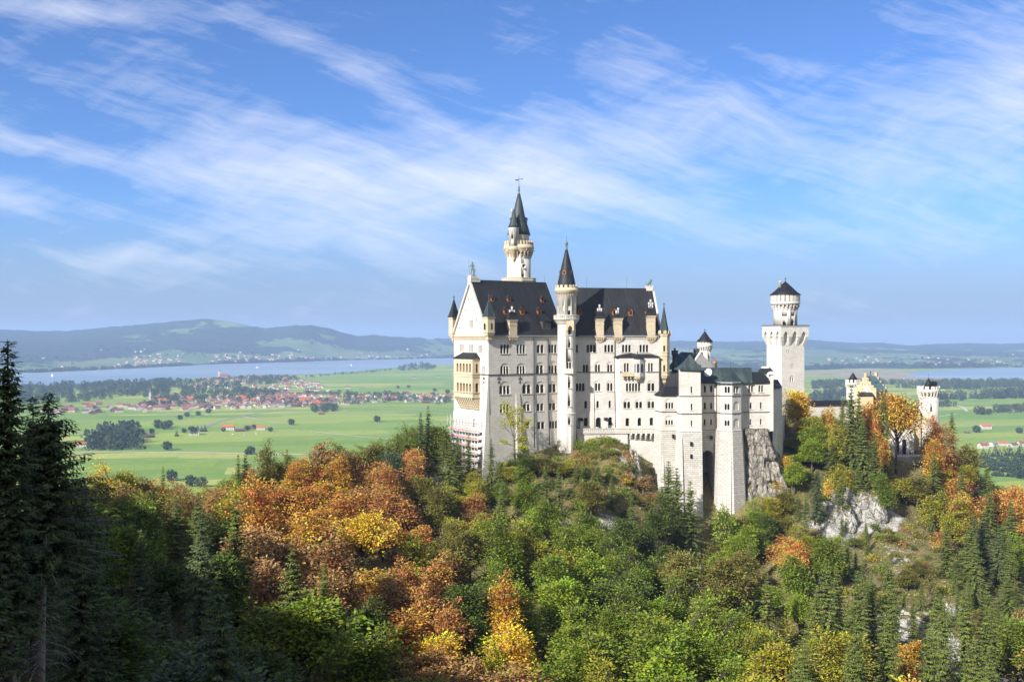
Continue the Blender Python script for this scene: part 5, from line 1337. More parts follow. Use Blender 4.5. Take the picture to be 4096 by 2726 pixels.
jobs = [(f_an, w_an, [(216, 1052, 320, 1136, 3, 998), (216, 1292, 316, 1356, 3, 1230)]), (f_bu, w_bu, [(554, 836, 578, 925, 1, None)]), (f_bl, w_bl, [(556, 1068, 580, 1158, 1, None), (556, 1298, 578, 1376, 1, None)]),
        (f_rc, w_rc, [(732, 822, 764, 915, 1, None), (818, 820, 852, 912, 1, None), (734, 1054, 762, 1145, 1, None), (822, 1054, 846, 1142, 1, None), (733, 1280, 758, 1360, 1, None), (822, 1280, 844, 1358, 1, None)]),
        (f_b1, w_by, [(1018, 834, 1088, 922, 2, None), (1018, 1068, 1084, 1152, 2, 1038), (1018, 1296, 1084, 1370, 2, 1266)]), (f_b2, w_by, [(1140, 832, 1205, 922, 2, None)]),
        (f_rt, w_rt, [(1342, 820, 1408, 912, 2, None), (1480, 818, 1545, 910, 2, None), (1362, 1052, 1390, 1142, 1, None), (1500, 1048, 1526, 1138, 1, None), (1360, 1278, 1384, 1358, 1, None), (1500, 1274, 1524, 1354, 1, None)])]
done = {}
for f_, w_, L in jobs:
    c = done.setdefault(w_.name, (Cuts(), w_))[0]
    for x0, y0, x1, y1, nl, top in L: window(c, f_, Z5(x0, y0), Z5(x1, y1), nl, bw, Z5(0, top)[1] if top else None, out=.4, pier=.24)
for y0, y1 in ((1040, 1155), (1272, 1384)):                                     # blind arches on the bay
    u0, zt = f_b2.hit(*Z5(1138, y0)); u1, zb = f_b2.hit(*Z5(1212, y1)); done[w_by.name][0].shallow.prism([f_b2.pt(x, z, -.22) for x, z in arch_poly(u0, u1, zb, zt)], f_b2.n * .8)
for c, w_ in done.values(): c.apply(w_)
k = MB()                                                                         # string courses round every face
for poly, ys in ((anx, (1188,)), (blk_l, (966, 1206)), (rec, (966, 1194)), (bayp[:4], (968, 1206)), (rgt, (960, 1190))):
    for y in ys:
        for a, b in zip(poly, poly[1:]): f_ = Fac(a, b); z_ = zv(y, 361 if poly is not rgt and poly is not rec else 367.5); string(k, f_, -.05, f_.L + .05, z_, .22, .2)
k.obj('string_course', M['lead_metal'], bw)
k = MB()
for poly in (anx, blk_l, bayp[:4], rgt):
    for a, b in zip(poly, poly[1:]): f_ = Fac(a, b); string(k, f_, -.1, f_.L + .1, zsm - .1, .35, .35)
k.obj('base_course', TRIM, bw)
fd = block('foundation', anx, anb, zsm - .12, -84, RUST, .3, 2.6); fd2 = block('foundation', blk_l, bll, zsm - .121, -90, RUST, .3, 3.2); fd3 = block('foundation', bayp, [d5(1262, 378), d5(908, 378)], zsm - .122, -92, RUST, .3, 3.6)
fr3 = block('foundation', rec, [d5(915, 380), d5(690, 380)], zsm - .123, -92, RUST, .15, 1.0); c_ = MB(); f_ = Fac(*rec)
u0 = f_.hit(2806, 1900)[0]; u1 = f_.hit(2853, 1900)[0]; zt = zat(1800, 367); c_.prism([f_.pt(x, z, -9) for x, z in arch_poly(u0, u1, -95, zt)], f_.n * 14); boolean_cut(fr3, c_)
for q0, q1, f_, wd_ in (((2722, 1750), (2722, 2010), f_bl, 1.0), ((2796, 1880), (2812, 2100), f_bl, 1.6), ((2922, 1810), (2926, 2150), f_b1, .35), ((2650, 1830), (2650, 1940), f_an, .6)):
    a, za = f_.hit(*q0, .5); k = MB(); k.frustum([f_.pt(a - wd_ * .9, -86, .5), f_.pt(a + wd_ * .9, -86, .5), f_.pt(a + wd_ * .9, -86, 4.0), f_.pt(a - wd_ * .9, -86, 4.0)], [f_.pt(a - wd_ * .6, za, .2), f_.pt(a + wd_ * .6, za, .2), f_.pt(a + wd_ * .6, za, .75), f_.pt(a - wd_ * .6, za, .75)]); k.obj('buttress', LIME, bw)
for q, f_ in (((2764, 1772), f_bl), ((2764, 1822), f_bl), ((2692, 1742), f_an), ((2846, 1748), f_rc)):
    u, z = f_.hit(*q, .6); k = MB(); k.prism([f_.pt(u + a, z + b, .1) for a, b in ((-.35, -.8), (.35, -.8), (.35, .6), (-.35, .6))], f_.n * 1.05); k.obj('slit_window', M['glass'], bw)
k = MB(); q = [d5(1640, 368.4), d5(1678, 368.4)]; f_ = Fac(*q); k.prism([f_.pt(0, zv(1440, 368), -2), f_.pt(f_.L, zv(1440, 368), -2), f_.pt(f_.L, zv(1440, 368), .5), f_.pt(0, zv(1440, 368), .5)], (0, 0, zv(670, 368) - zv(1440, 368))); k.lathe(f_.pt(f_.L / 2, 0, -.5), [(1.9, zv(672, 368)), (1.9, zv(662, 368)), (1.2, zv(640, 368)), (.2, zv(630, 368))], 4, False, R(45)); k.obj('corner_pier', LIME, bw)
# roofs
k = MB(); zc = zv(606, 359.6); cc = (d5(541, 359.6) + d5(541, 372)) / 2; s0 = (blk_u[1] - blk_u[0]).length / 2 + .75; s1 = 6.9; ptop = zv(398, 365)
lv = []
for fr2, hh in ((1.0, 0), (.74, .16), (.48, .40), (.25, .68), (.02, 1.0)): lv.append([P3(cc + Vector((a * s0 * fr2, b * s1 * fr2, 0)), zc + (ptop - zc) * hh) for a, b in ((-1, -1), (1, -1), (1, 1), (-1, 1))])
k.frustum([p - Vector((0, 0, .3)) for p in lv[0]], lv[0])
for a, b in zip(lv, lv[1:]): k.frustum(a, b)
k.obj('block_roof', COPPER, bw)
za = zv(775, 367) - .1; zb = zv(580, 374)
k = MB(); lo = [d5(640, 366.0), d5(1400, 366.9), d5(1400, 385), d5(640, 385)]; hi = [d5(640, 375), d5(1385, 375), d5(1385, 376), d5(640, 376)]
k.frustum([P3(p, za - .35) for p in lo], [P3(p, za) for p in lo]); k.frustum([P3(p, za) for p in lo], [P3(p, zb) for p in hi]); k.obj('roof', COPPER, bw)
k = MB(); zb2 = zv(640, 373); lo = [d5(1300, 367.0), d5(1648, 368.3), d5(1648, 383), d5(1300, 383)]; hi = [d5(1300, 374), d5(1530, 374.5), d5(1530, 375), d5(1300, 375)]
k.frustum([P3(p, za - .3) for p in lo], [P3(p, za + .05) for p in lo]); k.frustum([P3(p, za + .05) for p in lo], [P3(p, zb2) for p in hi]); k.obj('roof', SLATE, bw)
k = MB(); base = offs(bayp, .55) + [d5(1262, 373), d5(908, 373)]; ap = d5(1095, 372); zap = zv(590, 371)
k.frustum([P3(p, za - .5) for p in base], [P3(p, za - .1) for p in base]); m1 = [P3(ap.lerp(p, .55), za + (zap - za) * .36) for p in base]; k.frustum([P3(p, za - .1) for p in base], m1); k.frustum(m1, [P3(ap.lerp(p, .03), zap) for p in base]); k.obj('bay_roof', COPPER, bw)
k = MB(); za2 = zv(955, 363); zb3 = zv(842, 369); base = offs(anx, .5) + anb; hi = [d5(200, 372), d5(215, 370), d5(385, 370), d5(385, 374), d5(200, 374)]
k.frustum([P3(p, za2 - .25) for p in base], [P3(p, za2 + .05) for p in base]); k.frustum([P3(p, za2 + .05) for p in base], [P3(p, zb3) for p in hi]); k.obj('annex_roof', M['black_roof'], bw)
k = MB(); q = d5(796, 366.5); k.lathe(P3(q, 0), [(.05, zv(700, 367)), (.05, zv(668, 367))], 6)
e_ = Vector((-.6, -.75, .3)).normalized(); a_ = e_.cross(Vector((0, 0, 1))).normalized(); b_ = a_.cross(e_); zc = P3(q, zv(645, 367))
rg = [[zc + e_ * (.35 * (r_ / 1.0) ** 2 - .1) + (a_ * math.cos(w) + b_ * math.sin(w)) * r_ * 1.6 for w in [2 * math.pi * i / 14 for i in range(14)]] for r_ in (.05, .5, 1.0)]
for r0_, r1_ in zip(rg, rg[1:]): k.add(r0_ + r1_, [[i, (i + 1) % 14, 14 + (i + 1) % 14, 14 + i] for i in range(14)])
k.obj('satellite_dish', M['zinc'], bw)
for x, y0, y1 in ((906, 780, 1440), (372, 960, 1440)):
    k = MB(); d_ = 366.2 if x == 906 else 362.6; k.tube([P3(d5(x, d_), zv(y0, d_)), P3(d5(x, d_), zv(y1, d_))], .15, 5); k.obj('downpipe_or_edge', M['lead_metal'], bw)
# link to the square tower
k = MB(); k.prism([P3(p, -50) for p in (d5(1672, 372), d5(1735, 374), d5(1800, 385), d5(1672, 395))], (0, 0, zv(850, 374) + 50)); k.obj('link_wall', LIME, bw)
k = MB(); k.frustum([P3(p, zv(862, 372)) for p in (d5(1676, 371), d5(1800, 375), d5(1800, 388), d5(1676, 388))], [P3(p, zv(750, 380)) for p in (d5(1676, 380), d5(1740, 382), d5(1740, 388), d5(1676, 388))]); k.obj('link_roof', SLATE, bw)
k = MB(); q = d5(1578, 376); k.frustum([P3(q + Vector((a * 3.2, b * 2.4, 0)), zv(665, 376)) for a, b in ((-1, -1), (1, -1), (1, 1), (-1, 1))], [P3(q + Vector((a * 1.6, b * 1.4, 0)), zv(585, 376)) for a, b in ((-1, -1), (1, -1), (1, 1), (-1, 1))]); rt2 = k.obj('side_roof', SLATE, bw)
k = MB(); k.lathe(q, [(1.8, zv(588, 376)), (1.8, zv(575, 376)), (1.5, zv(573, 376)), (1.6, zv(560, 376))], 12); k.obj('chimney', TRIM, rt2)
for x, y in ((1098, 440), (1551, 430), (541, 285)): k = MB(); k.tube([P3(d5(x, 374), zv(590 if x != 541 else 405, 374)), P3(d5(x, 374), zv(y, 374))], .05, 4); k.obj('lightning_rod', M['lead_metal'], bw)
# platform east of the wing
k = MB(); k.prism([P3(p, zv(1290, 376) - 34) for p in (d5(1672, 374), d5(1800, 380), d5(1850, 400), d5(1672, 400))], (0, 0, 34)); k.obj('platform', LIME, bw)

# cliff face below the east end
crow = [(1680, 1800), (1706, 1690), (1735, 1560), (1780, 1400)]
ny, nx_ = 110, 76; tx = np.linspace(0, 1, nx_); tz = np.linspace(0, 1, ny); TX, TZ = np.meshgrid(tx, tz)
zt_ = zv(1446, 366); ZZ = zt_ + 1.0 + (-88 - zt_) * TZ
xl = np.interp(TZ, [0, .2, 1], [d5(1285, 366).x] * 3); xr = np.interp(TZ, [0, .12, .3, .5, 1], [d5(1690, 368).x, d5(1690, 368).x + 2.5, d5(1690, 368).x + 7, d5(1690, 368).x + 12, d5(1690, 368).x + 24])
XX = xl + (xr - xl) * TX; YY = 366.5 - 9 * TZ ** 1.4 + np.where(TX > .72, (TX - .72) * 42, 0) + np.where(TX < .03, (0.03 - TX) * 200, 0)
ns = -np.abs(fbm2(XX / 5, ZZ / 10, 4, 77, 0.5)) * 3.6 - np.abs(fbm2(XX / 1.9, ZZ / 3.4, 4, 78, .6)) * 1.5
hh_ = (ZZ + fbm2(XX / 5, ZZ / 30, 3, 79) * 5) / 9.0; saw = hh_ - np.floor(hh_)
YY = YY - ns * np.minimum(1, TZ * 8) - 1.0 + 1.5 * saw ** 2 * (fbm2(XX / 7, ZZ / 12, 2, 80) > -.1) * np.minimum(1, TZ * 6)
grid_mesh('rock_cliff', XX, YY, ZZ, M['cliff'])
# cap of the cliff running back to the terrain
YB = np.linspace(0, 1, 8)[:, None]; grid_mesh('cliff_top', np.repeat(XX[:1], 8, 0), YY[:1] + YB * 26, np.repeat(ZZ[:1], 8, 0) - .05 + YB * 0 + fbm2(np.repeat(XX[:1], 8, 0) / 3, YY[:1] + YB * 20, 3, 5) * .3 * (YB > 0), M['cliff'])

# ============ knights' house behind, with its gable and round corner tower
kh = thing('knights_house', 'low white house with green metal roof and gable behind the square block', 'building', tuple(SP(2730, 1540, 392)))
gL, gR = d5(588, 386), d5(872, 392); fk = Fac(gL, gR); zg0 = zv(590, 388); zg1 = zv(385, 388); ug = fk.hit(*Z5(690, 385))[0]
k = MB(); k.prism([fk.pt(u_, z) for u_, z in ((0, -45), (fk.L, -45), (fk.L, zg0 + .3), (ug, zg1), (0, zg0 + 1.6))], -fk.n * .8); gw = k.obj('gable_wall', LIME, kh)
k = MB(); k.prism([fk.pt(u_, z, .05) for u_, z in ((-.2, zg0 + 1.8), (ug, zg1 + .35), (fk.L + .3, zg0 + .4), (fk.L + .3, zg0 - .2), (ug, zg1 - .45), (-.2, zg0 + 1.1))], -fk.n * .9); k.obj('gable_coping', TRIM, gw)
u0, za_ = fk.hit(*Z5(676, 535)); u1, zb_ = fk.hit(*Z5(690, 580)); k = MB(); k.prism([fk.pt(x, z, .0) for x, z in arch_poly(u0, u1, zb_, za_)], fk.n * .06); k.obj('window', M['glass'], gw)
b1, b2 = fk.pt(-.6, 0, -.9), fk.pt(ug, 0, -.9); lt = d5(250, 396)
zrd = zv(366, 396); r1, r2 = d5(430, 405), P3(fk.pt(ug, 0, -.9), 0)
k = MB(); k.add([P3(d5(215, 390), zv(620, 388)), P3(d5(600, 386.8), zg0 + 1.3), P3(r2, zg1 + .2), P3(r1, zrd), P3(d5(380, 400), zv(400, 400)), P3(d5(215, 415), zv(620, 400)), P3(r2 + Vector((8, 9, 0)), zg0)], [[0, 1, 2, 3, 4], [0, 4, 5], [3, 5, 4], [2, 6, 5, 3]]); k.obj('roof', COPPER, kh, recalc=True)
k = MB(); k.prism([P3(p, -45) for p in (d5(120, 388), d5(600, 387), d5(600, 400), d5(120, 402))], (0, 0, zv(640, 388) + 45)); k.obj('wall', LIME, kh)
q = d5(338, 388); k = MB(); k.lathe(P3(q, 0), [(1.3, zv(640, 388)), (1.25, zv(520, 388)), (1.0, zv(515, 388)), (1.0, zv(415, 388)), (1.38, zv(405, 388)), (1.38, zv(385, 388)), (1.25, zv(383, 388)), (1.42, zv(345, 388)), (.4, zv(342, 388)), (.36, zv(320, 388)), (.5, zv(318, 388)), (.42, zv(310, 388))], 12); k.obj('chimney', M['lead_metal'], kh)
q = d5(632, 398); k = MB(); k.box(P3(q, zv(372, 398)), 2.3, 1.0, 1.6)
for i in range(4): k.lathe(q + Vector((-.85 + .55 * i, 0, 0)), [(.2, zv(345, 398)), (.2, zv(325, 398)), (.26, zv(324, 398)), (.26, zv(320, 398))], 8)
k.obj('chimney', M['lead_metal'], kh)
q = d5(885, 391); k = MB(); k.lathe(P3(q, 0), [(.75, -40), (.75, zv(512, 391)), (.95, zv(510, 391)), (.95, zv(502, 391))], 8); c_ = k.obj('turret_chimney', SAND, kh); k = MB(); k.lathe(P3(q, 0), [(.95, zv(502, 391)), (.85, zv(485, 391)), (.3, zv(475, 391)), (.3, zv(455, 391)), (.1, zv(452, 391))], 8); k.obj('chimney_cap', M['orange_wood'], c_)
dK = 402.0; K0 = d5(747, dK); rk = lambda w: w * .2933 / F_S * dK; zk_ = lambda y: zat(Z5(0, y)[1], dK)
kt = thing('round_turret', 'small round white turret with dark cone roof behind the gabled house', 'tower', (K0.x, K0.y, -40))
k = MB(); k.lathe(K0, [(rk(84), -50), (rk(84), zk_(345))], 32); sh = k.obj('shaft', M['limestone_round_2.5'], kt); cs = Cuts(); tower_win(K0, rk(84), Z5(785, 0)[0], Z5(0, 420)[1], Z5(0, 460)[1], .5, dK, kt, square=True, cs_=cs); cs.apply(sh)
k = MB(); corbels(k, K0, rk(84), rk(102), zk_(345), zk_(295), 18, .5, steps=3); k.lathe(K0, [(rk(83), zk_(310)), (rk(102), zk_(298)), (rk(104), zk_(255)), (rk(95), zk_(254))], 32); crenels(k, K0, rk(104), zk_(256), zk_(226), 16, .4, .7); k.lathe(K0, [(rk(92), zk_(256)), (rk(92), zk_(226))], 24); k.obj('gallery', TRIM, kt)
k = MB(); k.lathe(K0, [(rk(111), zk_(226)), (rk(111), zk_(220)), (rk(72), zk_(180)), (rk(34), zk_(125)), (rk(4), zk_(80))], 20); rr_ = k.obj('roof', M['black_roof'], kt)
k = MB(); finial(k, K0, zk_(84), zk_(40) - zk_(84), .3); k.obj('finial', M['lead_metal'], rr_)

# ============ gatehouse
gh = thing('gatehouse', 'yellow stone gatehouse with stepped gable, clock and pale green metal roof', 'building', tuple(SP(3480, 1760, 430)))
d7 = lambda x, d: at_px(Z7(x, 0)[0], d); z7 = lambda y, d: zat(Z7(0, y)[1], d)
dG = 424.0; g0 = d7(915, dG); tg = Vector((math.cos(R(48)), math.sin(R(48)), 0)); ng = Vector((-tg.y, tg.x, 0)); WG = 9.6; LG = 12.0
fgg = Fac(g0 + ng * WG, g0)
zev = z7(450, dG); ztp = z7(190, dG + 3); hs = [0, .16, .33, .5, .67]
stp = [(0, -60), (WG, -60)]; prof = []
L_ = [(0, .05), (.12, .22), (.24, .45), (.35, .70), (.44, 1.0)]
left_ = []; right_ = []
for i, (u_, h) in enumerate(L_):
    z_ = zev + (ztp - zev) * (.1 + .9 * h); left_.append((u_ * WG, z_)); nu = L_[i + 1][0] if i + 1 < len(L_) else .5
    left_.append((nu * WG, z_))
left_ = left_[:-1]; right_ = [(WG - u_, z_) for u_, z_ in left_][::-1]
poly = [(0, -60)] + left_ + right_ + [(WG, -60)]
k = MB(); k.prism([fgg.pt(u_, z_) for u_, z_ in poly], -fgg.n * .9); gg = k.obj('stepped_gable', M['gate_stone'], gh)
k = MB(); k.prism([fgg.pt(u_, z_, -LG) for u_, z_ in [(u_, z_ if z_ > -50 else zev - 2) for u_, z_ in poly]], fgg.n * .9); k.obj('stepped_gable', M['gate_stone'], gh)
k = MB(); k.prism([fgg.pt(u_, z_, -.85) for u_, z_ in ((.3, -60), (.3, zev), (WG / 2, ztp - 2.2), (WG - .3, zev), (WG - .3, -60))], -fgg.n * (LG - 1.7)); k.obj('wall', M['gate_stone'], gh)
k = MB(); k.prism([fgg.pt(u_, z_, -.87) for u_, z_ in ((-.4, zev - .6), (WG / 2, ztp - 1.5), (WG + .4, zev - .6), (WG + .4, zev - .85), (WG / 2, ztp - 1.9), (-.4, zev - .85))], -fgg.n * (LG - 1.75)); k.obj('roof', M['green_roof'], gh)
u_, z_ = fgg.hit(*Z7(780, 430)); k = MB(); ck = [fgg.pt(u_ + 1.15 * math.cos(a), z_ + 1.25 * math.sin(a), .02) for a in [2 * math.pi * i / 24 for i in range(24)]]; k.prism(ck, fgg.n * .1); clk = k.obj('clock', M['clock_face'], gg)
k = MB()
for i in range(12): a = math.pi / 6 * i; k.tube([fgg.pt(u_ + .78 * math.cos(a), z_ + .85 * math.sin(a), .14), fgg.pt(u_ + 1.0 * math.cos(a), z_ + 1.08 * math.sin(a), .14)], .06, 4)
k.tube([fgg.pt(u_, z_, .15), fgg.pt(u_ + .1, z_ + .95, .15)], .08, 4); k.tube([fgg.pt(u_, z_, .15), fgg.pt(u_ + .45, z_ - .35, .15)], .09, 4); k.obj('clock_hands', M['clock_hand'], clk)
k = MB()
for x, y in ((745, 300), (785, 300), (712, 358), (750, 358), (800, 358), (840, 358), (705, 432), (850, 432)): a_, b_ = fgg.hit(*Z7(x, y)); k.prism([fgg.pt(a_ + p, b_ + q, .01) for p, q in ((-.12, -.35), (.12, -.35), (.12, .35), (-.12, .35))], fgg.n * .04)
k.obj('gable_slits', M['orange_wood'], gg)
k = MB(); q = fgg.pt(WG * .5 - .3, 0, -.5); 
k.lathe(P3(fgg.pt(WG * .72, 0, -.4), 0), [(.5, z7(235, dG)), (.35, z7(222, dG)), (.12, z7(215, dG)), (.25, z7(200, dG)), (.1, z7(190, dG)), (.4, z7(180, dG)), (.1, z7(165, dG))], 8); k.obj('gable_statue', M['lead_metal'], gg)
# lower ranges of the gate
k = MB(); k.prism([P3(p, -60) for p in (d7(640, 421), d7(870, 419), d7(870, 430), d7(640, 432))], (0, 0, z7(532, 420) + 60)); lo_ = k.obj('porch_wall', M['gate_stone'], gh)
k = MB(); k.frustum([P3(p, z7(533, 420)) for p in (d7(625, 420.5), d7(885, 418.5), d7(885, 431), d7(625, 433))], [P3(p, z7(475, 426)) for p in (d7(690, 427), d7(850, 426), d7(850, 430), d7(690, 431))]); k.obj('porch_roof', M['black_roof'], lo_)
k = MB(); k.prism([P3(p, -62) for p in (d7(868, 420), d7(1580, 417), d7(1580, 432), d7(868, 436))], (0, 0, z7(800, 418) + 62)); fw = k.obj('front_wall', M['gate_stone'], gh)
k = MB(); k.frustum([P3(p, z7(800, 418)) for p in (d7(1000, 416.6), d7(1595, 416.3), d7(1595, 433), d7(1000, 434))], [P3(p, z7(695, 426)) for p in (d7(1000, 425), d7(1540, 425), d7(1540, 426), d7(1000, 426))]); k.obj('front_roof', SLATE, fw)
k = MB(); k.prism([P3(p, -62) for p in (d7(1120, 413.5), d7(1480, 413), d7(1480, 419), d7(1120, 419))], (0, 0, z7(1060, 414) + 62)); bs_ = k.obj('gate_forebuilding', M['white_render'], gh)
fz_ = Fac(d7(1120, 413.5), d7(1480, 413)); k = MB()
for x in (1225, 1330): a_, b_ = fz_.hit(*Z7(x, 1290)); k.prism([fz_.pt(x_, z_, .01) for x_, z_ in arch_poly(a_ - .8, a_ + .8, b_ - 3.4, b_ + 3.2)], fz_.n * .05)
k.obj('gate_opening', M['glass'], bs_)


def gate_tower(label, px, d, w, wg, ys, roofr, big):
    c = d7(px, d); rr = lambda q: q * .2679 / F_S * d; zz_ = lambda y: z7(y, d)
    t = thing('gate_tower', label, 'tower', (c.x, c.y, -45))
    k = MB(); k.lathe(c, [(rr(w) * 1.06, -65), (rr(w) * 1.05, zz_(860)), (rr(w), zz_(850)), (rr(w), zz_(ys[2]))], 36); s = k.obj('shaft', M['limestone_round_4.0'], t)
    if big: cs = Cuts(); tower_win(c, rr(w), Z7(1680, 0)[0], Z7(0, 690)[1], Z7(0, 760)[1], .7, d, t, square=True, cs_=cs); cs.apply(s)
    k = MB(); corbels(k, c, rr(w), rr(wg), zz_(ys[2]) - .1, zz_(ys[1]), 18, .4, steps=3); k.lathe(c, [(rr(w) * .99, zz_((ys[1] + ys[2]) / 2)), (rr(wg), zz_(ys[1])), (rr(wg), zz_(ys[0] + 48)), (rr(w) * .8, zz_(ys[0] + 48.5))], 36); crenels(k, c, rr(wg), zz_(ys[0] + 49), zz_(ys[0]), 12, .6, .62, round_top=False); k.obj('gallery', TRIM, t)
    k = MB(); k.lathe(c + Vector((0, 0, 0)), [(rr(roofr), zz_(ys[0] + 47)), (rr(roofr), zz_(ys[0] + 10)), (rr(roofr) * 1.04, zz_(ys[0] + 8)), (.05, zz_(ys[3]))], 14); r = k.obj('roof', M['black_roof'], t)
    if big: k = MB(); q = c + Vector((rr(75), .5, 0)); k.box(P3(q, zz_(ys[0] + 30)), rr(85), 2.2, zz_(350) - zz_(ys[0] + 30)); k.frustum([P3(q + Vector((a * rr(50), b * 1.4, 0)), zz_(350)) for a, b in ((-1, -1), (1, -1), (1, 1), (-1, 1))], [P3(q + Vector((a * rr(48), b * .1, 0)), zz_(315)) for a, b in ((-1, -1), (1, -1), (1, 1), (-1, 1))]); k.tube([P3(c, zz_(ys[3]) - .2), P3(c, zz_(195))], .04, 4); k.obj('stair_hood', M['black_roof'], r)
    return t


gate_tower('round battlemented stone tower at the right end of the gatehouse', 1695, 420, 140, 163, (385, 455, 535, 262), 62, True)
gate_tower('round battlemented tower with dark cone roof left of the stepped gable', 567, 438, 95, 112, (288, 345, 410, 182), 70, False)
# low range joining square tower and gatehouse
lk = thing('connecting_range', 'long low white range with dark flat roof between square tower and gatehouse', 'building', tuple(SP(3330, 1660, 436)))
qa, qb = d7(-60, 428), d7(560, 434); f_ = Fac(qa, qb)
k = MB(); k.prism([f_.pt(0, -60), f_.pt(f_.L, -60), f_.pt(f_.L, -60, -9), f_.pt(0, -60, -9)], (0, 0, z7(678, 430) + 60)); k.obj('wall', LIME, lk)
k = MB(); za_ = z7(678, 430); k.frustum([f_.pt(-.1, za_, .5), f_.pt(f_.L, za_, .5), f_.pt(f_.L, za_, -9.5), f_.pt(-.1, za_, -9.5)], [f_.pt(-.1, z7(604, 434), -4.2), f_.pt(f_.L, z7(604, 434), -4.2), f_.pt(f_.L, z7(604, 434), -5), f_.pt(-.1, z7(604, 434), -5)]); k.obj('roof', M['black_roof'], lk)


# ============ figures
def skin_figure(name, joints, bones, mats_at, parent=None, sub=1):
    """one continuous body grown from a skeleton: joints {key: (point, radius)}"""
    keys = list(joints); idx = {q: i for i, q in enumerate(keys)}
    me = bpy.data.meshes.new(name); me.from_pydata([joints[q][0] for q in keys], [(idx[a], idx[b]) for a, b in bones], [])
    o = link(bpy.data.objects.new(name, me)); md = o.modifiers.new('skin', 'SKIN'); md.use_smooth_shade = True
    for i, q in enumerate(keys):
        r = joints[q][1]; me.skin_vertices[0].data[i].radius = (r, r) if not isinstance(r, tuple) else r
    me.skin_vertices[0].data[0].use_root = True
    ss = o.modifiers.new('sub', 'SUBSURF'); ss.levels = sub; ss.render_levels = sub
    dg = bpy.context.evaluated_depsgraph_get(); dg.update(); nm = bpy.data.meshes.new_from_object(o.evaluated_get(dg)); o.modifiers.clear(); o.data = nm
    for m_ in mats_at: nm.materials.append(m_)
    nm.polygons.foreach_set('use_smooth', [True] * len(nm.polygons))
    return o


def place_fig(o, loc, rz, s, parent=None):
    o.data.transform(Matrix.Rotation(rz, 4, 'Z') @ Matrix.Scale(s, 4)); o.location = loc; return o


def hum(arms='down', stance=.12):
    j = {'pelvis': ((0, 0, .95), (.15, .11)), 'waist': ((0, 0, 1.12), (.14, .10)), 'chest': ((0, 0, 1.35), (.17, .11)), 'neck': ((0, 0, 1.52), .055), 'head': ((0, -.02, 1.63), (.085, .10)), 'crown': ((0, 0, 1.74), .06)}
    b = [('pelvis', 'waist'), ('waist', 'chest'), ('chest', 'neck'), ('neck', 'head'), ('head', 'crown')]
    for s_, q in ((-1, 'l'), (1, 'r')):
        j['hip' + q] = ((s_ * .10, 0, .88), .09); j['knee' + q] = ((s_ * stance, -.03, .48), .062); j['ank' + q] = ((s_ * stance, .02, .08), .042); j['toe' + q] = ((s_ * (stance + .02), -.15, .035), .035)
        j['sh' + q] = ((s_ * .20, 0, 1.43), .06); j['elb' + q] = ((s_ * .26, .02, 1.16), .045)
        j['han' + q] = ((s_ * .24, -.12, .92), .035) if arms == 'down' else ((s_ * .30, -.22, 1.16), .035)
        b += [('pelvis', 'hip' + q), ('hip' + q, 'knee' + q), ('knee' + q, 'ank' + q), ('ank' + q, 'toe' + q), ('chest', 'sh' + q), ('sh' + q, 'elb' + q), ('elb' + q, 'han' + q)]
    return j, b


# bronze knight on the west gable: helmet, spear in one hand, shield at the other side
j, b = hum(); j['crown'] = ((0, 0, 1.80), .05); j['hanr'] = ((.24, -.08, .93), .04); j['hanl'] = ((-.36, -.12, 1.28), .04); j['elbl'] = ((-.30, .05, 1.18), .05); j['kneer'] = ((.14, -.10, .5), .068)
kt_ = thing('knight_statue', 'green bronze knight statue with spear and shield on the west gable', 'statue', (kn.x, kn.y, zk))
fig = skin_figure('figure', j, b, [M['verdigris']]); hs_ = (zat(Z8(0, 1195)[1], 360) - zk) / 1.86
fig.data.transform(Matrix.Scale(hs_, 4)); fig.parent = kt_
k = MB(); o_ = P3(kn, zk); k.tube([o_ + Vector((-.36 * hs_ + .1, -.16 * hs_, 0)), o_ + Vector((-.52 * hs_, -.16 * hs_, 2.0 * hs_))], .055, 5); k.tube([o_ + Vector((-.52 * hs_, -.16 * hs_, 2.0 * hs_)), o_ + Vector((-.535 * hs_, -.16 * hs_, 2.14 * hs_))], [.09, .01], 5); k.obj('spear', M['verdigris'], kt_)
k = MB(); k.prism([o_ + Vector((hs_ * x, -.16 * hs_, hs_ * z)) for x, z in ((.05, .82), (.25, .90), (.42, .84), (.40, .5), (.30, .22), (.2, .08), (.1, .3))], (0.05, .1, 0)); k.obj('shield', M['verdigris'], kt_)
k = MB(); k.lathe(o_, [(.13 * hs_, zk + 1.60 * hs_), (.135 * hs_, zk + 1.66 * hs_), (.10 * hs_, zk + 1.78 * hs_), (.02 * hs_, zk + 1.86 * hs_)], 10); k.obj('helmet', M['verdigris'], kt_)
k = MB(); k.lathe(o_, [(.42 * hs_, zk - .02), (.40 * hs_, zk + .06 * hs_), (.2 * hs_, zk + .07 * hs_)], 8); k.obj('base', M['verdigris'], kt_)
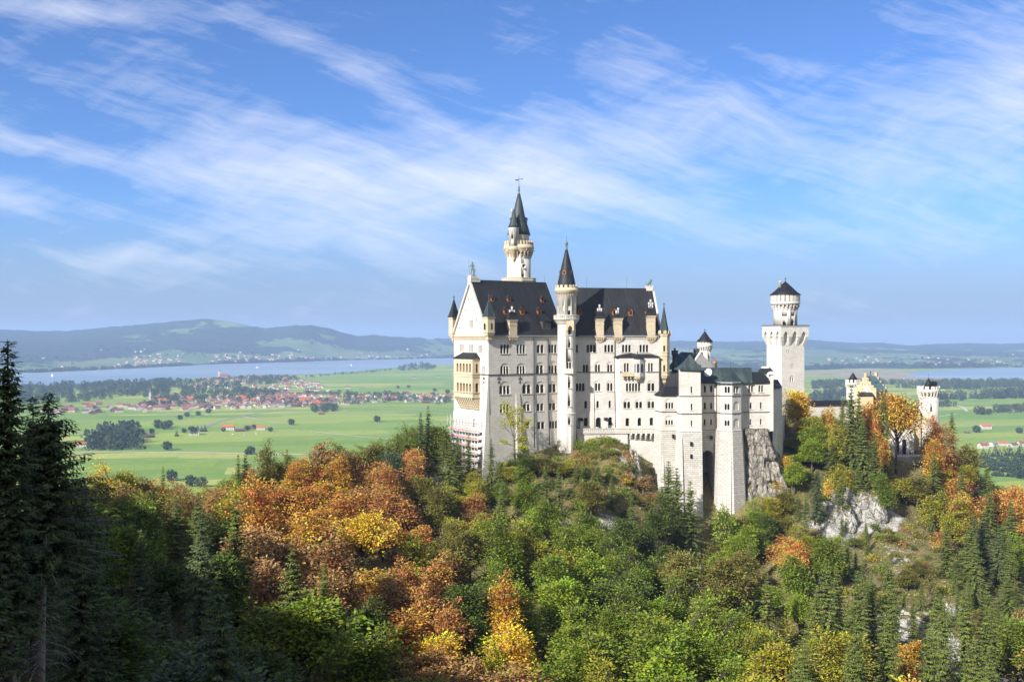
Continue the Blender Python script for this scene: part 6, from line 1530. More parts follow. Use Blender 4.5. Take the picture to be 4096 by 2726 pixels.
# seated lion on the east gable
hl = (zat(Z3(0, 610)[1], pd1.y) - zl) / 1.25
j = {'rump': ((-.38, 0, .26), (.25, .22)), 'belly': ((-.12, 0, .46), (.22, .22)), 'chest': ((.14, 0, .70), (.25, .27)), 'neck': ((.24, 0, .93), (.24, .26)), 'head': ((.36, 0, 1.06), (.18, .19)), 'muz': ((.55, 0, 1.0), (.10, .10))}
b = [('rump', 'belly'), ('belly', 'chest'), ('chest', 'neck'), ('neck', 'head'), ('head', 'muz')]
for s_, q in ((-1, 'l'), (1, 'r')):
    j['fs' + q] = ((.22, s_ * .17, .55), .10); j['fk' + q] = ((.26, s_ * .18, .3), .075); j['fp' + q] = ((.27, s_ * .18, .06), .06); j['ft' + q] = ((.40, s_ * .18, .05), .06)
    j['hk' + q] = ((-.12, s_ * .27, .30), .13); j['hh' + q] = ((-.35, s_ * .27, .09), .08); j['hp' + q] = ((-.08, s_ * .27, .05), .06); j['er' + q] = ((.30, s_ * .15, 1.24), .04)
    b += [('chest', 'fs' + q), ('fs' + q, 'fk' + q), ('fk' + q, 'fp' + q), ('fp' + q, 'ft' + q), ('rump', 'hk' + q), ('hk' + q, 'hh' + q), ('hh' + q, 'hp' + q), ('head', 'er' + q)]
j['t1'] = ((-.6, .02, .12), .05); j['t2'] = ((-.72, .05, .35), .035); j['t3'] = ((-.66, .05, .55), .06); b += [('rump', 't1'), ('t1', 't2'), ('t2', 't3')]
lion = skin_figure('lion_statue', j, b, [M['verdigris']], sub=1); place_fig(lion, P3(pd1, zl + .25), R(-12), hl); tag(lion, 'green bronze lion statue seated on the east gable of the palace', 'statue')

# visitors on the terrace and in front of the gate
def person(x, d, z, cloth, trousers, rz, label, group, i, arms='down', h=1.0):
    j, b = hum(arms, .10 + .02 * (i % 3)); p = skin_figure('person', j, b, [cloth, trousers, M['skin'], M['hair']], sub=1); me = p.data
    for f in me.polygons:
        z_ = f.center.z; f.material_index = 3 if z_ > 1.67 or (z_ > 1.58 and f.center.y > .03) else 2 if z_ > 1.50 or (abs(f.center.x) > .17 and z_ < 1.0) else 0 if z_ > .95 else 1
    place_fig(p, P3(at_px(x, d), z), rz, h); tag(p, label, 'person', group); return p


zt0 = zd + .16
for i, (x, c1_, c2_, lab, hh) in enumerate(((538, 'red_cloth', 'dark_cloth', 'person in a red top leaning at the terrace rail near the stair tower', 1.15), (722, 'violet_cloth', 'dark_cloth', 'person in violet behind the terrace rail', 1.15), (772, 'white_cloth', 'blue_cloth', 'person in a white top in front of the arched terrace door', 1.25),
                                        (792, 'blue_cloth', 'dark_cloth', 'person in a bright blue top by the arched terrace door', 1.3), (838, 'dark_cloth', 'dark_cloth', 'person in dark clothes right of the one in bright blue', 1.3), (914, 'dark_cloth', 'dark_cloth', 'person in dark clothes beside the white terrace hut', 1.2), (494, 'dark_cloth', 'dark_cloth', 'person in dark clothes close to the stair tower wall', 1.2))):
    person(Z4(x, 0)[0], 368.6 + .25 * (i % 2), zt0, M[c1_], M[c2_], R(180 + 60 * math.sin(i * 2.1)), lab, 'visitors on the terrace', i, h=hh)
gl = [(1205, 'white_cloth', 'first'), (1240, 'blue_cloth', 'second'), (1275, 'dark_cloth', 'third'), (1310, 'violet_cloth', 'fourth'), (1350, 'dark_cloth', 'fifth'), (1385, 'white_cloth', 'sixth'), (1420, 'dark_cloth', 'seventh'), (1455, 'blue_cloth', 'eighth'), (1490, 'dark_cloth', 'ninth')]
GATE_Z = z7(1420, 409)
gp = MB(); gp.prism([P3(p, GATE_Z - 8) for p in (d7(1100, 412.6), d7(1100, 405), d7(1620, 405), d7(1620, 412.4))], (0, 0, 8)); o = gp.obj('forecourt_ground', M['road_gravel']); o['kind'] = 'structure'
for i, (x, c_, w) in enumerate(gl): person(Z7(x, 0)[0], 407 + 1.2 * (i % 3), GATE_Z, M[c_], M['dark_cloth'], R(90 * i), 'person in %s top, %s from the left in the crowd before the gatehouse' % (c_.split('_')[0], w), 'visitors before the gatehouse', i, h=1.1)

# scaffolding at the foot of the west gable
sc = thing('scaffolding', 'tube scaffolding with red netting along the foot of the west gable', 'scaffolding', tuple(fg.pt(10, -45, 3)))
zA = fg.hit(*Z2(350, 700), 3)[1]; lv_ = [zA - 2.6 * i for i in range(7)]
k = MB(); us = np.linspace(1.0, 22.0, 11)
for u_ in us:
    for o_ in (1.9, 3.4):
        top = zA + .2; k.tube([fg.pt(u_, -58, o_), fg.pt(u_, top, o_)], .07, 4)
for z_ in lv_:
    for o_ in (1.9, 3.4):
        for dz_ in (0, 1.0): k.tube([fg.pt(.5, z_ - 2.4 + dz_, o_), fg.pt(22.4, z_ - 2.4 + dz_, o_)], .055, 4)
for i in range(0, 10): k.tube([fg.pt(us[i], lv_[(i * 2) % 5 + 1] - 2.4, 3.45), fg.pt(us[i + 1], lv_[(i * 2) % 5] - 2.4, 3.45)], .05, 4)
k.obj('tube_frame', M['scaffold_tube'], sc)
k = MB()
for z_ in lv_[1:]: k.prism([fg.pt(.5, z_ - 2.38, 1.95), fg.pt(22.4, z_ - 2.38, 1.95), fg.pt(22.4, z_ - 2.38, 3.35), fg.pt(.5, z_ - 2.38, 3.35)], (0, 0, .06))
k.obj('plank_deck', M['plank_wood'], sc)
for z_, a, b_ in ((lv_[1] - 2.3, 1, 15), (lv_[2] - 2.0, -1.2, 21.5), (lv_[3] - 2.2, 8, 16)):
    k = MB(); k.prism([fg.pt(a, z_, 3.5), fg.pt(b_, z_, 3.5), fg.pt(b_, z_ + .4, 3.5), fg.pt(a, z_ + .4, 3.5)], fg.n * .04); k.obj('netting', M['red_netting'], sc)

# ------------------------------------------------------------------ trees
def soup(name, V, F4, m_, tint=None):
    """mesh from numpy quads: V (k,3), F4 (q,4)"""
    me = bpy.data.meshes.new(name)
    me.vertices.add(len(V)); me.vertices.foreach_set('co', np.ascontiguousarray(V, np.float32).ravel())
    me.loops.add(F4.size); me.loops.foreach_set('vertex_index', np.ascontiguousarray(F4, np.int32).ravel())
    me.polygons.add(len(F4)); me.polygons.foreach_set('loop_start', np.arange(0, F4.size, 4, dtype=np.int32))
    me.update(calc_edges=True)
    if tint is not None:
        at = me.attributes.new('tint', 'FLOAT', 'FACE'); at.data.foreach_set('value', np.ascontiguousarray(tint, np.float32))
    me.materials.append(m_); return me


def rhombi(P, D, N, L, Wd, fold=0.12):
    """leaf-shaped quads: base P, axis D, normal N, length L, width Wd"""
    D = D / np.linalg.norm(D, axis=1, keepdims=True); N = N - (N * D).sum(1, keepdims=True) * D
    N = N / np.maximum(np.linalg.norm(N, axis=1, keepdims=True), 1e-6); Sd = np.cross(D, N)
    L = np.asarray(L)[:, None]; Wd = np.asarray(Wd)[:, None]
    a = P; b = P + D * L * .5 + Sd * Wd * .5 + N * L * fold; c = P + D * L; d = P + D * L * .5 - Sd * Wd * .5 + N * L * fold
    V = np.stack([a, b, c, d], 1).reshape(-1, 3); return V, np.arange(len(V)).reshape(-1, 4)


def rdir(k, rng):
    v = rng.normal(size=(k, 3)); return v / np.linalg.norm(v, axis=1, keepdims=True)


def broadleaf(seed, H=16.0, Rc=5.2, nb=80, shape=1.0, base=0.07, leaf=.54, droop=.25, gap=.0, per=27):
    """tapered trunk, limbs, and sprays of leaves carried on the outer half of every limb"""
    rng = np.random.default_rng(seed); tr = MB(); lean = rng.normal(size=2) * .35
    tp_ = [Vector((lean[0] * t * t, lean[1] * t * t, H * t)) for t in np.linspace(0, .80, 8)]
    tr.tube(tp_, [.32 * (1 - .86 * i / 7) + .02 for i in range(8)], 7)
    lobes = [(rng.uniform(0, 2 * math.pi), rng.uniform(-.2, .9), rng.uniform(.15, .45)) for _ in range(8)]
    Ps, Ds, Ns, Ls, Ts = [], [], [], [], []
    for i in range(nb):
        ga = i * 2.39996 + rng.uniform(-.5, .5); q = (i + .5) / nb
        el = math.asin(np.clip(-.42 + 1.42 * q, -1, 1)); ca, sa = math.cos(ga), math.sin(ga)
        rr = 1.0
        for la, le, am in lobes:
            dd = math.cos(el) * math.cos(le) * math.cos(ga - la) + math.sin(el) * math.sin(le); rr += am * max(0, dd - .55) * 2 - .08
        rr *= rng.uniform(.62, 1.14)
        zc = H * (base + (1 - base) * .46); hz = H * (1 - base) * .54
        end = np.array([Rc * rr * math.cos(el) * ca * (1 - .25 * max(0, math.sin(el)) ** 2 * shape), Rc * rr * math.cos(el) * sa * (1 - .25 * max(0, math.sin(el)) ** 2 * shape), zc + hz * rr * math.sin(el)])
        h0 = np.clip(end[2] - math.hypot(end[0], end[1]) * rng.uniform(.45, .9) - 1.2, H * base * .75, H * .74)
        t0 = h0 / (H * .80); st = np.array([lean[0] * t0 * t0, lean[1] * t0 * t0, h0])
        mid = st * .45 + end * .55 + np.array([0, 0, rng.uniform(.1, .9)])
        cur = lambda t: (1 - t) ** 2 * st + 2 * t * (1 - t) * mid + t * t * end
        tr.tube([cur(t) for t in (0, .4, .75, 1.06)], [.10, .065, .04, .012], 4)
        out = end - np.array([0, 0, zc]); out = out / (np.linalg.norm(out) + 1e-6)
        for t, k_ in ((.55, per - 6), (.76, per), (.97, per + 4)):
            if rng.random() < gap: continue
            c = cur(t); sp = rng.uniform(.75, 1.25) * (.8 + .55 * t)
            off = rng.normal(size=(k_, 3)) * np.array([.66, .66, .24]) * sp; P = c + off; P[:, 2] -= droop * (off[:, 0] ** 2 + off[:, 1] ** 2)
            D = off * np.array([1, 1, .3]) + out * .55 + rng.normal(size=(k_, 3)) * .35; D[:, 2] -= droop
            N = np.array([0, 0, 1.0]) + out * .55 + rng.normal(size=(k_, 3)) * .45
            Ps.append(P); Ds.append(D); Ns.append(N); Ls.append(rng.uniform(.65, 1.25, k_) * leaf); Ts.append(np.clip(np.full(k_, rng.random()) + rng.normal(size=k_) * .12, 0, 1))
    P, D, N, L, T = map(np.concatenate, (Ps, Ds, Ns, Ls, Ts)); V, F = rhombi(P, D, N, L, L * .62)
    return soup('crown', V, F, M['leaves'], T), trunk_mesh(tr)


def trunk_mesh(tr):
    me = tr.mesh('trunk'); me.materials.append(M['bark']); return me


def spruce(seed, H=20.0, Rc=3.4, whorls=30, per=8, base=.06, dens=1.0, leaf=.5, ragged=.2, bare=0.0, droop=.32, dead=0, trunk=.3):
    """straight trunk with whorls of drooping boughs, each carrying flat fans and hanging combs of needles"""
    rng = np.random.default_rng(seed); tr = MB(); tr.tube([Vector((0, 0, H * t)) for t in np.linspace(0, .99, 7)], [trunk * (1 - t) + .025 for t in np.linspace(0, .99, 7)], 7)
    Ps, Ds, Ns, Ls, Wd, Ts = [], [], [], [], [], []
    for w in range(whorls):
        q = base + (1 - base) * (w / (whorls - 1)) ** .92; z0 = H * q; Rw = Rc * (1 - q) ** .82 * (1 + .18 * math.sin(w * 1.7 + seed)) + .12
        for b in range(per):
            if rng.random() < bare * (1 - q): continue
            a = 2 * math.pi * (b + rng.uniform(-.35, .35)) / per + w * .83; Lb = Rw * rng.uniform(1 - ragged * 1.6, 1 + ragged * .5)
            e = np.array([math.cos(a), math.sin(a), 0]); s_ = np.array([-e[1], e[0], 0]); up = .25 * q + rng.uniform(-.08, .08)
            zz_ = z0 + rng.uniform(-.2, .2)
            pt = lambda t: np.array([0, 0, zz_]) + e * Lb * t + np.array([0, 0, 1]) * Lb * ((up + .12) * t - droop * (1.35 - q) * t * t + .10 * max(0, t - .75) * 2)
            if Lb > .9: tr.tube([pt(t) for t in (0, .5, .95)], [.045, .028, .01], 3)
            k_ = max(2, int(dens * (Lb / leaf) * 1.5 + 1)); tt = (np.arange(k_) + .6) / k_; tint = rng.random()
            for t in tt:
                p = pt(t); wl_ = leaf * (1.35 - .55 * t) * rng.uniform(.8, 1.25) * (1 if q < .92 else .7)
                fw = e * .75 + np.array([0, 0, -.18])
                for sd in (-1, 1):
                    Ps.append(p + rng.normal(size=3) * .05); Ds.append(fw + s_ * sd * rng.uniform(.6, 1.0) + np.array([0, 0, rng.uniform(-.45, .02)])); Ns.append(np.array([0, 0, 1]) + rng.normal(size=3) * .3); Ls.append(wl_); Wd.append(wl_ * .42); Ts.append(tint)
                if q < .93: Ps.append(p); Ds.append(e * .35 + s_ * rng.uniform(-.4, .4) + np.array([0, 0, -.9])); Ns.append(e + rng.normal(size=3) * .4); Ls.append(wl_ * .85); Wd.append(wl_ * .45); Ts.append(np.clip(tint + rng.uniform(-.2, .2), 0, 1))
            Ps.append(pt(.93)); Ds.append(e + np.array([0, 0, -.12])); Ns.append(np.array([0, 0, 1]) + rng.normal(size=3) * .2); Ls.append(leaf * 1.1); Wd.append(leaf * .45); Ts.append(tint)
    for i in range(5):
        Ps.append(np.array([0, 0, H * (.95 + .012 * i)])); Ds.append(np.array([rng.normal() * .3, rng.normal() * .3, 1.0])); Ns.append(rdir(1, rng)[0]); Ls.append(leaf * 1.1); Wd.append(leaf * .3); Ts.append(.5)
    for i in range(dead):                                  # bare dead branches on the lower trunk
        z = H * (base * (.25 + .75 * rng.random())); a = rng.uniform(0, 6.28); L_ = rng.uniform(.6, 2.2); e = Vector((math.cos(a), math.sin(a), rng.uniform(-.45, .05)))
        p0 = Vector((0, 0, z)); p1 = p0 + e * L_ * .6; p2 = p0 + e * L_ + Vector((0, 0, -.25 * L_)); tr.tube([p0, p1, p2], [.03, .018, .006], 4)
        for s_ in (-1, 1): tr.tube([p1, p1 + e * L_ * .3 + Vector((-e.y * s_ * .3, e.x * s_ * .3, -.15)) * L_], [.014, .004], 3)
    V, F = rhombi(np.array(Ps), np.array(Ds), np.array(Ns), np.array(Ls), np.array(Wd), .06)
    return soup('crown', V, F, M['needles'], np.array(Ts)), trunk_mesh(tr)


def bush(seed, Rb=1.5, k_=420, leaf=.34):
    rng = np.random.default_rng(seed); tr = MB()
    for i in range(6): a = rng.uniform(0, 6.28); tr.tube([Vector((0, 0, -.2)), Vector((math.cos(a) * Rb * .5, math.sin(a) * Rb * .5, Rb * rng.uniform(.6, 1.1)))], [.04, .012], 3)
    d = rdir(k_, rng); d[:, 2] = np.abs(d[:, 2]); lump = 1 + .3 * np.sin(d[:, 0] * 4 + seed) * np.cos(d[:, 1] * 5 + seed)
    P = d * (Rb * rng.uniform(.45, 1.05, (k_, 1)) * lump[:, None]); P[:, 2] *= rng.uniform(.8, 1.3)
    D = d + rng.normal(size=(k_, 3)) * .7; L = rng.uniform(.6, 1.3, k_) * leaf; V, F = rhombi(P, D, d + rng.normal(size=(k_, 3)) * .5, L, L * .6)
    return soup('crown', V, F, M['leaves'], np.clip(.5 + .3 * np.sin(P[:, 0] * 3) + rng.normal(size=k_) * .2, 0, 1)), trunk_mesh(tr)


PROTO = {
    'beech': [broadleaf(11, 16, 5.4, 92, gap=.08), broadleaf(12, 17, 5.0, 96, droop=.32), broadleaf(13, 15, 5.8, 98, shape=.6), broadleaf(14, 17, 4.7, 84, gap=.12), broadleaf(15, 17, 6.0, 100, base=.42, shape=.4)],
    'maple': [broadleaf(21, 15, 5.0, 104, shape=.4, droop=.12, leaf=.48, per=30), broadleaf(22, 16, 5.4, 110, shape=.5, droop=.1, leaf=.48, per=30), broadleaf(23, 15, 4.6, 92, droop=.15, leaf=.48, per=30)],
    'thin': [broadleaf(31, 14, 3.4, 46, gap=.3, leaf=.5, per=14, base=.18), broadleaf(32, 13, 3.0, 40, gap=.35, leaf=.5, per=13, base=.18)],
    'spruce': [spruce(41, 20, 4.5, 26, per=8, ragged=.34), spruce(42, 20, 4.9, 24, per=8, ragged=.42), spruce(43, 20, 4.2, 27, per=8, ragged=.38, droop=.42), spruce(44, 20, 5.3, 25, per=9, dens=1.1, ragged=.36)],
    'bush': [bush(51), bush(52), bush(53)],
}
PH = {'beech': (16, 17, 15, 17, 17), 'maple': (15, 16, 15), 'thin': (14, 13), 'spruce': (20, 20, 20, 20), 'bush': (1.7, 1.7, 1.7)}
PW = {'beech': (10.8, 10, 11.6, 9.4, 12), 'maple': (10, 10.8, 9.2), 'thin': (6.8, 6), 'spruce': (8.6, 9.6, 8.0, 10.4), 'bush': (3, 3, 3)}
KEEP_MESH = [m_ for v in PROTO.values() for p in v for m_ in p]

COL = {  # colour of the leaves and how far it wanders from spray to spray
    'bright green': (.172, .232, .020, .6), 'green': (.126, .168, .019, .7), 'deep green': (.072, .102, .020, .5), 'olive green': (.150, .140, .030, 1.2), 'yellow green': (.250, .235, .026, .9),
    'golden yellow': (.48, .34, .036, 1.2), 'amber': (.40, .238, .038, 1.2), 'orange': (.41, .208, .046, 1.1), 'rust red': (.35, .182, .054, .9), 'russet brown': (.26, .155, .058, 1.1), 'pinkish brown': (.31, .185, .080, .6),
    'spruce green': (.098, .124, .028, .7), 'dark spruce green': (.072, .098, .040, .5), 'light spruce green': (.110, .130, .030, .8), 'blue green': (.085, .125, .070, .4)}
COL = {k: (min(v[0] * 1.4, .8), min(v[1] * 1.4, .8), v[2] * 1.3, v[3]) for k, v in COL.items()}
TREES = []                                              # (x, y, z, kind, variant, height, width, colour, rot)


def put_tree(x, y, z, kind, h, w, colname, rz, var):
    TREES.append(dict(x=x, y=y, z=z, kind=kind, h=h, w=w, col=colname, rz=rz, var=var))


def hand(px, pytop, d, kind, colname, w=None, var=0, base=None):
    """a tree whose top stands at (px, pytop) of the 2356-wide copy, at depth d, rooted on the terrain"""
    p = DP(px, pytop, d); z = gz(p.x, p.y) if base is None else base; h = max(3.0, p.z - z)
    if w is None: w = h * PW[kind][var] / PH[kind][var]
    put_tree(p.x, p.y, z - .3, kind, h + .3, w, colname, random.uniform(0, 6.28), var)


HAND = [  # around the castle
    (1835, 878, 398, 'maple', 'golden yellow', 11.5, 0), (1800, 955, 396, 'beech', 'russet brown', 6, 1), (1862, 965, 386, 'maple', 'bright green', 9, 1), (1830, 1040, 380, 'maple', 'bright green', 9, 2), (1893, 945, 392, 'spruce', 'spruce green', 5, 2), (1900, 985, 384, 'beech', 'amber', 9, 0),
    (1958, 888, 375, 'spruce', 'spruce green', 13, 3), (1925, 980, 378, 'spruce', 'spruce green', 9, 0), (2000, 905, 392, 'beech', 'rust red', 11, 1), (2030, 905, 384, 'spruce', 'spruce green', 8.5, 1), (2062, 887, 388, 'beech', 'amber', 15, 4), (2142, 985, 399, 'beech', 'amber', 8, 0),
    (2155, 975, 402, 'beech', 'rust red', 9, 3), (2190, 950, 410, 'spruce', 'spruce green', 7, 2), (2180, 1020, 396, 'beech', 'russet brown', 9, 1), (2160, 1060, 380, 'maple', 'yellow green', 10, 0), (2225, 1010, 398, 'beech', 'olive green', 10, 2),
    (2240, 1030, 402, 'spruce', 'spruce green', 9, 3), (2200, 1085, 375, 'beech', 'orange', 11, 0), (2330, 1095, 380, 'beech', 'orange', 12, 1), (2270, 1070, 395, 'spruce', 'spruce green', 9, 0), (2250, 1120, 372, 'spruce', 'dark spruce green', 9, 1), (2290, 1130, 368, 'spruce', 'spruce green', 8, 2),
    (1808, 1035, 372, 'thin', 'golden yellow', 5, 0), (1790, 1100, 365, 'thin', 'golden yellow', 5.5, 1), (1880, 1080, 362, 'spruce', 'dark spruce green', 8, 1), (1905, 1080, 358, 'thin', 'golden yellow', 4, 0), (2085, 1085, 368, 'maple', 'yellow green', 10, 2),
    # before the foundations
    (1538, 1063, 341, 'spruce', 'spruce green', 12, 1), (1557, 1078, 336, 'spruce', 'spruce green', 13, 3), (1588, 1108, 333, 'spruce', 'spruce green', 11, 0), (1522, 1120, 338, 'spruce', 'spruce green', 11, 2), (1640, 1225, 333, 'beech', 'olive green', 8, 1), (1690, 1215, 329, 'maple', 'bright green', 8, 0), (1745, 1222, 334, 'maple', 'green', 8, 1), (1792, 1185, 346, 'beech', 'olive green', 8, 2), (1672, 1128, 336, 'thin', 'bright green', 9, 0), (1720, 1180, 330, 'maple', 'bright green', 7, 2), (1765, 1170, 340, 'maple', 'deep green', 7, 0),
    (1480, 1085, 348, 'thin', 'russet brown', 7, 1), (1500, 1120, 344, 'thin', 'russet brown', 7, 0), (1455, 1150, 342, 'spruce', 'light spruce green', 6, 2), (1440, 1120, 346, 'thin', 'golden yellow', 4, 1),
    # under the palace
    (1055, 1010, 343, 'spruce', 'spruce green', 7.5, 0), (1078, 1000, 345, 'spruce', 'spruce green', 5.5, 2), (1130, 1010, 343, 'spruce', 'spruce green', 5.5, 2), (1045, 1045, 341, 'spruce', 'light spruce green', 9, 3), (1090, 1070, 339, 'spruce', 'spruce green', 9, 1), (1180, 1065, 343, 'maple', 'yellow green', 8, 0), (1215, 1035, 345, 'maple', 'deep green', 10, 1), (1252, 1040, 345, 'beech', 'olive green', 9, 1), (1150, 1110, 339, 'spruce', 'dark spruce green', 7, 0),
    (1290, 1055, 346, 'maple', 'yellow green', 8, 2), (1330, 1075, 342, 'spruce', 'light spruce green', 8, 1), (1375, 1070, 342, 'spruce', 'light spruce green', 7, 0), (1310, 1130, 334, 'spruce', 'spruce green', 8, 3), (1410, 1120, 338, 'spruce', 'spruce green', 6, 2), (1240, 1130, 336, 'spruce', 'dark spruce green', 7, 1),
    # crest west of the palace
    (985, 935, 355, 'spruce', 'spruce green', 7, 0), (968, 950, 352, 'spruce', 'dark spruce green', 6.5, 2), (1005, 955, 358, 'maple', 'green', 8, 2), (940, 985, 348, 'maple', 'green', 9, 1), (915, 1000, 342, 'spruce', 'spruce green', 7, 1), (1025, 955, 360, 'thin', 'green', 6, 0), (880, 1000, 338, 'beech', 'olive green', 10, 0), (905, 1020, 330, 'maple', 'blue green', 8, 0), (850, 1010, 335, 'beech', 'olive green', 10, 2), (815, 1020, 330, 'beech', 'russet brown', 9, 1), (790, 1022, 328, 'maple', 'green', 8, 1),
    (745, 1003, 322, 'beech', 'russet brown', 11, 2), (715, 1045, 316, 'spruce', 'spruce green', 6.5, 1), (690, 1040, 315, 'beech', 'olive green', 8, 1), (660, 1035, 312, 'spruce', 'spruce green', 6, 0), (640, 1040, 312, 'maple', 'yellow green', 6, 2), (618, 1020, 308, 'beech', 'olive green', 7, 3), (565, 1040, 302, 'spruce', 'spruce green', 8, 3), (548, 1048, 300, 'spruce', 'spruce green', 6, 2), (590, 1060, 302, 'beech', 'olive green', 7, 0), (520, 1085, 294, 'maple', 'bright green', 8, 0), (495, 1100, 292, 'beech', 'amber', 8, 1),
    (415, 1105, 283, 'beech', 'pinkish brown', 8, 3), (440, 1115, 286, 'beech', 'pinkish brown', 9, 1), (375, 1075, 279, 'spruce', 'light spruce green', 4.5, 2), (345, 1090, 274, 'beech', 'amber', 9, 2), (315, 1070, 270, 'beech', 'russet brown', 9, 0), (280, 1062, 266, 'maple', 'yellow green', 9, 0), (250, 1072, 262, 'maple', 'golden yellow', 8, 1), (225, 1080, 258, 'maple', 'yellow green', 8, 2), (185, 1085, 252, 'beech', 'olive green', 9, 1), (300, 1110, 262, 'maple', 'yellow green', 9, 1),
    # the sunlit slope
    (560, 1120, 270, 'spruce', 'spruce green', 10, 3), (640, 1095, 290, 'beech', 'orange', 13, 0), (700, 1105, 290, 'beech', 'orange', 12, 2), (760, 1090, 300, 'beech', 'amber', 12, 1), (880, 1055, 318, 'beech', 'rust red', 12, 2), (845, 1100, 300, 'beech', 'rust red', 14, 0), (910, 1125, 295, 'beech', 'rust red', 15, 2), (800, 1140, 285, 'beech', 'orange', 12, 3), (720, 1160, 275, 'beech', 'amber', 13, 2), (650, 1190, 262, 'beech', 'orange', 13, 1), (820, 1200, 268, 'maple', 'yellow green', 10, 0), (880, 1180, 280, 'maple', 'amber', 10, 2), (960, 1190, 285, 'beech', 'orange', 9, 1),
    (720, 1240, 252, 'maple', 'yellow green', 8, 2), (640, 1240, 248, 'beech', 'russet brown', 9, 0), (1085, 1120, 318, 'beech', 'rust red', 9, 1), (1100, 1165, 310, 'beech', 'russet brown', 10, 0), (1050, 1120, 322, 'maple', 'yellow green', 10, 1), (850, 1290, 235, 'beech', 'amber', 12, 0), (900, 1310, 228, 'beech', 'russet brown', 10, 2), (945, 1290, 238, 'beech', 'rust red', 9, 3), (1010, 1255, 252, 'beech', 'rust red', 11, 0), (980, 1330, 225, 'beech', 'rust red', 11, 2), (935, 1380, 212, 'beech', 'orange', 12, 1), (1030, 1390, 212, 'beech', 'rust red', 8, 3), (1000, 1430, 202, 'maple', 'golden yellow', 9, 0),
    (1190, 1440, 205, 'beech', 'golden yellow', 10, 3), (1165, 1330, 232, 'beech', 'amber', 9, 3), (1100, 1470, 198, 'beech', 'pinkish brown', 7, 1), (1140, 1440, 203, 'maple', 'yellow green', 6, 2), (1410, 1520, 198, 'maple', 'yellow green', 10, 1), (1290, 1235, 280, 'maple', 'yellow green', 8, 2),
    # dense crest before the gatehouse
    (1872, 940, 392, 'maple', 'yellow green', 9, 2), (1914, 958, 388, 'beech', 'amber', 9, 0), (1938, 940, 384, 'spruce', 'spruce green', 8, 0), (1895, 1000, 380, 'maple', 'green', 9, 1),
    (1702, 1168, 343, 'beech', 'olive green', 7, 1), (1736, 1150, 346, 'maple', 'bright green', 7, 1), (1775, 1132, 350, 'maple', 'yellow green', 8, 0), (1803, 1118, 355, 'beech', 'olive green', 8, 2), (1720, 1195, 340, 'maple', 'green', 8, 2),
    (1868, 1000, 376, 'maple', 'bright green', 10, 0), (1915, 1020, 372, 'spruce', 'spruce green', 10, 1), (1985, 965, 370, 'spruce', 'spruce green', 10, 3), (2012, 1000, 366, 'spruce', 'spruce green', 9, 0), (2022, 965, 378, 'beech', 'amber', 8, 1), (2150, 1005, 380, 'beech', 'amber', 9, 3), (2150, 1040, 372, 'spruce', 'spruce green', 9, 2), (1940, 1060, 364, 'beech', 'yellow green', 9, 2), (1850, 1075, 372, 'maple', 'green', 9, 1), (1975, 1075, 358, 'spruce', 'spruce green', 8, 1), (2110, 1075, 366, 'beech', 'olive green', 10, 1), (2185, 1065, 384, 'beech', 'orange', 9, 3), (2215, 1060, 392, 'maple', 'yellow green', 9, 0), (1825, 1000, 388, 'maple', 'yellow green', 8, 2), (1810, 1075, 376, 'maple', 'bright green', 7, 0),
    # east slope
    (1820, 1235, 322, 'beech', 'orange', 10, 3), (1925, 1300, 271, 'spruce', 'spruce green', 8.5, 3), (2007, 1336, 252, 'spruce', 'spruce green', 9, 1), (2163, 1365, 277, 'spruce', 'spruce green', 7, 2), (2178, 1208, 320, 'spruce', 'spruce green', 9.5, 0), (2232, 1208, 316, 'spruce', 'spruce green', 10, 3), (2276, 1100, 349, 'spruce', 'spruce green', 9, 1), (2213, 1071, 361, 'spruce', 'spruce green', 9.5, 0), (2262, 1180, 330, 'spruce', 'dark spruce green', 9, 2), (2310, 1200, 328, 'spruce', 'spruce green', 9, 0), (2345, 1230, 322, 'maple', 'bright green', 10, 1),
    (1867, 1390, 247, 'spruce', 'spruce green', 8, 2), (1726, 1240, 318, 'spruce', 'light spruce green', 7, 0), (1686, 1325, 296, 'maple', 'olive green', 10, 1), (1770, 1330, 292, 'maple', 'bright green', 8, 2), (1800, 1400, 270, 'thin', 'yellow green', 7, 1), (1840, 1350, 280, 'maple', 'bright green', 8, 0), (1735, 1430, 258, 'maple', 'bright green', 9, 2), (2218, 1115, 345, 'beech', 'orange', 11, 0), (2190, 1150, 340, 'maple', 'yellow green', 10, 1), (2150, 1120, 352, 'beech', 'yellow green', 10, 0), (2096, 1463, 240, 'beech', 'amber', 9, 2), (2080, 1500, 230, 'beech', 'orange', 9, 0), (2290, 1400, 285, 'spruce', 'spruce green', 9, 1), (2235, 1400, 268, 'maple', 'olive green', 9, 1), (2320, 1330, 300, 'spruce', 'spruce green', 9, 3), (2345, 1420, 280, 'maple', 'green', 10, 0), (1965, 1230, 338, 'thin', 'light spruce green', 6, 0), (1880, 1120, 352, 'spruce', 'dark spruce green', 8.5, 0), (2300, 1480, 262, 'spruce', 'spruce green', 8, 2), (2050, 1225, 340, 'thin', 'olive green', 6, 1), (2345, 1110, 372, 'beech', 'orange', 11, 2), (1850, 1210, 332, 'maple', 'yellow green', 8, 1),
]
for hnd in HAND:
    px, py, d, kind, cn, w, var = hnd; hand(px, py, d, kind, cn, w * {'spruce': 1.25, 'thin': 1.1}.get(kind, 1.22), var)

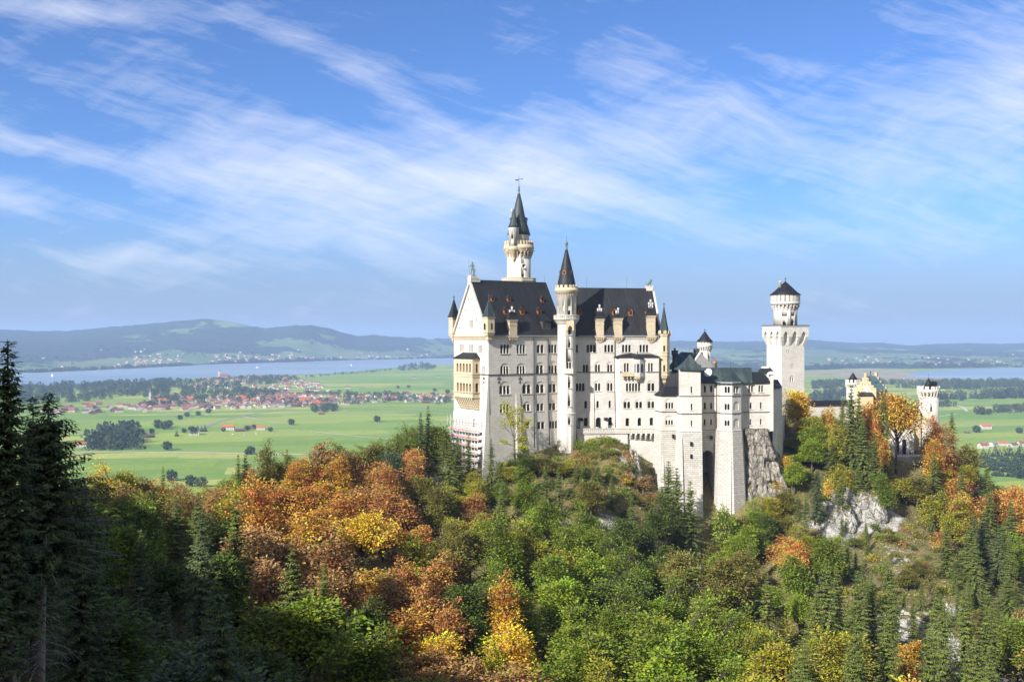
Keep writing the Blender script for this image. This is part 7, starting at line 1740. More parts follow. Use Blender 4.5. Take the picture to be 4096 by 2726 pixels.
SEEDS = [(230, 1110, 'yellow green,olive green'), (330, 1110, 'olive green,amber,russet brown'), (400, 1130, 'russet brown,olive green'), (470, 1170, 'pinkish brown,russet brown'), (520, 1130, 'green,yellow green'), (560, 1110, 'spruce:light spruce green,green'), (620, 1090, 'green,yellow green'), (700, 1060, 'russet brown,olive green'), (760, 1050, 'green,olive green'), (850, 1040, 'olive green,green'), (900, 1070, 'rust red,olive green'), (960, 1020, 'spruce:spruce green,green'), (1010, 1040, 'spruce:spruce green,green,yellow green'),
         (650, 1150, 'orange,amber'), (750, 1130, 'orange,amber,olive green'), (850, 1160, 'orange,amber,olive green'), (700, 1230, 'amber,golden yellow'), (800, 1220, 'yellow green,golden yellow,amber'), (880, 1240, 'amber,yellow green,orange'), (620, 1290, 'russet brown,pinkish brown'), (700, 1300, 'olive green,golden yellow'), (950, 1220, 'amber,yellow green,green'), (1000, 1130, 'olive green,green'), (1050, 1130, 'yellow green,green'), (1100, 1200, 'rust red,yellow green'), (1150, 1140, 'spruce:spruce green,green'), (1200, 1130, 'deep green,green'), (1250, 1120, 'yellow green,olive green,spruce:spruce green'), (1330, 1140, 'spruce:light spruce green,olive green'), (1400, 1160, 'spruce:spruce green,olive green'),
         (1200, 1220, 'green,bright green'), (1300, 1220, 'green,yellow green'), (1400, 1240, 'green,deep green'), (1500, 1220, 'green,deep green'), (1060, 1260, 'olive green,yellow green'), (1100, 1310, 'green'), (1250, 1300, 'bright green,green,yellow green'), (1350, 1300, 'green,bright green'), (1450, 1350, 'green,deep green'), (800, 1340, 'russet brown,amber'), (880, 1340, 'orange,russet brown,olive green'), (960, 1390, 'rust red,orange,olive green'), (1000, 1340, 'rust red,olive green,olive green'), (960, 1460, 'orange,olive green,rust red'), (1000, 1510, 'olive green,golden yellow,green'), (1190, 1480, 'golden yellow,olive green,green'), (1120, 1540, 'russet brown,pinkish brown'), (1090, 1400, 'deep green,green'), (1250, 1400, 'green,bright green'), (1350, 1450, 'green'), (1480, 1500, 'green,bright green,yellow green'), (1400, 1570, 'yellow green,green'), (1570, 1500, 'green,bright green'), (900, 1560, 'olive green,green'),
         (1650, 1280, 'bright green,green'), (1720, 1240, 'bright green,green'), (1760, 1220, 'deep green,green'), (1820, 1290, 'orange,green'), (1700, 1340, 'green,olive green'), (1850, 1150, 'yellow green,spruce:spruce green'), (1900, 1200, 'spruce:spruce green'), (1950, 1120, 'spruce:spruce green'), (1860, 1020, 'bright green,yellow green'), (2060, 1120, 'green,deep green'), (2150, 1110, 'yellow green,amber'), (2200, 1180, 'orange,spruce:spruce green'), (2280, 1110, 'spruce:spruce green,olive green'), (2300, 1250, 'spruce:dark spruce green,spruce:spruce green'), (2340, 1150, 'orange,amber'), (2350, 1350, 'bright green,spruce:spruce green,yellow green'), (2100, 1230, 'olive green'), (1920, 1340, 'spruce:spruce green'), (2000, 1400, 'spruce:spruce green'), (2080, 1540, 'amber,spruce:spruce green'), (2150, 1490, 'spruce:spruce green,olive green'), (2250, 1430, 'olive green,spruce:spruce green'), (2330, 1490, 'spruce:spruce green,green,russet brown'), (1800, 1430, 'spruce:light spruce green,bright green,yellow green'), (1750, 1510, 'green,yellow green'), (1900, 1520, 'spruce:spruce green,yellow green'), (2200, 1350, 'spruce:spruce green'), (1600, 1400, 'olive green,green'), (1850, 1370, 'green,yellow green,spruce:spruce green'),
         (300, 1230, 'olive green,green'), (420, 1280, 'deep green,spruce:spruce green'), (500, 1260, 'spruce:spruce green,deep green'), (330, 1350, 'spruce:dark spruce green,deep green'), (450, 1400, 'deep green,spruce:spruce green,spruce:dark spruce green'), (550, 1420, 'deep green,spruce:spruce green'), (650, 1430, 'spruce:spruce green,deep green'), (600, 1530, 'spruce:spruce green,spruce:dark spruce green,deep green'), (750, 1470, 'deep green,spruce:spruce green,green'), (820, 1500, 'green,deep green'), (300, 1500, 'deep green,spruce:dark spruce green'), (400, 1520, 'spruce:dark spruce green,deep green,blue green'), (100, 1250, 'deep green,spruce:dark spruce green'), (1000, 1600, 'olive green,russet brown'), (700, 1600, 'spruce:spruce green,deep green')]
SXY = np.array([(s_[0], s_[1]) for s_ in SEEDS], float)
TL = [(-200, 1075), (200, 1088), (300, 1085), (400, 1112), (480, 1115), (540, 1075), (620, 1050), (740, 1030), (800, 1030), (880, 1012), (960, 970), (1000, 965), (1030, 990), (1045, 1040), (1080, 1060), (1105, 1100), (1150, 1085), (1200, 1060), (1260, 1055), (1330, 1085), (1400, 1085), (1450, 1120), (1480, 1120), (1510, 1130), (1560, 1150), (1600, 1200), (1640, 1245), (1700, 1200), (1750, 1195), (1790, 1150), (1830, 1020), (1850, 960), (1930, 960), (2000, 1000), (2080, 1020), (2120, 1040), (2180, 1040), (2240, 1050), (2270, 1100), (2356, 1130), (2700, 1180)]
tlx, tly = np.array(TL, float).T
rt = random.Random(5)
SPARSE = [(1985, 1185, 45, 32), (2060, 1285, 140, 75), (1960, 1280, 110, 60), (2120, 1400, 110, 110), (2220, 1500, 80, 80), (2000, 1420, 130, 80), (1590, 1350, 45, 60), (1745, 1225, 70, 45), (2050, 1340, 110, 70), (1880, 1180, 60, 40), (1400, 1050, 95, 60), (1460, 1110, 30, 60)]


def proj(x, y, z): return 1178 + 2290 * x / y, 777.65 - 2290 * z / y


cand = [(x + rt.uniform(-2.6, 2.6), y + rt.uniform(-2.6, 2.6)) for x in np.arange(-190, 250, 5.2) for y in np.arange(66, 432, 5.2)]
rt.shuffle(cand)
placed = [(t['x'], t['y'], t['w']) for t in TREES]
near_cand = cand
for x, y in near_cand:
    z = gz(x, y); px, py = proj(x, y, z)
    if px < -120 or px > 2480: continue
    if y > 338 and 1100 < px < 1800 and z > -78: continue
    if 1035 < px < 1140 and y > 335: continue
    if y > 392 and px > 1780 and px < 2180: continue
    if y > 345 and 2050 < px < 2135: continue
    if y < 74 and px < 420: continue
    ts_ = rt.random(); h = rt.uniform(15, 21) if y > 285 else rt.uniform(18, 26) if y > 150 else rt.uniform(10, 17)
    ptx, pty = proj(x, y, z + h * .6)
    if pty > 1568 + 60 * 2290 / y / 10: continue
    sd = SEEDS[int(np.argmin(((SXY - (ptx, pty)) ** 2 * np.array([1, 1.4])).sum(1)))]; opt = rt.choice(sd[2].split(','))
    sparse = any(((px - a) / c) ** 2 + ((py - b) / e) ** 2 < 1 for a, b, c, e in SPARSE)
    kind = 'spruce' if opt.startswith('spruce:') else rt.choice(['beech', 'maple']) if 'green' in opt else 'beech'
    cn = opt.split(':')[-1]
    if kind == 'spruce': h *= 1.15
    if sparse:
        if rt.random() < .66: continue
        h *= rt.uniform(.25, .6)
        if h < 5.5: kind = 'bush'; h = rt.uniform(1.6, 3.2); cn = rt.choice(['olive green', 'green', 'yellow green', 'deep green'])
        elif rt.random() < .5: kind = 'thin' if kind != 'spruce' else 'spruce'
    lim = float(np.interp(ptx, tlx, tly)); hmax = (777.65 - lim) / 2290 * y - z
    if h > hmax:
        h = hmax * rt.uniform(.85, 1)
        if h < 3: continue
        if h < 6 and kind != 'spruce': kind = 'bush' if h < 4 else 'thin'
    var = rt.randrange(len(PROTO[kind])); w = h * PW[kind][var] / PH[kind][var] * rt.uniform(.85, 1.1)
    if kind in ('beech', 'maple'): w = max(w, 8.0 if y > 285 else 10.5)
    if any((x - a) ** 2 + (y - b) ** 2 < (.37 * (w + c)) ** 2 for a, b, c in placed): continue
    placed.append((x, y, w)); put_tree(x, y, z - .3, kind, h, w, cn, rt.uniform(0, 6.28), var)

# low shrubs over the open rocky parts
ns_ = 0
for x, y in cand:
    z = gz(x, y); px, py = proj(x, y, z)
    x += rt.uniform(-2, 2); y += rt.uniform(-2, 2)
    if not any(((px - a) / c) ** 2 + ((py - b) / e) ** 2 < 1.3 for a, b, c, e in SPARSE) or rt.random() < .25: continue
    if y > (366 if 1330 < px < 1475 else 354) and px < 1800 or any((x - a) ** 2 + (y - b) ** 2 < (1.2 + .22 * c) ** 2 for a, b, c in placed): continue
    if rockness(x, y) > .7: continue
    h = rt.uniform(.9, 3.2); placed.append((x, y, 2.5)); var = rt.randrange(3); ns_ += 1
    put_tree(x, y, z - .2, 'bush', h, h * rt.uniform(1.2, 2.2), rt.choice(['olive green', 'green', 'yellow green', 'deep green', 'russet brown', 'olive green']), rt.uniform(0, 6.28), var)
    if ns_ > 190: break

# brush over the knoll below the terrace
for i in range(95):
    px = rt.uniform(1322, 1490); d = rt.uniform(348, 363.5); x = (px - 1178) / 2290 * d
    if d > 360 and px > 1470: continue
    z = gz(x, d); h = rt.uniform(1.0, 3.0); var = rt.randrange(3)
    lim = (777.65 - (1004 if px < 1440 else 1030)) / 2290 * d - z
    if lim < .8: continue
    put_tree(x, d, z - .2, 'bush', min(h, lim), h * rt.uniform(1.2, 1.8), rt.choice(['olive green', 'russet brown', 'green', 'olive green', 'olive green', 'deep green']), rt.uniform(0, 6.28), var)

for i in range(34):                                     # shrubs along the foot of the palace
    px = rt.uniform(1140, 1330); d = rt.uniform(344, 353 + (px - 1140) / 40); x = (px - 1178) / 2290 * d; z = gz(x, d); h = rt.uniform(1.2, 3.4); var = rt.randrange(3)
    put_tree(x, d, z - .2, 'bush', h, h * rt.uniform(1.1, 1.7), rt.choice(['olive green', 'green', 'yellow green', 'deep green']), rt.uniform(0, 6.28), var)

# last trees to close the canopy before the gatehouse and along the castle foot
EXTRA_FROM = len(TREES)
for q in [(1976, 902, 374, 'spruce', 'spruce green', 11, 3), (1938, 922, 386, 'spruce', 'spruce green', 9, 0), (1906, 922, 393, 'beech', 'amber', 9, 0), (2006, 925, 381, 'beech', 'orange', 10, 2), (1922, 962, 377, 'maple', 'yellow green', 9, 1), (1884, 968, 386, 'maple', 'bright green', 9, 0), (2040, 945, 379, 'spruce', 'spruce green', 7, 2), (2150, 950, 404, 'beech', 'orange', 8, 3),
          (1848, 945, 392, 'maple', 'golden yellow', 9, 2), (1152, 1062, 342, 'spruce', 'spruce green', 7, 0), (1402, 1085, 345, 'spruce', 'spruce green', 7, 2), (1348, 1085, 346, 'spruce', 'light spruce green', 8, 1), (1492, 1140, 343, 'spruce', 'spruce green', 8, 0), (1270, 1100, 339, 'spruce', 'spruce green', 8, 3), (1440, 1180, 333, 'spruce', 'spruce green', 8, 1)]: hand(*q)

# trees of which the photograph shows nothing are left out
KEEP = set()
for q in '0-102,104-144,146-162,164-178,180,183-185,187-188,190,195-197,200,203-206,208,210,212,214-217,219-220,222-223,228-229,231-235,237,239,242,244,248-252,255-257,261-263,266,268-269,271,273-275,277-278,283-284,288,290,293-294,296-299,305-306,308-309,311,313-314,316,319,322,326,330,332,334,336-337,342-343,351,353-355,357,359,361-363,365,367,369-370,372,375-377,379,382,386-387,389,392-393,396-398,401,404,406-407,409,413,415,417,420-421,423-425,427-428,434-437,439-440,444-446,451-453,457-459,466,468,470-471,473,476-477,482,484,486,490-492,497,500,502-503,505-507,509,511,514,517,519-520,522-525,528,530,536-537,541,545,547-549,551-552,554-557,559-560,563,565-568,570-573,575,577,581,583-584,586,590,592-593,595,598,600-601,603-604,607,609-610,613-614,616,618,620-621,624-628,630,638,641-642,647-650,652,655,659-660,662-663,665-668,671-674,676-680,682,684-685,687,689-691,693-697,700-701,703,706-708,710,713-714,716-718,721,723,725-727,730-731,733,735,737,739-740,745-749,752-755,759,761-766,768-771,773-776,778,780-785,790-791,794-796,799,801-803,807-809,811,813,815,818-819,821,823-824,829-833,839-840,842-844,846,848-851,853-856,858-859,861,863-865,867-870,872-875,877-879,881-886,888,890-892,894-896,899,903-915,917-919,921-922,925-926,928-929,932-936,939,941,943,947,950-951,953,955,957-959,961-967,970-971'.split(','):
    a, _, b = q.partition('-'); KEEP.update(range(int(a), int(b or a) + 1))


def tree_object(name, meshes, t, label, cat, group):
    root = link(bpy.data.objects.new(name, None)); root.location = (t['x'], t['y'], t['z']); root.rotation_euler = (0, 0, t['rz'])
    sx = t['w'] / PW[t['kind']][t['var']]; sz = t['h'] / PH[t['kind']][t['var']]; root.scale = (sx, sx, sz); root.empty_display_size = 1
    tag(root, label, cat, group)
    for part, me in zip(('crown', 'trunk'), meshes):
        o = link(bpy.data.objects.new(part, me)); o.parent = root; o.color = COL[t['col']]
    return root


KINDNAME = {'beech': ('beech_tree', 'beech', 'tree'), 'maple': ('maple_tree', 'broadleaf tree', 'tree'), 'thin': ('young_tree', 'thin young tree', 'tree'), 'spruce': ('spruce_tree', 'spruce', 'tree'), 'bush': ('shrub', 'low shrub', 'shrub')}
COLS_X = [(480, 'left of the lone trunk'), (480, 'far left'), (900, 'left of the palace'), (1120, 'below the scaffolding'), (1340, 'below the stair tower'), (1520, 'below the terrace'), (1770, 'below the square block'), (1900, 'below the square tower'), (2120, 'below the gatehouse'), (9999, 'right of the gatehouse')]
ROWS_Y = [(1030, 'on the crest'), (1130, 'high on the slope'), (1240, 'on the upper slope'), (1350, 'in mid slope'), (1460, 'on the lower slope'), (9999, 'in the lowest wood')]
ORD = ['first', 'second', 'third', 'fourth', 'fifth', 'sixth', 'seventh', 'eighth', 'ninth', 'tenth', 'eleventh', 'twelfth', 'thirteenth', 'fourteenth', 'fifteenth', 'sixteenth', 'seventeenth', 'eighteenth', 'nineteenth', 'twentieth', 'twenty-first', 'twenty-second', 'twenty-third', 'twenty-fourth', 'twenty-fifth', 'twenty-sixth', 'twenty-seventh', 'twenty-eighth', 'twenty-ninth', 'thirtieth'] + ['%dth' % i for i in range(31, 90)]
print('TREES', len(TREES))
if KEEP is not None: TREES = [t for i, t in enumerate(TREES) if i in KEEP or i >= EXTRA_FROM]
cells = {}
for t in TREES:
    px, py = proj(t['x'], t['y'], t['z'] + t['h'] * .72)
    cx_ = next(b for a, b in COLS_X[1:] if px < a); ry_ = next(b for a, b in ROWS_Y if py < a)
    if px < 480 and py > 1190: cx_ = 'in the dark left wood'
    cells.setdefault((t['col'], t['kind'], cx_, ry_), []).append((px, t))
for (cn, kind, cx_, ry_), L_ in cells.items():
    L_.sort(key=lambda q: q[0])
    for i, (px, t) in enumerate(L_):
        nm, kn_, cat = KINDNAME[kind]; cn2 = cn.replace(' spruce green', ' green').replace('spruce green', 'green') if kind == 'spruce' else cn
        if i > 0 and cn2 in t: pass
        lab = f"{cn2} {kn_} {ry_} {cx_}" + (f", {ORD[i]} from left" if len(L_) > 1 else '')
        tree_object(nm, PROTO[kind][t['var']], t, lab, cat, 'trees on the castle hill' if kind != 'bush' else 'shrubs on the rocky slope')

# the sparse yellowing tree before the palace front
yt = DP(1186, 1035, 347.5); rng = np.random.default_rng(99); tr = MB(); Hy = 20.0
base_z = gz(yt.x, yt.y) - .5; topz = DP(1160, 925, 347.5).z; Hy = topz - base_z
tk = [Vector((.0, 0, 0)), Vector((-.2, 0, Hy * .2)), Vector((-.4, .1, Hy * .42)), Vector((-.5, .1, Hy * .55))]; tr.tube(tk, [.42, .36, .30, .24], 7)
lims = [((-.5, .1, .50), (-2.2, 0, .74), (-4.2, -.3, 1.0), .17), ((-.5, .1, .55), (-.6, -.2, .78), (-1.3, 0, .93), .15), ((-.4, .1, .5), (1.4, .3, .72), (1.9, .3, .95), .16), ((-.4, .1, .45), (2.5, -.3, .6), (4.3, -.4, .78), .15), ((-.4, 0, .42), (2.2, .5, .48), (4.0, .6, .50), .12), ((-.4, 0, .4), (-2.4, 0, .42), (-4.6, 0, .46), .10), ((-.5, .1, .52), (-2.6, .5, .62), (-4.8, .6, .70), .10), ((-.3, 0, .36), (1.8, -.5, .36), (3.2, -.7, .38), .09)]
Ps, Ds, Ns, Ls, Ts = [], [], [], [], []
for li, (a, b, c, r_) in enumerate(lims):
    A_, B_, C_ = (np.array([p[0], p[1], p[2] * Hy]) for p in (a, b, c)); cur = lambda t: (1 - t) ** 2 * A_ + 2 * t * (1 - t) * B_ + t * t * C_
    tr.tube([cur(t) for t in np.linspace(0, 1, 6)], [r_ * (1 - .85 * t) for t in np.linspace(0, 1, 6)], 5)
    for j in range(30):
        t = rng.uniform(.3, 1); p = cur(t); e = rdir(1, rng)[0]; e[2] = abs(e[2]) * .7; L_ = rng.uniform(.6, 1.7); q = p + e * L_
        tr.tube([p, p + e * L_ * .6, q], [.03, .02, .006], 3)
        kk_ = 0 if li in (5, 6) and t < .75 else 22
        if kk_:
            o_ = rng.normal(size=(kk_, 3)) * .42; Ps.append(q + o_); Ds.append(o_ + rng.normal(size=(kk_, 3)) * .5); Ns.append(rng.normal(size=(kk_, 3)) + np.array([0, 0, 1])); Ls.append(rng.uniform(.3, .55, kk_)); Ts.append(np.clip(rng.random() + rng.normal(size=kk_) * .15, 0, 1))
V, F = rhombi(*map(np.concatenate, (Ps, Ds, Ns)), np.concatenate(Ls), np.concatenate(Ls) * .6)
root = link(bpy.data.objects.new('ash_tree', None)); root.location = (yt.x, yt.y, base_z); tag(root, 'open yellow green tree with dark forked limbs standing before the palace front', 'tree')
for part, me in (('crown', soup('crown', V, F, M['leaves'], np.concatenate(Ts))), ('trunk', trunk_mesh(tr))):
    o = link(bpy.data.objects.new(part, me)); o.parent = root; o.color = (.40, .40, .03, .9)

# near spruces at the left edge
NEAR = [  # px, top y, depth, width of crown, base height of the crown, label
    (112, 912, 52, 12.5, .42, 'big dark spruce with a long bare grey trunk, at the near left', 61, 1.0, (92, 1562)),
    (18, 795, 46, 5.0, .20, 'tallest dark spruce cut by the left edge of the photo', 62, 1.0, None),
    (76, 922, 60, 5.6, .30, 'dark spruce just left of the long bare trunk', 63, 1.0, None),
    (188, 1105, 74, 9.0, .06, 'shaded spruce standing just right of the one with the bare trunk', 66, 1.0, None),
    (-40, 1060, 40, 3.4, .05, 'dark spruce filling the lower left edge', 65, 1.0, None)]
for px, py, d, w, bs, lab, seed, dens, foot in NEAR:
    top = DP(px, py, d)
    if foot: ft = DP(foot[0], foot[1], d); x0, y0, z0 = ft.x, ft.y, min(gz(ft.x, ft.y), ft.z) - .3
    else: x0, y0 = top.x, top.y; z0 = gz(x0, y0) - .3
    H_ = top.z - z0; cr_m, tr_m = spruce(seed, H_, w / 2, max(24, int(H_ * 2.3)), 9, bs, 1.15 * dens, .34, .28, .12, .34, dead=42, trunk=.21)
    if foot: tr_m.materials.clear(); tr_m.materials.append(M['lit_grey_bark'])
    root = link(bpy.data.objects.new('spruce_tree', None)); root.location = (x0, y0, z0)
    if foot: root.rotation_euler = (0, math.atan2(top.x - x0, H_), 0)
    tag(root, lab, 'tree', 'near spruces')
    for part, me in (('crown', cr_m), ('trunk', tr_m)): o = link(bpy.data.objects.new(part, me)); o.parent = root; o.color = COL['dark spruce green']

# undergrowth: low herbs, saplings and dry brush over the whole slope
rng = np.random.default_rng(3); K_ = 230000
ux = rng.uniform(-190, 250, K_); uy = rng.uniform(40, 415, K_) ** 1.0
pxu = 1178 + 2290 * ux / uy; ok = (pxu > -150) & (pxu < 2500); ux, uy = ux[ok], uy[ok]
fx = (ux - gx[0]) / 2.2; fy = (uy - gy[0]) / 2.2; i_ = fx.astype(int); j_ = fy.astype(int); a_ = fx - i_; b_ = fy - j_
uz = (GZ[j_, i_] * (1 - a_) + GZ[j_, i_ + 1] * a_) * (1 - b_) + (GZ[j_ + 1, i_] * (1 - a_) + GZ[j_ + 1, i_ + 1] * a_) * b_
cl_n = fbm2(ux / 6, uy / 6, 4, 91); rk_ = rockness(ux, uy)
ok = (cl_n > -.42 + rk_ * .9) ; ux, uy, uz, cl_n = ux[ok], uy[ok], uz[ok], cl_n[ok]
k_ = len(ux); hgt = np.clip(.4 + cl_n * 1.6, .15, 1.7) * rng.uniform(.3, 1, k_)
P = np.stack([ux, uy, uz + hgt * rng.uniform(.1, 1, k_)], 1); D = rdir(k_, rng); D[:, 2] = np.abs(D[:, 2]) * .8; L = rng.uniform(.35, 1.0, k_)
V, F = rhombi(P, D, rdir(k_, rng) + np.array([0, -.4, .8]), L, L * .5); me = soup('undergrowth', V, F, M['leaves'], np.clip(.5 + cl_n + rng.normal(size=k_) * .2, 0, 1))
o = link(bpy.data.objects.new('undergrowth', me)); o.color = (.25, .22, .062, 1.2); o['kind'] = 'stuff'

# ------------------------------------------------------------------ valley: villages, farms, woods
def low_crown(seed, kind):
    rng = np.random.default_rng(seed)
    if kind == 'round':
        k_ = 90; d = rdir(k_, rng); lump = 1 + .25 * np.sin(d[:, 0] * 5 + seed) * np.cos(d[:, 2] * 4)
        P = d * np.array([.40, .40, .40]) * (rng.uniform(.6, 1, (k_, 1)) * lump[:, None]) + np.array([0, 0, .56]); D = d + rng.normal(size=(k_, 3)) * .6; L = rng.uniform(.16, .30, k_)
    else:
        k_ = 80; h = rng.random(k_) ** 1.3; a = rng.uniform(0, 6.28, k_); r = (1 - h) * .22 * rng.uniform(.6, 1.1, k_)
        P = np.stack([np.cos(a) * r, np.sin(a) * r, .06 + h * .9], 1); D = np.stack([np.cos(a), np.sin(a), -.5 + 0 * a], 1); L = rng.uniform(.13, .22, k_) * (1.2 - h)
        d = np.stack([np.cos(a), np.sin(a), 0 * a + .5], 1)
    V, F = rhombi(P, D, d + rng.normal(size=(k_, 3)) * .4, L, L * .7); return V, F


LOWC = {'round': [low_crown(i, 'round') for i in range(3)], 'cone': [low_crown(i + 9, 'cone') for i in range(3)]}


def wood(name, pts, hts, kinds, colr, wmul=1.0):
    """a distant wood that reads as one mass"""
    Vs, Fs, Ts = [], [], []; b = 0; rng = np.random.default_rng(len(pts))
    for (x, y, z), h, kd in zip(pts, hts, kinds):
        V, F = LOWC[kd][rng.integers(3)]; Vs.append(V * np.array([h * wmul, h * wmul, h]) + np.array([x, y, z - .5])); Fs.append(F + b); b += len(V); Ts.append(np.full(len(F), rng.random()))
    me = soup(name, np.concatenate(Vs), np.concatenate(Fs), M['far_leaves'], np.concatenate(Ts)); o = link(bpy.data.objects.new(name, me)); o.color = colr; o['kind'] = 'stuff'; return o


leaf_mat('far_leaves', 0.1, 0.05, 0.7)
rv = np.random.default_rng(17)


def in_poly(px, py, poly):
    c = np.zeros(len(px), bool); j = len(poly) - 1
    for i in range(len(poly)):
        (xi, yi), (xj, yj) = poly[i], poly[j]; c ^= ((yi > py) != (yj > py)) & (px < (xj - xi) * (py - yi) / (yj - yi + 1e-9) + xi); j = i
    return c


def scatter(poly, k_, patchy=0.0, seed=0):
    """points of the plain whose places fall inside an outline given on the 2356-wide copy, even per area of ground"""
    a = np.array(poly, float); P = np.array([PP(x, y) for x, y in poly]); x0, x1, y0, y1 = P[:, 0].min(), P[:, 0].max(), P[:, 1].min(), P[:, 1].max(); out = []
    while len(out) < k_:
        x = rv.uniform(x0, x1, k_ * 3); y = rv.uniform(y0, y1, k_ * 3); m_ = in_poly(x, y, [tuple(p[:2]) for p in P])
        if patchy: m_ &= fbm2(x / 160 + seed, y / 160, 3, 13 + seed) > -.5 + patchy
        out += list(zip(x[m_], y[m_]))
        if patchy > 1.4: break
    return [(x, y, PLAIN) for x, y in out[:k_]]


WOODS = [  # outline, count, conifer share, height, patchy, colour
    ([(40, 905), (60, 890), (200, 886), (330, 880), (420, 874), (400, 895), (380, 912), (250, 918), (120, 930), (40, 935)], 520, .3, 20, 0, (.05, .078, .028, .6)),
    ([(400, 880), (520, 872), (660, 866), (700, 875), (560, 890), (420, 905)], 330, .25, 16, .3, (.055, .085, .03, .6)),
    ([(330, 925), (420, 905), (560, 895), (660, 905), (560, 925), (420, 938), (330, 938)], 330, .25, 15, .35, (.055, .09, .03, .6)),
    ([(560, 925), (700, 905), (860, 905), (1040, 912), (1040, 930), (860, 930), (700, 938)], 260, .2, 13, .4, (.055, .088, .03, .7)),
    ([(200, 1035), (215, 1005), (260, 995), (310, 985), (328, 1000), (325, 1033), (260, 1036)], 110, .55, 24, 0, (.045, .068, .026, .5)),
    ([(715, 948), (735, 936), (770, 932), (778, 944), (740, 950)], 26, .3, 18, 0, (.055, .085, .028, .6)),
    ([(905, 850), (940, 841), (990, 839), (1012, 846), (980, 851), (930, 853)], 90, .5, 22, 0, (.045, .07, .03, .5)),
    ([(700, 864), (800, 857), (900, 849), (905, 852), (800, 861), (705, 868)], 80, .2, 9, 0, (.06, .09, .03, .6)),
    # east of the castle
    ([(1870, 880), (2356, 879), (2420, 892), (2200, 896), (1990, 890), (1870, 895)], 620, .35, 20, .25, (.055, .08, .03, .7)),
    ([(1860, 925), (1900, 905), (1960, 900), (1990, 912), (1940, 930), (1870, 940)], 160, .6, 22, .2, (.045, .07, .028, .6)),
    ([(2150, 915), (2250, 911), (2356, 906), (2400, 912), (2356, 916), (2240, 918), (2150, 920)], 110, .5, 26, .1, (.05, .072, .03, .6)),
    ([(2240, 950), (2300, 943), (2400, 938), (2400, 947), (2310, 951), (2250, 954)], 60, .2, 17, .1, (.06, .085, .03, .7)),
    ([(2155, 932), (2175, 930), (2200, 931), (2200, 935), (2160, 936)], 14, .3, 14, 0, (.055, .08, .03, .6)),
    ([(1560, 850), (1640, 846), (1760, 850), (1780, 862), (1660, 868), (1560, 866)], 300, .5, 22, .3, (.05, .075, .03, .6))]
for i, (poly, k_, con, h, pch, c_) in enumerate(WOODS):
    pts = scatter(poly, k_, pch, i); wood('distant_woodland', pts, rv.uniform(.65, 1.25, len(pts)) * h, np.where(rv.random(len(pts)) < con, 'cone', 'round'), c_)
# belt of forest along the far shore and patches on the hills
def hillz(px, d):
    c = (px - HPX[0]) / 9.0; i = int(np.clip(c, 0, len(HPX) - 2)); t = (d - d0[i]) / (dr[i] - d0[i]); j = int(np.clip(np.searchsorted(T, t) - 1, 0, len(T) - 2)); return float(HZ[j, i])


pts, hts, kd = [], [], []
for _ in range(3600):
    px = rv.uniform(-150, 2500); i = int((px - HPX[0]) / 9); t = abs(rv.normal()) * .035 if rv.random() < .6 else rv.random() ** 1.5 * .6; d = d0[i] + (dr[i] - d0[i]) * t + 8; x = (px - 1178) / 2290 * d
    if fbm2(np.array(x / 600), np.array(d / 500), 4, 101) < (-.25 if t < .1 else .08): continue
    pts.append((x, d, hillz(px, d) - 4)); hts.append(rv.uniform(13, 24)); kd.append('cone' if rv.random() < .4 else 'round')
wood('far_shore_forest', pts, hts, kd, (.04, .06, .028, .5), 1.3)
# near conifers in the valley at the right edge
VT = []                                                 # valley trees one can tell apart: px, base y, height m, kind, colour
for i, (px, by, h) in enumerate([(2268, 1075, 27), (2285, 1082, 25), (2300, 1072, 30), (2318, 1085, 28), (2334, 1078, 31), (2350, 1088, 29), (2276, 1062, 23), (2310, 1062, 26), (2342, 1066, 27), (2362, 1070, 30), (2296, 1094, 24), (2330, 1096, 26), (2356, 1100, 27), (2262, 1055, 20), (2290, 1050, 22), (2322, 1048, 24), (2348, 1050, 25)]): VT.append((px, by, h, 'cone', 'dark green spruce'))
for px, by, h, kd_, nm in [(386, 1035, 15, 'round', 'lone round tree'), (570, 1045, 9, 'round', 'small round tree'), (578, 1044, 13, 'round', 'round tree'), (671, 977, 13, 'round', 'lone round tree'), (868, 970, 14, 'round', 'lone slim tree'), (407, 1003, 14, 'cone', 'pointed tree'), (444, 1000, 17, 'round', 'broad tree'), (455, 992, 15, 'cone', 'pointed tree'), (464, 992, 14, 'cone', 'pointed tree'), (472, 992, 15, 'cone', 'pointed tree'), (365, 985, 18, 'round', 'broad tree'), (378, 987, 17, 'round', 'broad tree'), (388, 982, 15, 'round', 'round tree'), (350, 997, 10, 'round', 'round tree'), (424, 995, 9, 'round', 'small round tree'),
                          (396, 1105, 14, 'round', 'round tree'), (440, 1118, 14, 'round', 'broad tree'), (462, 1120, 13, 'round', 'broad tree'), (415, 965, 11, 'round', 'round tree'), (430, 958, 11, 'round', 'round tree'), (456, 955, 11, 'round', 'round tree'), (480, 950, 12, 'round', 'round tree'), (622, 992, 9, 'round', 'small round tree'), (570, 990, 10, 'round', 'round tree'), (585, 986, 9, 'round', 'small round tree'), (514, 992, 8, 'round', 'small round tree'),
                          (2090, 966, 13, 'round', 'round tree'), (2247, 994, 14, 'round', 'lone round tree'), (2345, 996, 12, 'round', 'lone round tree'), (2262, 953, 13, 'round', 'broad tree'), (2275, 952, 14, 'round', 'broad tree'), (2180, 925, 24, 'cone', 'tall pointed tree'), (2212, 921, 22, 'cone', 'tall pointed tree'), (1030, 905, 14, 'round', 'round tree'), (1000, 900, 12, 'round', 'round tree'), (940, 892, 11, 'round', 'round tree'), (916, 893, 10, 'round', 'round tree')]: VT.append((px, by, h, kd_, nm))
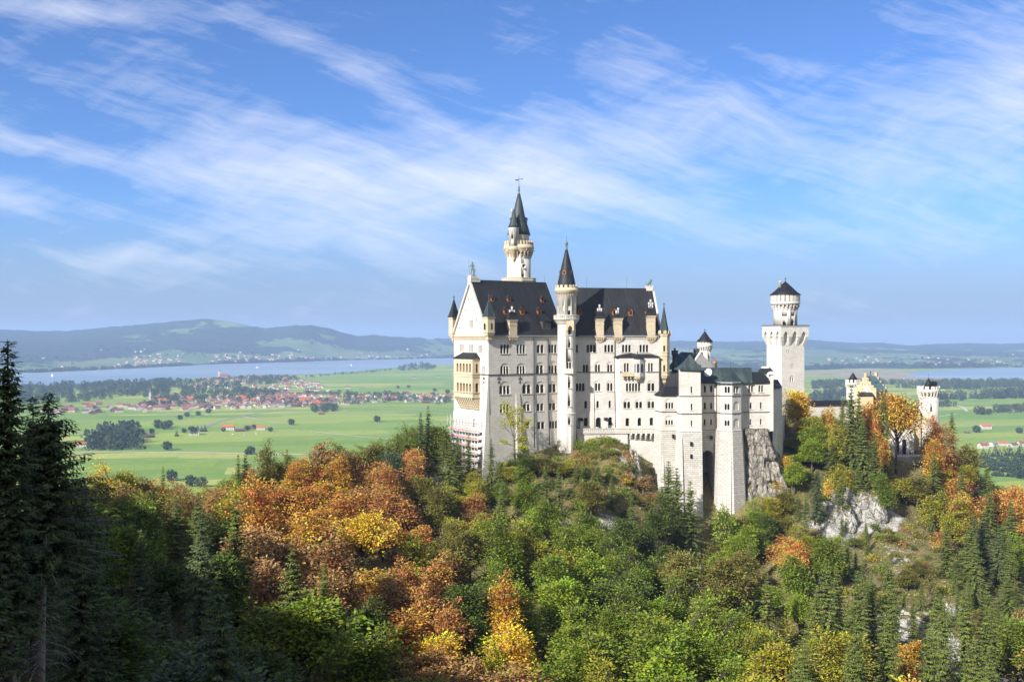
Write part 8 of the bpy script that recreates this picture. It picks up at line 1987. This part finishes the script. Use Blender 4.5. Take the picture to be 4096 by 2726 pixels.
vm_ = {kd_: [soup('crown', V, F, M['far_leaves'], np.full(len(F), .5)) for V, F in LOWC[kd_]] for kd_ in LOWC}
tk = MB(); tk.tube([Vector((0, 0, -.02)), Vector((0, 0, .55))], [.025, .012], 5); vtrunk = trunk_mesh(tk)
# dense crowns for these: merge several soups for body
for kd_ in vm_:
    for q in range(3):
        V = np.concatenate([LOWC[kd_][(q + s_) % 3][0] * np.array([math.cos(s_ * 1.3) or 1, 1, 1]) for s_ in range(3)]); F = np.arange(len(V)).reshape(-1, 4); vm_[kd_][q] = soup('crown', V, F, M['far_leaves'], rv.random(len(F)))
seen = {}
def valley_spot(px, by):
    marks = [(386, 1035, 'in the field by the gravel path'), (574, 1044, 'beside the gravel path'), (671, 977, 'in the open meadow'), (868, 970, 'in the open meadow near the castle crest'), (440, 998, 'by the wooden barn'), (370, 985, 'along the country road'), (430, 1112, 'in the meadow above the yellow crest'), (440, 957, 'at the road into the village'), (590, 989, 'beside the red roofed farm'), (2310, 1070, 'in the valley at the right edge'), (2250, 975, 'in the meadow right of the gate tower'), (2195, 922, 'above the eastern meadow'), (960, 897, 'in the meadow below the lake')]
    return min(marks, key=lambda m_: (m_[0] - px) ** 2 + (m_[1] - by) ** 2)[2]
for px, by, h, kd_, nm in VT: seen.setdefault((nm, valley_spot(px, by)), []).append((px, by, h, kd_))
for (nm, sp_), L_ in seen.items():
    L_.sort()
    for i, (px, by, h, kd_) in enumerate(L_):
        p = PP(px, by); root = link(bpy.data.objects.new('spruce_tree' if kd_ == 'cone' else 'field_tree', None)); root.location = p; w = h * (1.25 if kd_ == 'round' else 1.0); root.scale = (w, w, h); root.rotation_euler = (0, 0, i * 1.7)
        tag(root, f'{nm} {sp_}' + (f', {ORD[i]} from left' if len(L_) > 1 else ''), 'tree', 'trees in the valley')
        for part, me in (('crown', vm_[kd_][i % 3]), ('trunk', vtrunk)): o = link(bpy.data.objects.new(part, me)); o.parent = root; o.color = (.05, .082, .026, .5) if kd_ == 'round' else (.036, .056, .024, .5)


def house_mesh(name, w, l, he, hr, wall, roof, low=0.0, porch=False):
    """gabled house: rendered walls with windows and door, overhanging tiled roof, chimney"""
    k = MB(); t = Vector((1, 0, 0)); k.cur = 0
    k.prism([Vector((-l / 2, y, z)) for y, z in ((-w / 2, -.6), (w / 2, -.6), (w / 2, he), (0, he + hr), (-w / 2, he))], (l, 0, 0)); k.cur = 1; ov = .8; sl = hr / (w / 2)
    k.prism([Vector((-l / 2 - ov, y, z)) for y, z in ((-w / 2 - ov, he - ov * sl + .12), (0, he + hr + .12), (w / 2 + ov, he - ov * sl + .12), (w / 2 + ov, he - ov * sl + .42), (0, he + hr + .45), (-w / 2 - ov, he - ov * sl + .42))], (l + 2 * ov, 0, 0)); k.cur = 0
    k.box(Vector((l * .18, w * .12, he + hr * .5)), .8, .8, hr * .75); k.cur = 2
    if not porch:
        for x in np.arange(-l / 2 + 1.6, l / 2 - 1, 2.6):
            for z in np.arange(.9, he - 1.2, 2.7):
                for s_ in (-1, 1): k.box(Vector((x, s_ * (w / 2 + .02), z)), 1.0, .08, 1.3)
        for y in np.arange(-w / 2 + 1.5, w / 2 - 1, 2.5):
            for z in np.arange(.9, he - .5, 2.7):
                for s_ in (-1, 1): k.box(Vector((s_ * (l / 2 + .02), y, z)), .08, 1.0, 1.3)
    else:
        for s_ in (-1, 1): k.box(Vector((0, s_ * (w / 2 + .02), 0)), 3.0, .1, he * .8)
    me = k.mesh(name); bm = bmesh.new(); bm.from_mesh(me); bmesh.ops.recalc_face_normals(bm, faces=bm.faces[:]); bm.to_mesh(me); bm.free()
    for m_ in (M[wall], M[roof], M['glass'] if not porch else M['plank_wood']): me.materials.append(m_)
    return me


HM = [house_mesh('house', 10, 14, 5.6, 3.0, 'white_render', 'red_tiles'), house_mesh('house', 11, 16, 5.8, 3.0, 'white_render', 'brown_tiles'), house_mesh('house', 9, 12, 5.4, 3.4, 'cream_render', 'red_tiles'), house_mesh('house', 12, 20, 6.2, 3.4, 'white_render', 'orange_tiles'), house_mesh('house', 10, 15, 5.0, 3.0, 'cream_render', 'brown_tiles'), house_mesh('house', 12, 24, 5.0, 3.2, 'barn_wood', 'brown_tiles'), house_mesh('house', 10, 14, 5.8, 2.4, 'white_render', 'grey_tiles')]
HN = ['white house with red roof', 'white house with brown roof', 'cream house with red roof', 'large white house with orange roof', 'cream house with brown roof', 'dark timber house with brown roof', 'white house with grey roof']
VILL = [([(300, 942), (330, 922), (420, 912), (560, 906), (700, 906), (770, 914), (760, 934), (640, 938), (470, 944), (330, 948)], 270, 'lower village'), ([(430, 890), (470, 874), (560, 868), (650, 867), (730, 880), (760, 900), (640, 902), (520, 898)], 190, 'lakeside village'),
        ([(760, 914), (900, 906), (1040, 910), (1040, 925), (900, 930), (770, 932)], 80, 'eastern village row'), ([(60, 948), (180, 930), (300, 936), (300, 950), (160, 958)], 26, 'western village end')]
hs_list = []
for poly, k_, nm in VILL:
    got = []
    for x, y, z in scatter(poly, k_ * 6, .12, 3):
        if all((x - a) ** 2 + (y - b) ** 2 > 23 ** 2 for a, b in got): got.append((x, y))
        if len(got) >= k_: break
    for x, y in got: hs_list.append((x, y, int(rv.choice(7, p=[.28, .2, .14, .1, .12, .08, .08])), rv.choice([.35, 1.9, .5, 2.05]) + rv.normal() * .12, nm))
hs_list.sort(key=lambda q: q[1]); FAR_H = hs_list[285:]; hs_list = hs_list[:285]
BAND = {}
for h_ in hs_list:
    px, py = proj(h_[0], h_[1], PLAIN); BAND.setdefault((h_[2], h_[4], int(px // 110)), []).append((px, h_))
WHERE = {0: 'far left', 1: 'far left', 2: 'at left end', 3: 'by the spired church', 4: 'right of the church', 5: 'at mid', 6: 'right of mid', 7: 'at right', 8: 'near the palace', 9: 'closest to palace'}
for (kd_, nm, bx), L_ in BAND.items():
    L_.sort(key=lambda q: q[0])
    for i, (px, (x, y, k_, a, _)) in enumerate(L_):
        o = link(bpy.data.objects.new('house', HM[k_])); o.location = (x, y, PLAIN); o.rotation_euler = (0, 0, a); s_ = rv.uniform(.95, 1.4); o.scale = (s_, s_, s_)
        tag(o, f'{HN[k_]} in {nm} {WHERE.get(bx, "at its right end")}' + (f', {ORD[min(i, 19)]} from left' if len(L_) > 1 else ''), 'house', 'village houses')
k = MB()
for x, y, k_, a, nm in FAR_H:
    l, w, hh = rv.uniform(12, 19), rv.uniform(10, 13), rv.uniform(5, 6.5); t_ = Vector((math.cos(a), math.sin(a), 0)); m_ = Vector((-t_.y, t_.x, 0)); c = Vector((x, y, PLAIN)); k.cur = 0
    k.prism([c - t_ * l / 2 + m_ * q + Vector((0, 0, z)) for q, z in ((-w / 2, -.5), (w / 2, -.5), (w / 2, hh), (0, hh + 3.2), (-w / 2, hh))], t_ * l); k.cur = int(rv.choice([1, 2, 3], p=[.5, .35, .15]))
    for s_ in (-1, 1): k.prism([c - t_ * (l / 2 + .8) + m_ * q * s_ + Vector((0, 0, z)) for q, z in ((w / 2 + .9, hh - .5), (0, hh + 3.3), (0, hh + 3.7), (w / 2 + .9, hh - .1))], t_ * (l + 1.6))
o = k.obj('village_houses', [M['white_render'], M['red_tiles'], M['brown_tiles'], M['orange_tiles']]); o['kind'] = 'stuff'
# farm buildings and barns standing alone
FARM = [(525, 988, 3, 26, 'red roofed farmhouse at the left of the meadow farm', .15), (552, 992, 5, 20, 'low timber barn in the middle of the meadow farm', .4), (575, 986, 5, 22, 'grey brown barn at the back of the meadow farm', .1), (600, 988, 3, 18, 'orange roofed farmhouse at the right end of the meadow farm', .2), (343, 1006, 5, 20, 'dark timber barn right of the dark grove', .9), (447, 1000, 6, 20, 'grey roofed shed beside the broad meadow tree', .25), (186, 1028, 3, 20, 'orange roofed house left of the dark grove', .3), (740, 953, 5, 16, 'small barn at the edge of the village grove', .2),
        (2267, 986, 3, 22, 'low red roofed barn in the eastern meadow', .1), (2225, 996, 5, 11, 'small timber hut in the eastern meadow', .1), (2335, 945, 4, 14, 'small brown roofed hut before the eastern hedge', .3), (1885, 890, 3, 20, 'long white house with orange roof left of the gatehouse turret', .1), (1872, 900, 1, 12, 'white house among trees left of the gatehouse turret', .3), (2170, 898, 6, 10, 'small white hut by the eastern road', .2), (2350, 910, 4, 14, 'brown roofed house in trees at the right edge', .3),
        (2262, 1030, 0, 16, 'white house with red roof above the valley spruces', .2), (2285, 1026, 6, 14, 'white house with grey roof above the valley spruces', .5), (2305, 1024, 3, 16, 'white house with orange roof above the valley spruces', .1), (2330, 1028, 1, 15, 'white house with brown roof above the valley spruces', .4), (2350, 1025, 0, 14, 'last white house with red roof above the valley spruces', .2), (800, 893, 4, 18, 'lone cream farmhouse in the meadow below the lake', .2), (955, 870, 4, 16, 'lone farm right of the lake meadow', .2), (1010, 868, 4, 14, 'small farm near the lake grove', .3)]
for px, py, k_, L_, lab, a in FARM:
    o = link(bpy.data.objects.new('farm_building', HM[k_])); o.location = PP(px, py); o.rotation_euler = (0, 0, a); s_ = L_ / (14, 16, 12, 20, 15, 24, 14)[k_]; o.scale = (s_, min(s_, 1.2), min(s_, 1.1)); tag(o, lab, 'farm building')
# churches
def church(px, py, s_, spire_h, lab, onion=False):
    p = PP(px, py); t = thing('church', lab, 'church', tuple(p)); k = MB(); a = R(20); tx = Vector((math.cos(a), math.sin(a), 0)); ny_ = Vector((-tx.y, tx.x, 0))
    k.prism([p + ny_ * y + Vector((0, 0, z)) for y, z in ((-5 * s_, -.5), (5 * s_, -.5), (5 * s_, 8 * s_), (0, 13 * s_), (-5 * s_, 8 * s_))], tx * 22 * s_); k.obj('nave', M['white_render'], t)
    k = MB(); k.prism([p - tx * .6 + ny_ * y + Vector((0, 0, z)) for y, z in ((-5.8 * s_, 7.4 * s_), (0, 13.3 * s_), (5.8 * s_, 7.4 * s_), (5.8 * s_, 8 * s_), (0, 14 * s_), (-5.8 * s_, 8 * s_))], tx * 23.2 * s_); k.obj('roof', M['red_tiles'], t)
    k = MB(); q = p - tx * 2.4 * s_; k.box(q, 5 * s_, 5 * s_, 22 * s_, tx); tw = k.obj('bell_tower', M['white_render'], t)
    k = MB(); k.lathe(q, [(3.6 * s_, PLAIN + 22 * s_), (2.2 * s_, PLAIN + 22 * s_ + spire_h * .2), (.1, PLAIN + 22 * s_ + spire_h)], 4 if not onion else 8, False, R(65)); k.obj('spire', M['red_tiles'] if onion else M['grey_tiles'], tw)
    for y in (-1, 1):
        for j in range(4): k = MB(); k.box(p + ny_ * y * 5.03 * s_ + tx * (3 + 5 * j) * s_ + Vector((0, 0, 3 * s_)), 1.4 * s_, .12, 3.4 * s_, tx); k.obj('window', M['glass'], t)
church(347, 921, 1.15, 17, 'white church with slim pointed grey spire in the lower village'); church(506, 871, 1.75, 7, 'large white lakeside church with stout tower and red roof', True)
# far shore houses: specks one could not count
k = MB(); 
for _ in range(330):
    px = rv.choice([rv.normal(640, 50), rv.normal(560, 30), rv.normal(330, 25), rv.normal(800, 40), rv.uniform(100, 1000), rv.uniform(1880, 2356)]); i = int(np.clip((px - HPX[0]) / 9, 0, len(HPX) - 1)); t = abs(rv.normal()) * .2 + .03; d = d0[i] + (dr[i] - d0[i]) * min(t, .6); x = (px - 1178) / 2290 * d; z = hillz(px, d) + 1
    w, l, h = rv.uniform(9, 14), rv.uniform(12, 24), rv.uniform(6, 8); a = rv.uniform(-.4, .4); tt = Vector((math.cos(a), math.sin(a), 0)); nn_ = Vector((-tt.y, tt.x, 0)); c = Vector((x, d, z)); k.cur = 0
    k.box(c - Vector((0, 0, 6)), l, w, h + 6, tt); k.cur = 1; k.prism([c - tt * l * .55 + nn_ * y + Vector((0, 0, zz_)) for y, zz_ in ((-w * .58, h), (w * .58, h), (0, h + 4))], tt * l * 1.1)
o = k.obj('far_houses', [M['white_render'], M['red_tiles']]); o['kind'] = 'stuff'
# boats on the lake
def boat(px, py, lab, sail, s_=1.0):
    p = PP(px, py, PLAIN + .6); t = thing('sailing_boat' if sail else 'motor_boat', lab, 'boat', tuple(p)); k = MB()
    k.frustum([p + Vector((x * s_, y * s_, -.2)) for x, y in ((-3.6, -.7), (3, -.7), (4.4, 0), (3, .7), (-3.6, .7))], [p + Vector((x * s_, y * s_, 1.2 * s_)) for x, y in ((-4, -1.3), (3.2, -1.3), (5.5, 0), (3.2, 1.3), (-4, 1.3))]); k.obj('hull', M['sail_white'], t)
    if sail:
        k = MB(); k.tube([p + Vector((.5, 0, 1)), p + Vector((.5, 0, 14 * s_))], .12, 5); k.obj('mast', M['zinc'], t); k = MB(); k.prism([p + Vector((x * s_, 0, z * s_)) for x, z in ((.3, 2), (.3, 13.5), (-4.6, 2.2))], (0, .08, 0)); k.prism([p + Vector((x * s_, .1, z * s_)) for x, z in ((.8, 2), (.8, 12), (5, 1.8))], (0, .08, 0)); k.obj('sail', M['sail_white'], t)
    else: k = MB(); k.box(p + Vector((-1, 0, 1.2 * s_)), 5 * s_, 2 * s_, 2 * s_); k.obj('cabin', M['white_render'], t)
boat(120, 866, 'small boat with a white sail on the lake at the left', True, 1.3); boat(592, 846, 'long white motor boat at the middle of the lake', False, 2.6); boat(808, 841, 'white sailing boat far out near the right end of the lake', True, 1.2)
# a few cows in the meadow
kc = MB(); 
kc.lathe(Vector((0, 0, 0)), [(.01, 0), (.01, .01)], 4)
j = {'rump': ((-.8, 0, 1.1), (.34, .32)), 'belly': ((0, 0, 1.02), (.40, .34)), 'sh': ((.75, 0, 1.1), (.34, .30)), 'neck': ((1.15, 0, 1.25), (.2, .18)), 'head': ((1.5, 0, 1.3), (.14, .15)), 'muz': ((1.75, 0, 1.15), .09), 'tail': ((-1.1, 0, .7), .04)}
b = [('rump', 'belly'), ('belly', 'sh'), ('sh', 'neck'), ('neck', 'head'), ('head', 'muz'), ('rump', 'tail')]
for s_, q in ((-1, 'l'), (1, 'r')):
    j['h' + q] = ((-.8, s_ * .2, .75), .15); j['k' + q] = ((-.88, s_ * .2, .4), .07); j['f' + q] = ((-.8, s_ * .2, .02), .06); j['a' + q] = ((.75, s_ * .18, .7), .11); j['b' + q] = ((.77, s_ * .18, .38), .06); j['c' + q] = ((.75, s_ * .18, .02), .06)
    b += [('rump', 'h' + q), ('h' + q, 'k' + q), ('k' + q, 'f' + q), ('sh', 'a' + q), ('a' + q, 'b' + q), ('b' + q, 'c' + q)]
cow = skin_figure('cow', j, b, [M['white_cloth']])
for i, (px, py) in enumerate([(535, 1000), (562, 1002), (590, 999)]):
    o = cow if i == 0 else link(cow.copy()); o.location = PP(px, py); o.rotation_euler = (0, 0, i * 1.3); o.scale = (1.7,) * 3; tag(o, f'pale cow grazing below the meadow farm, {ORD[i]} from left', 'cow', 'cows in the meadow')
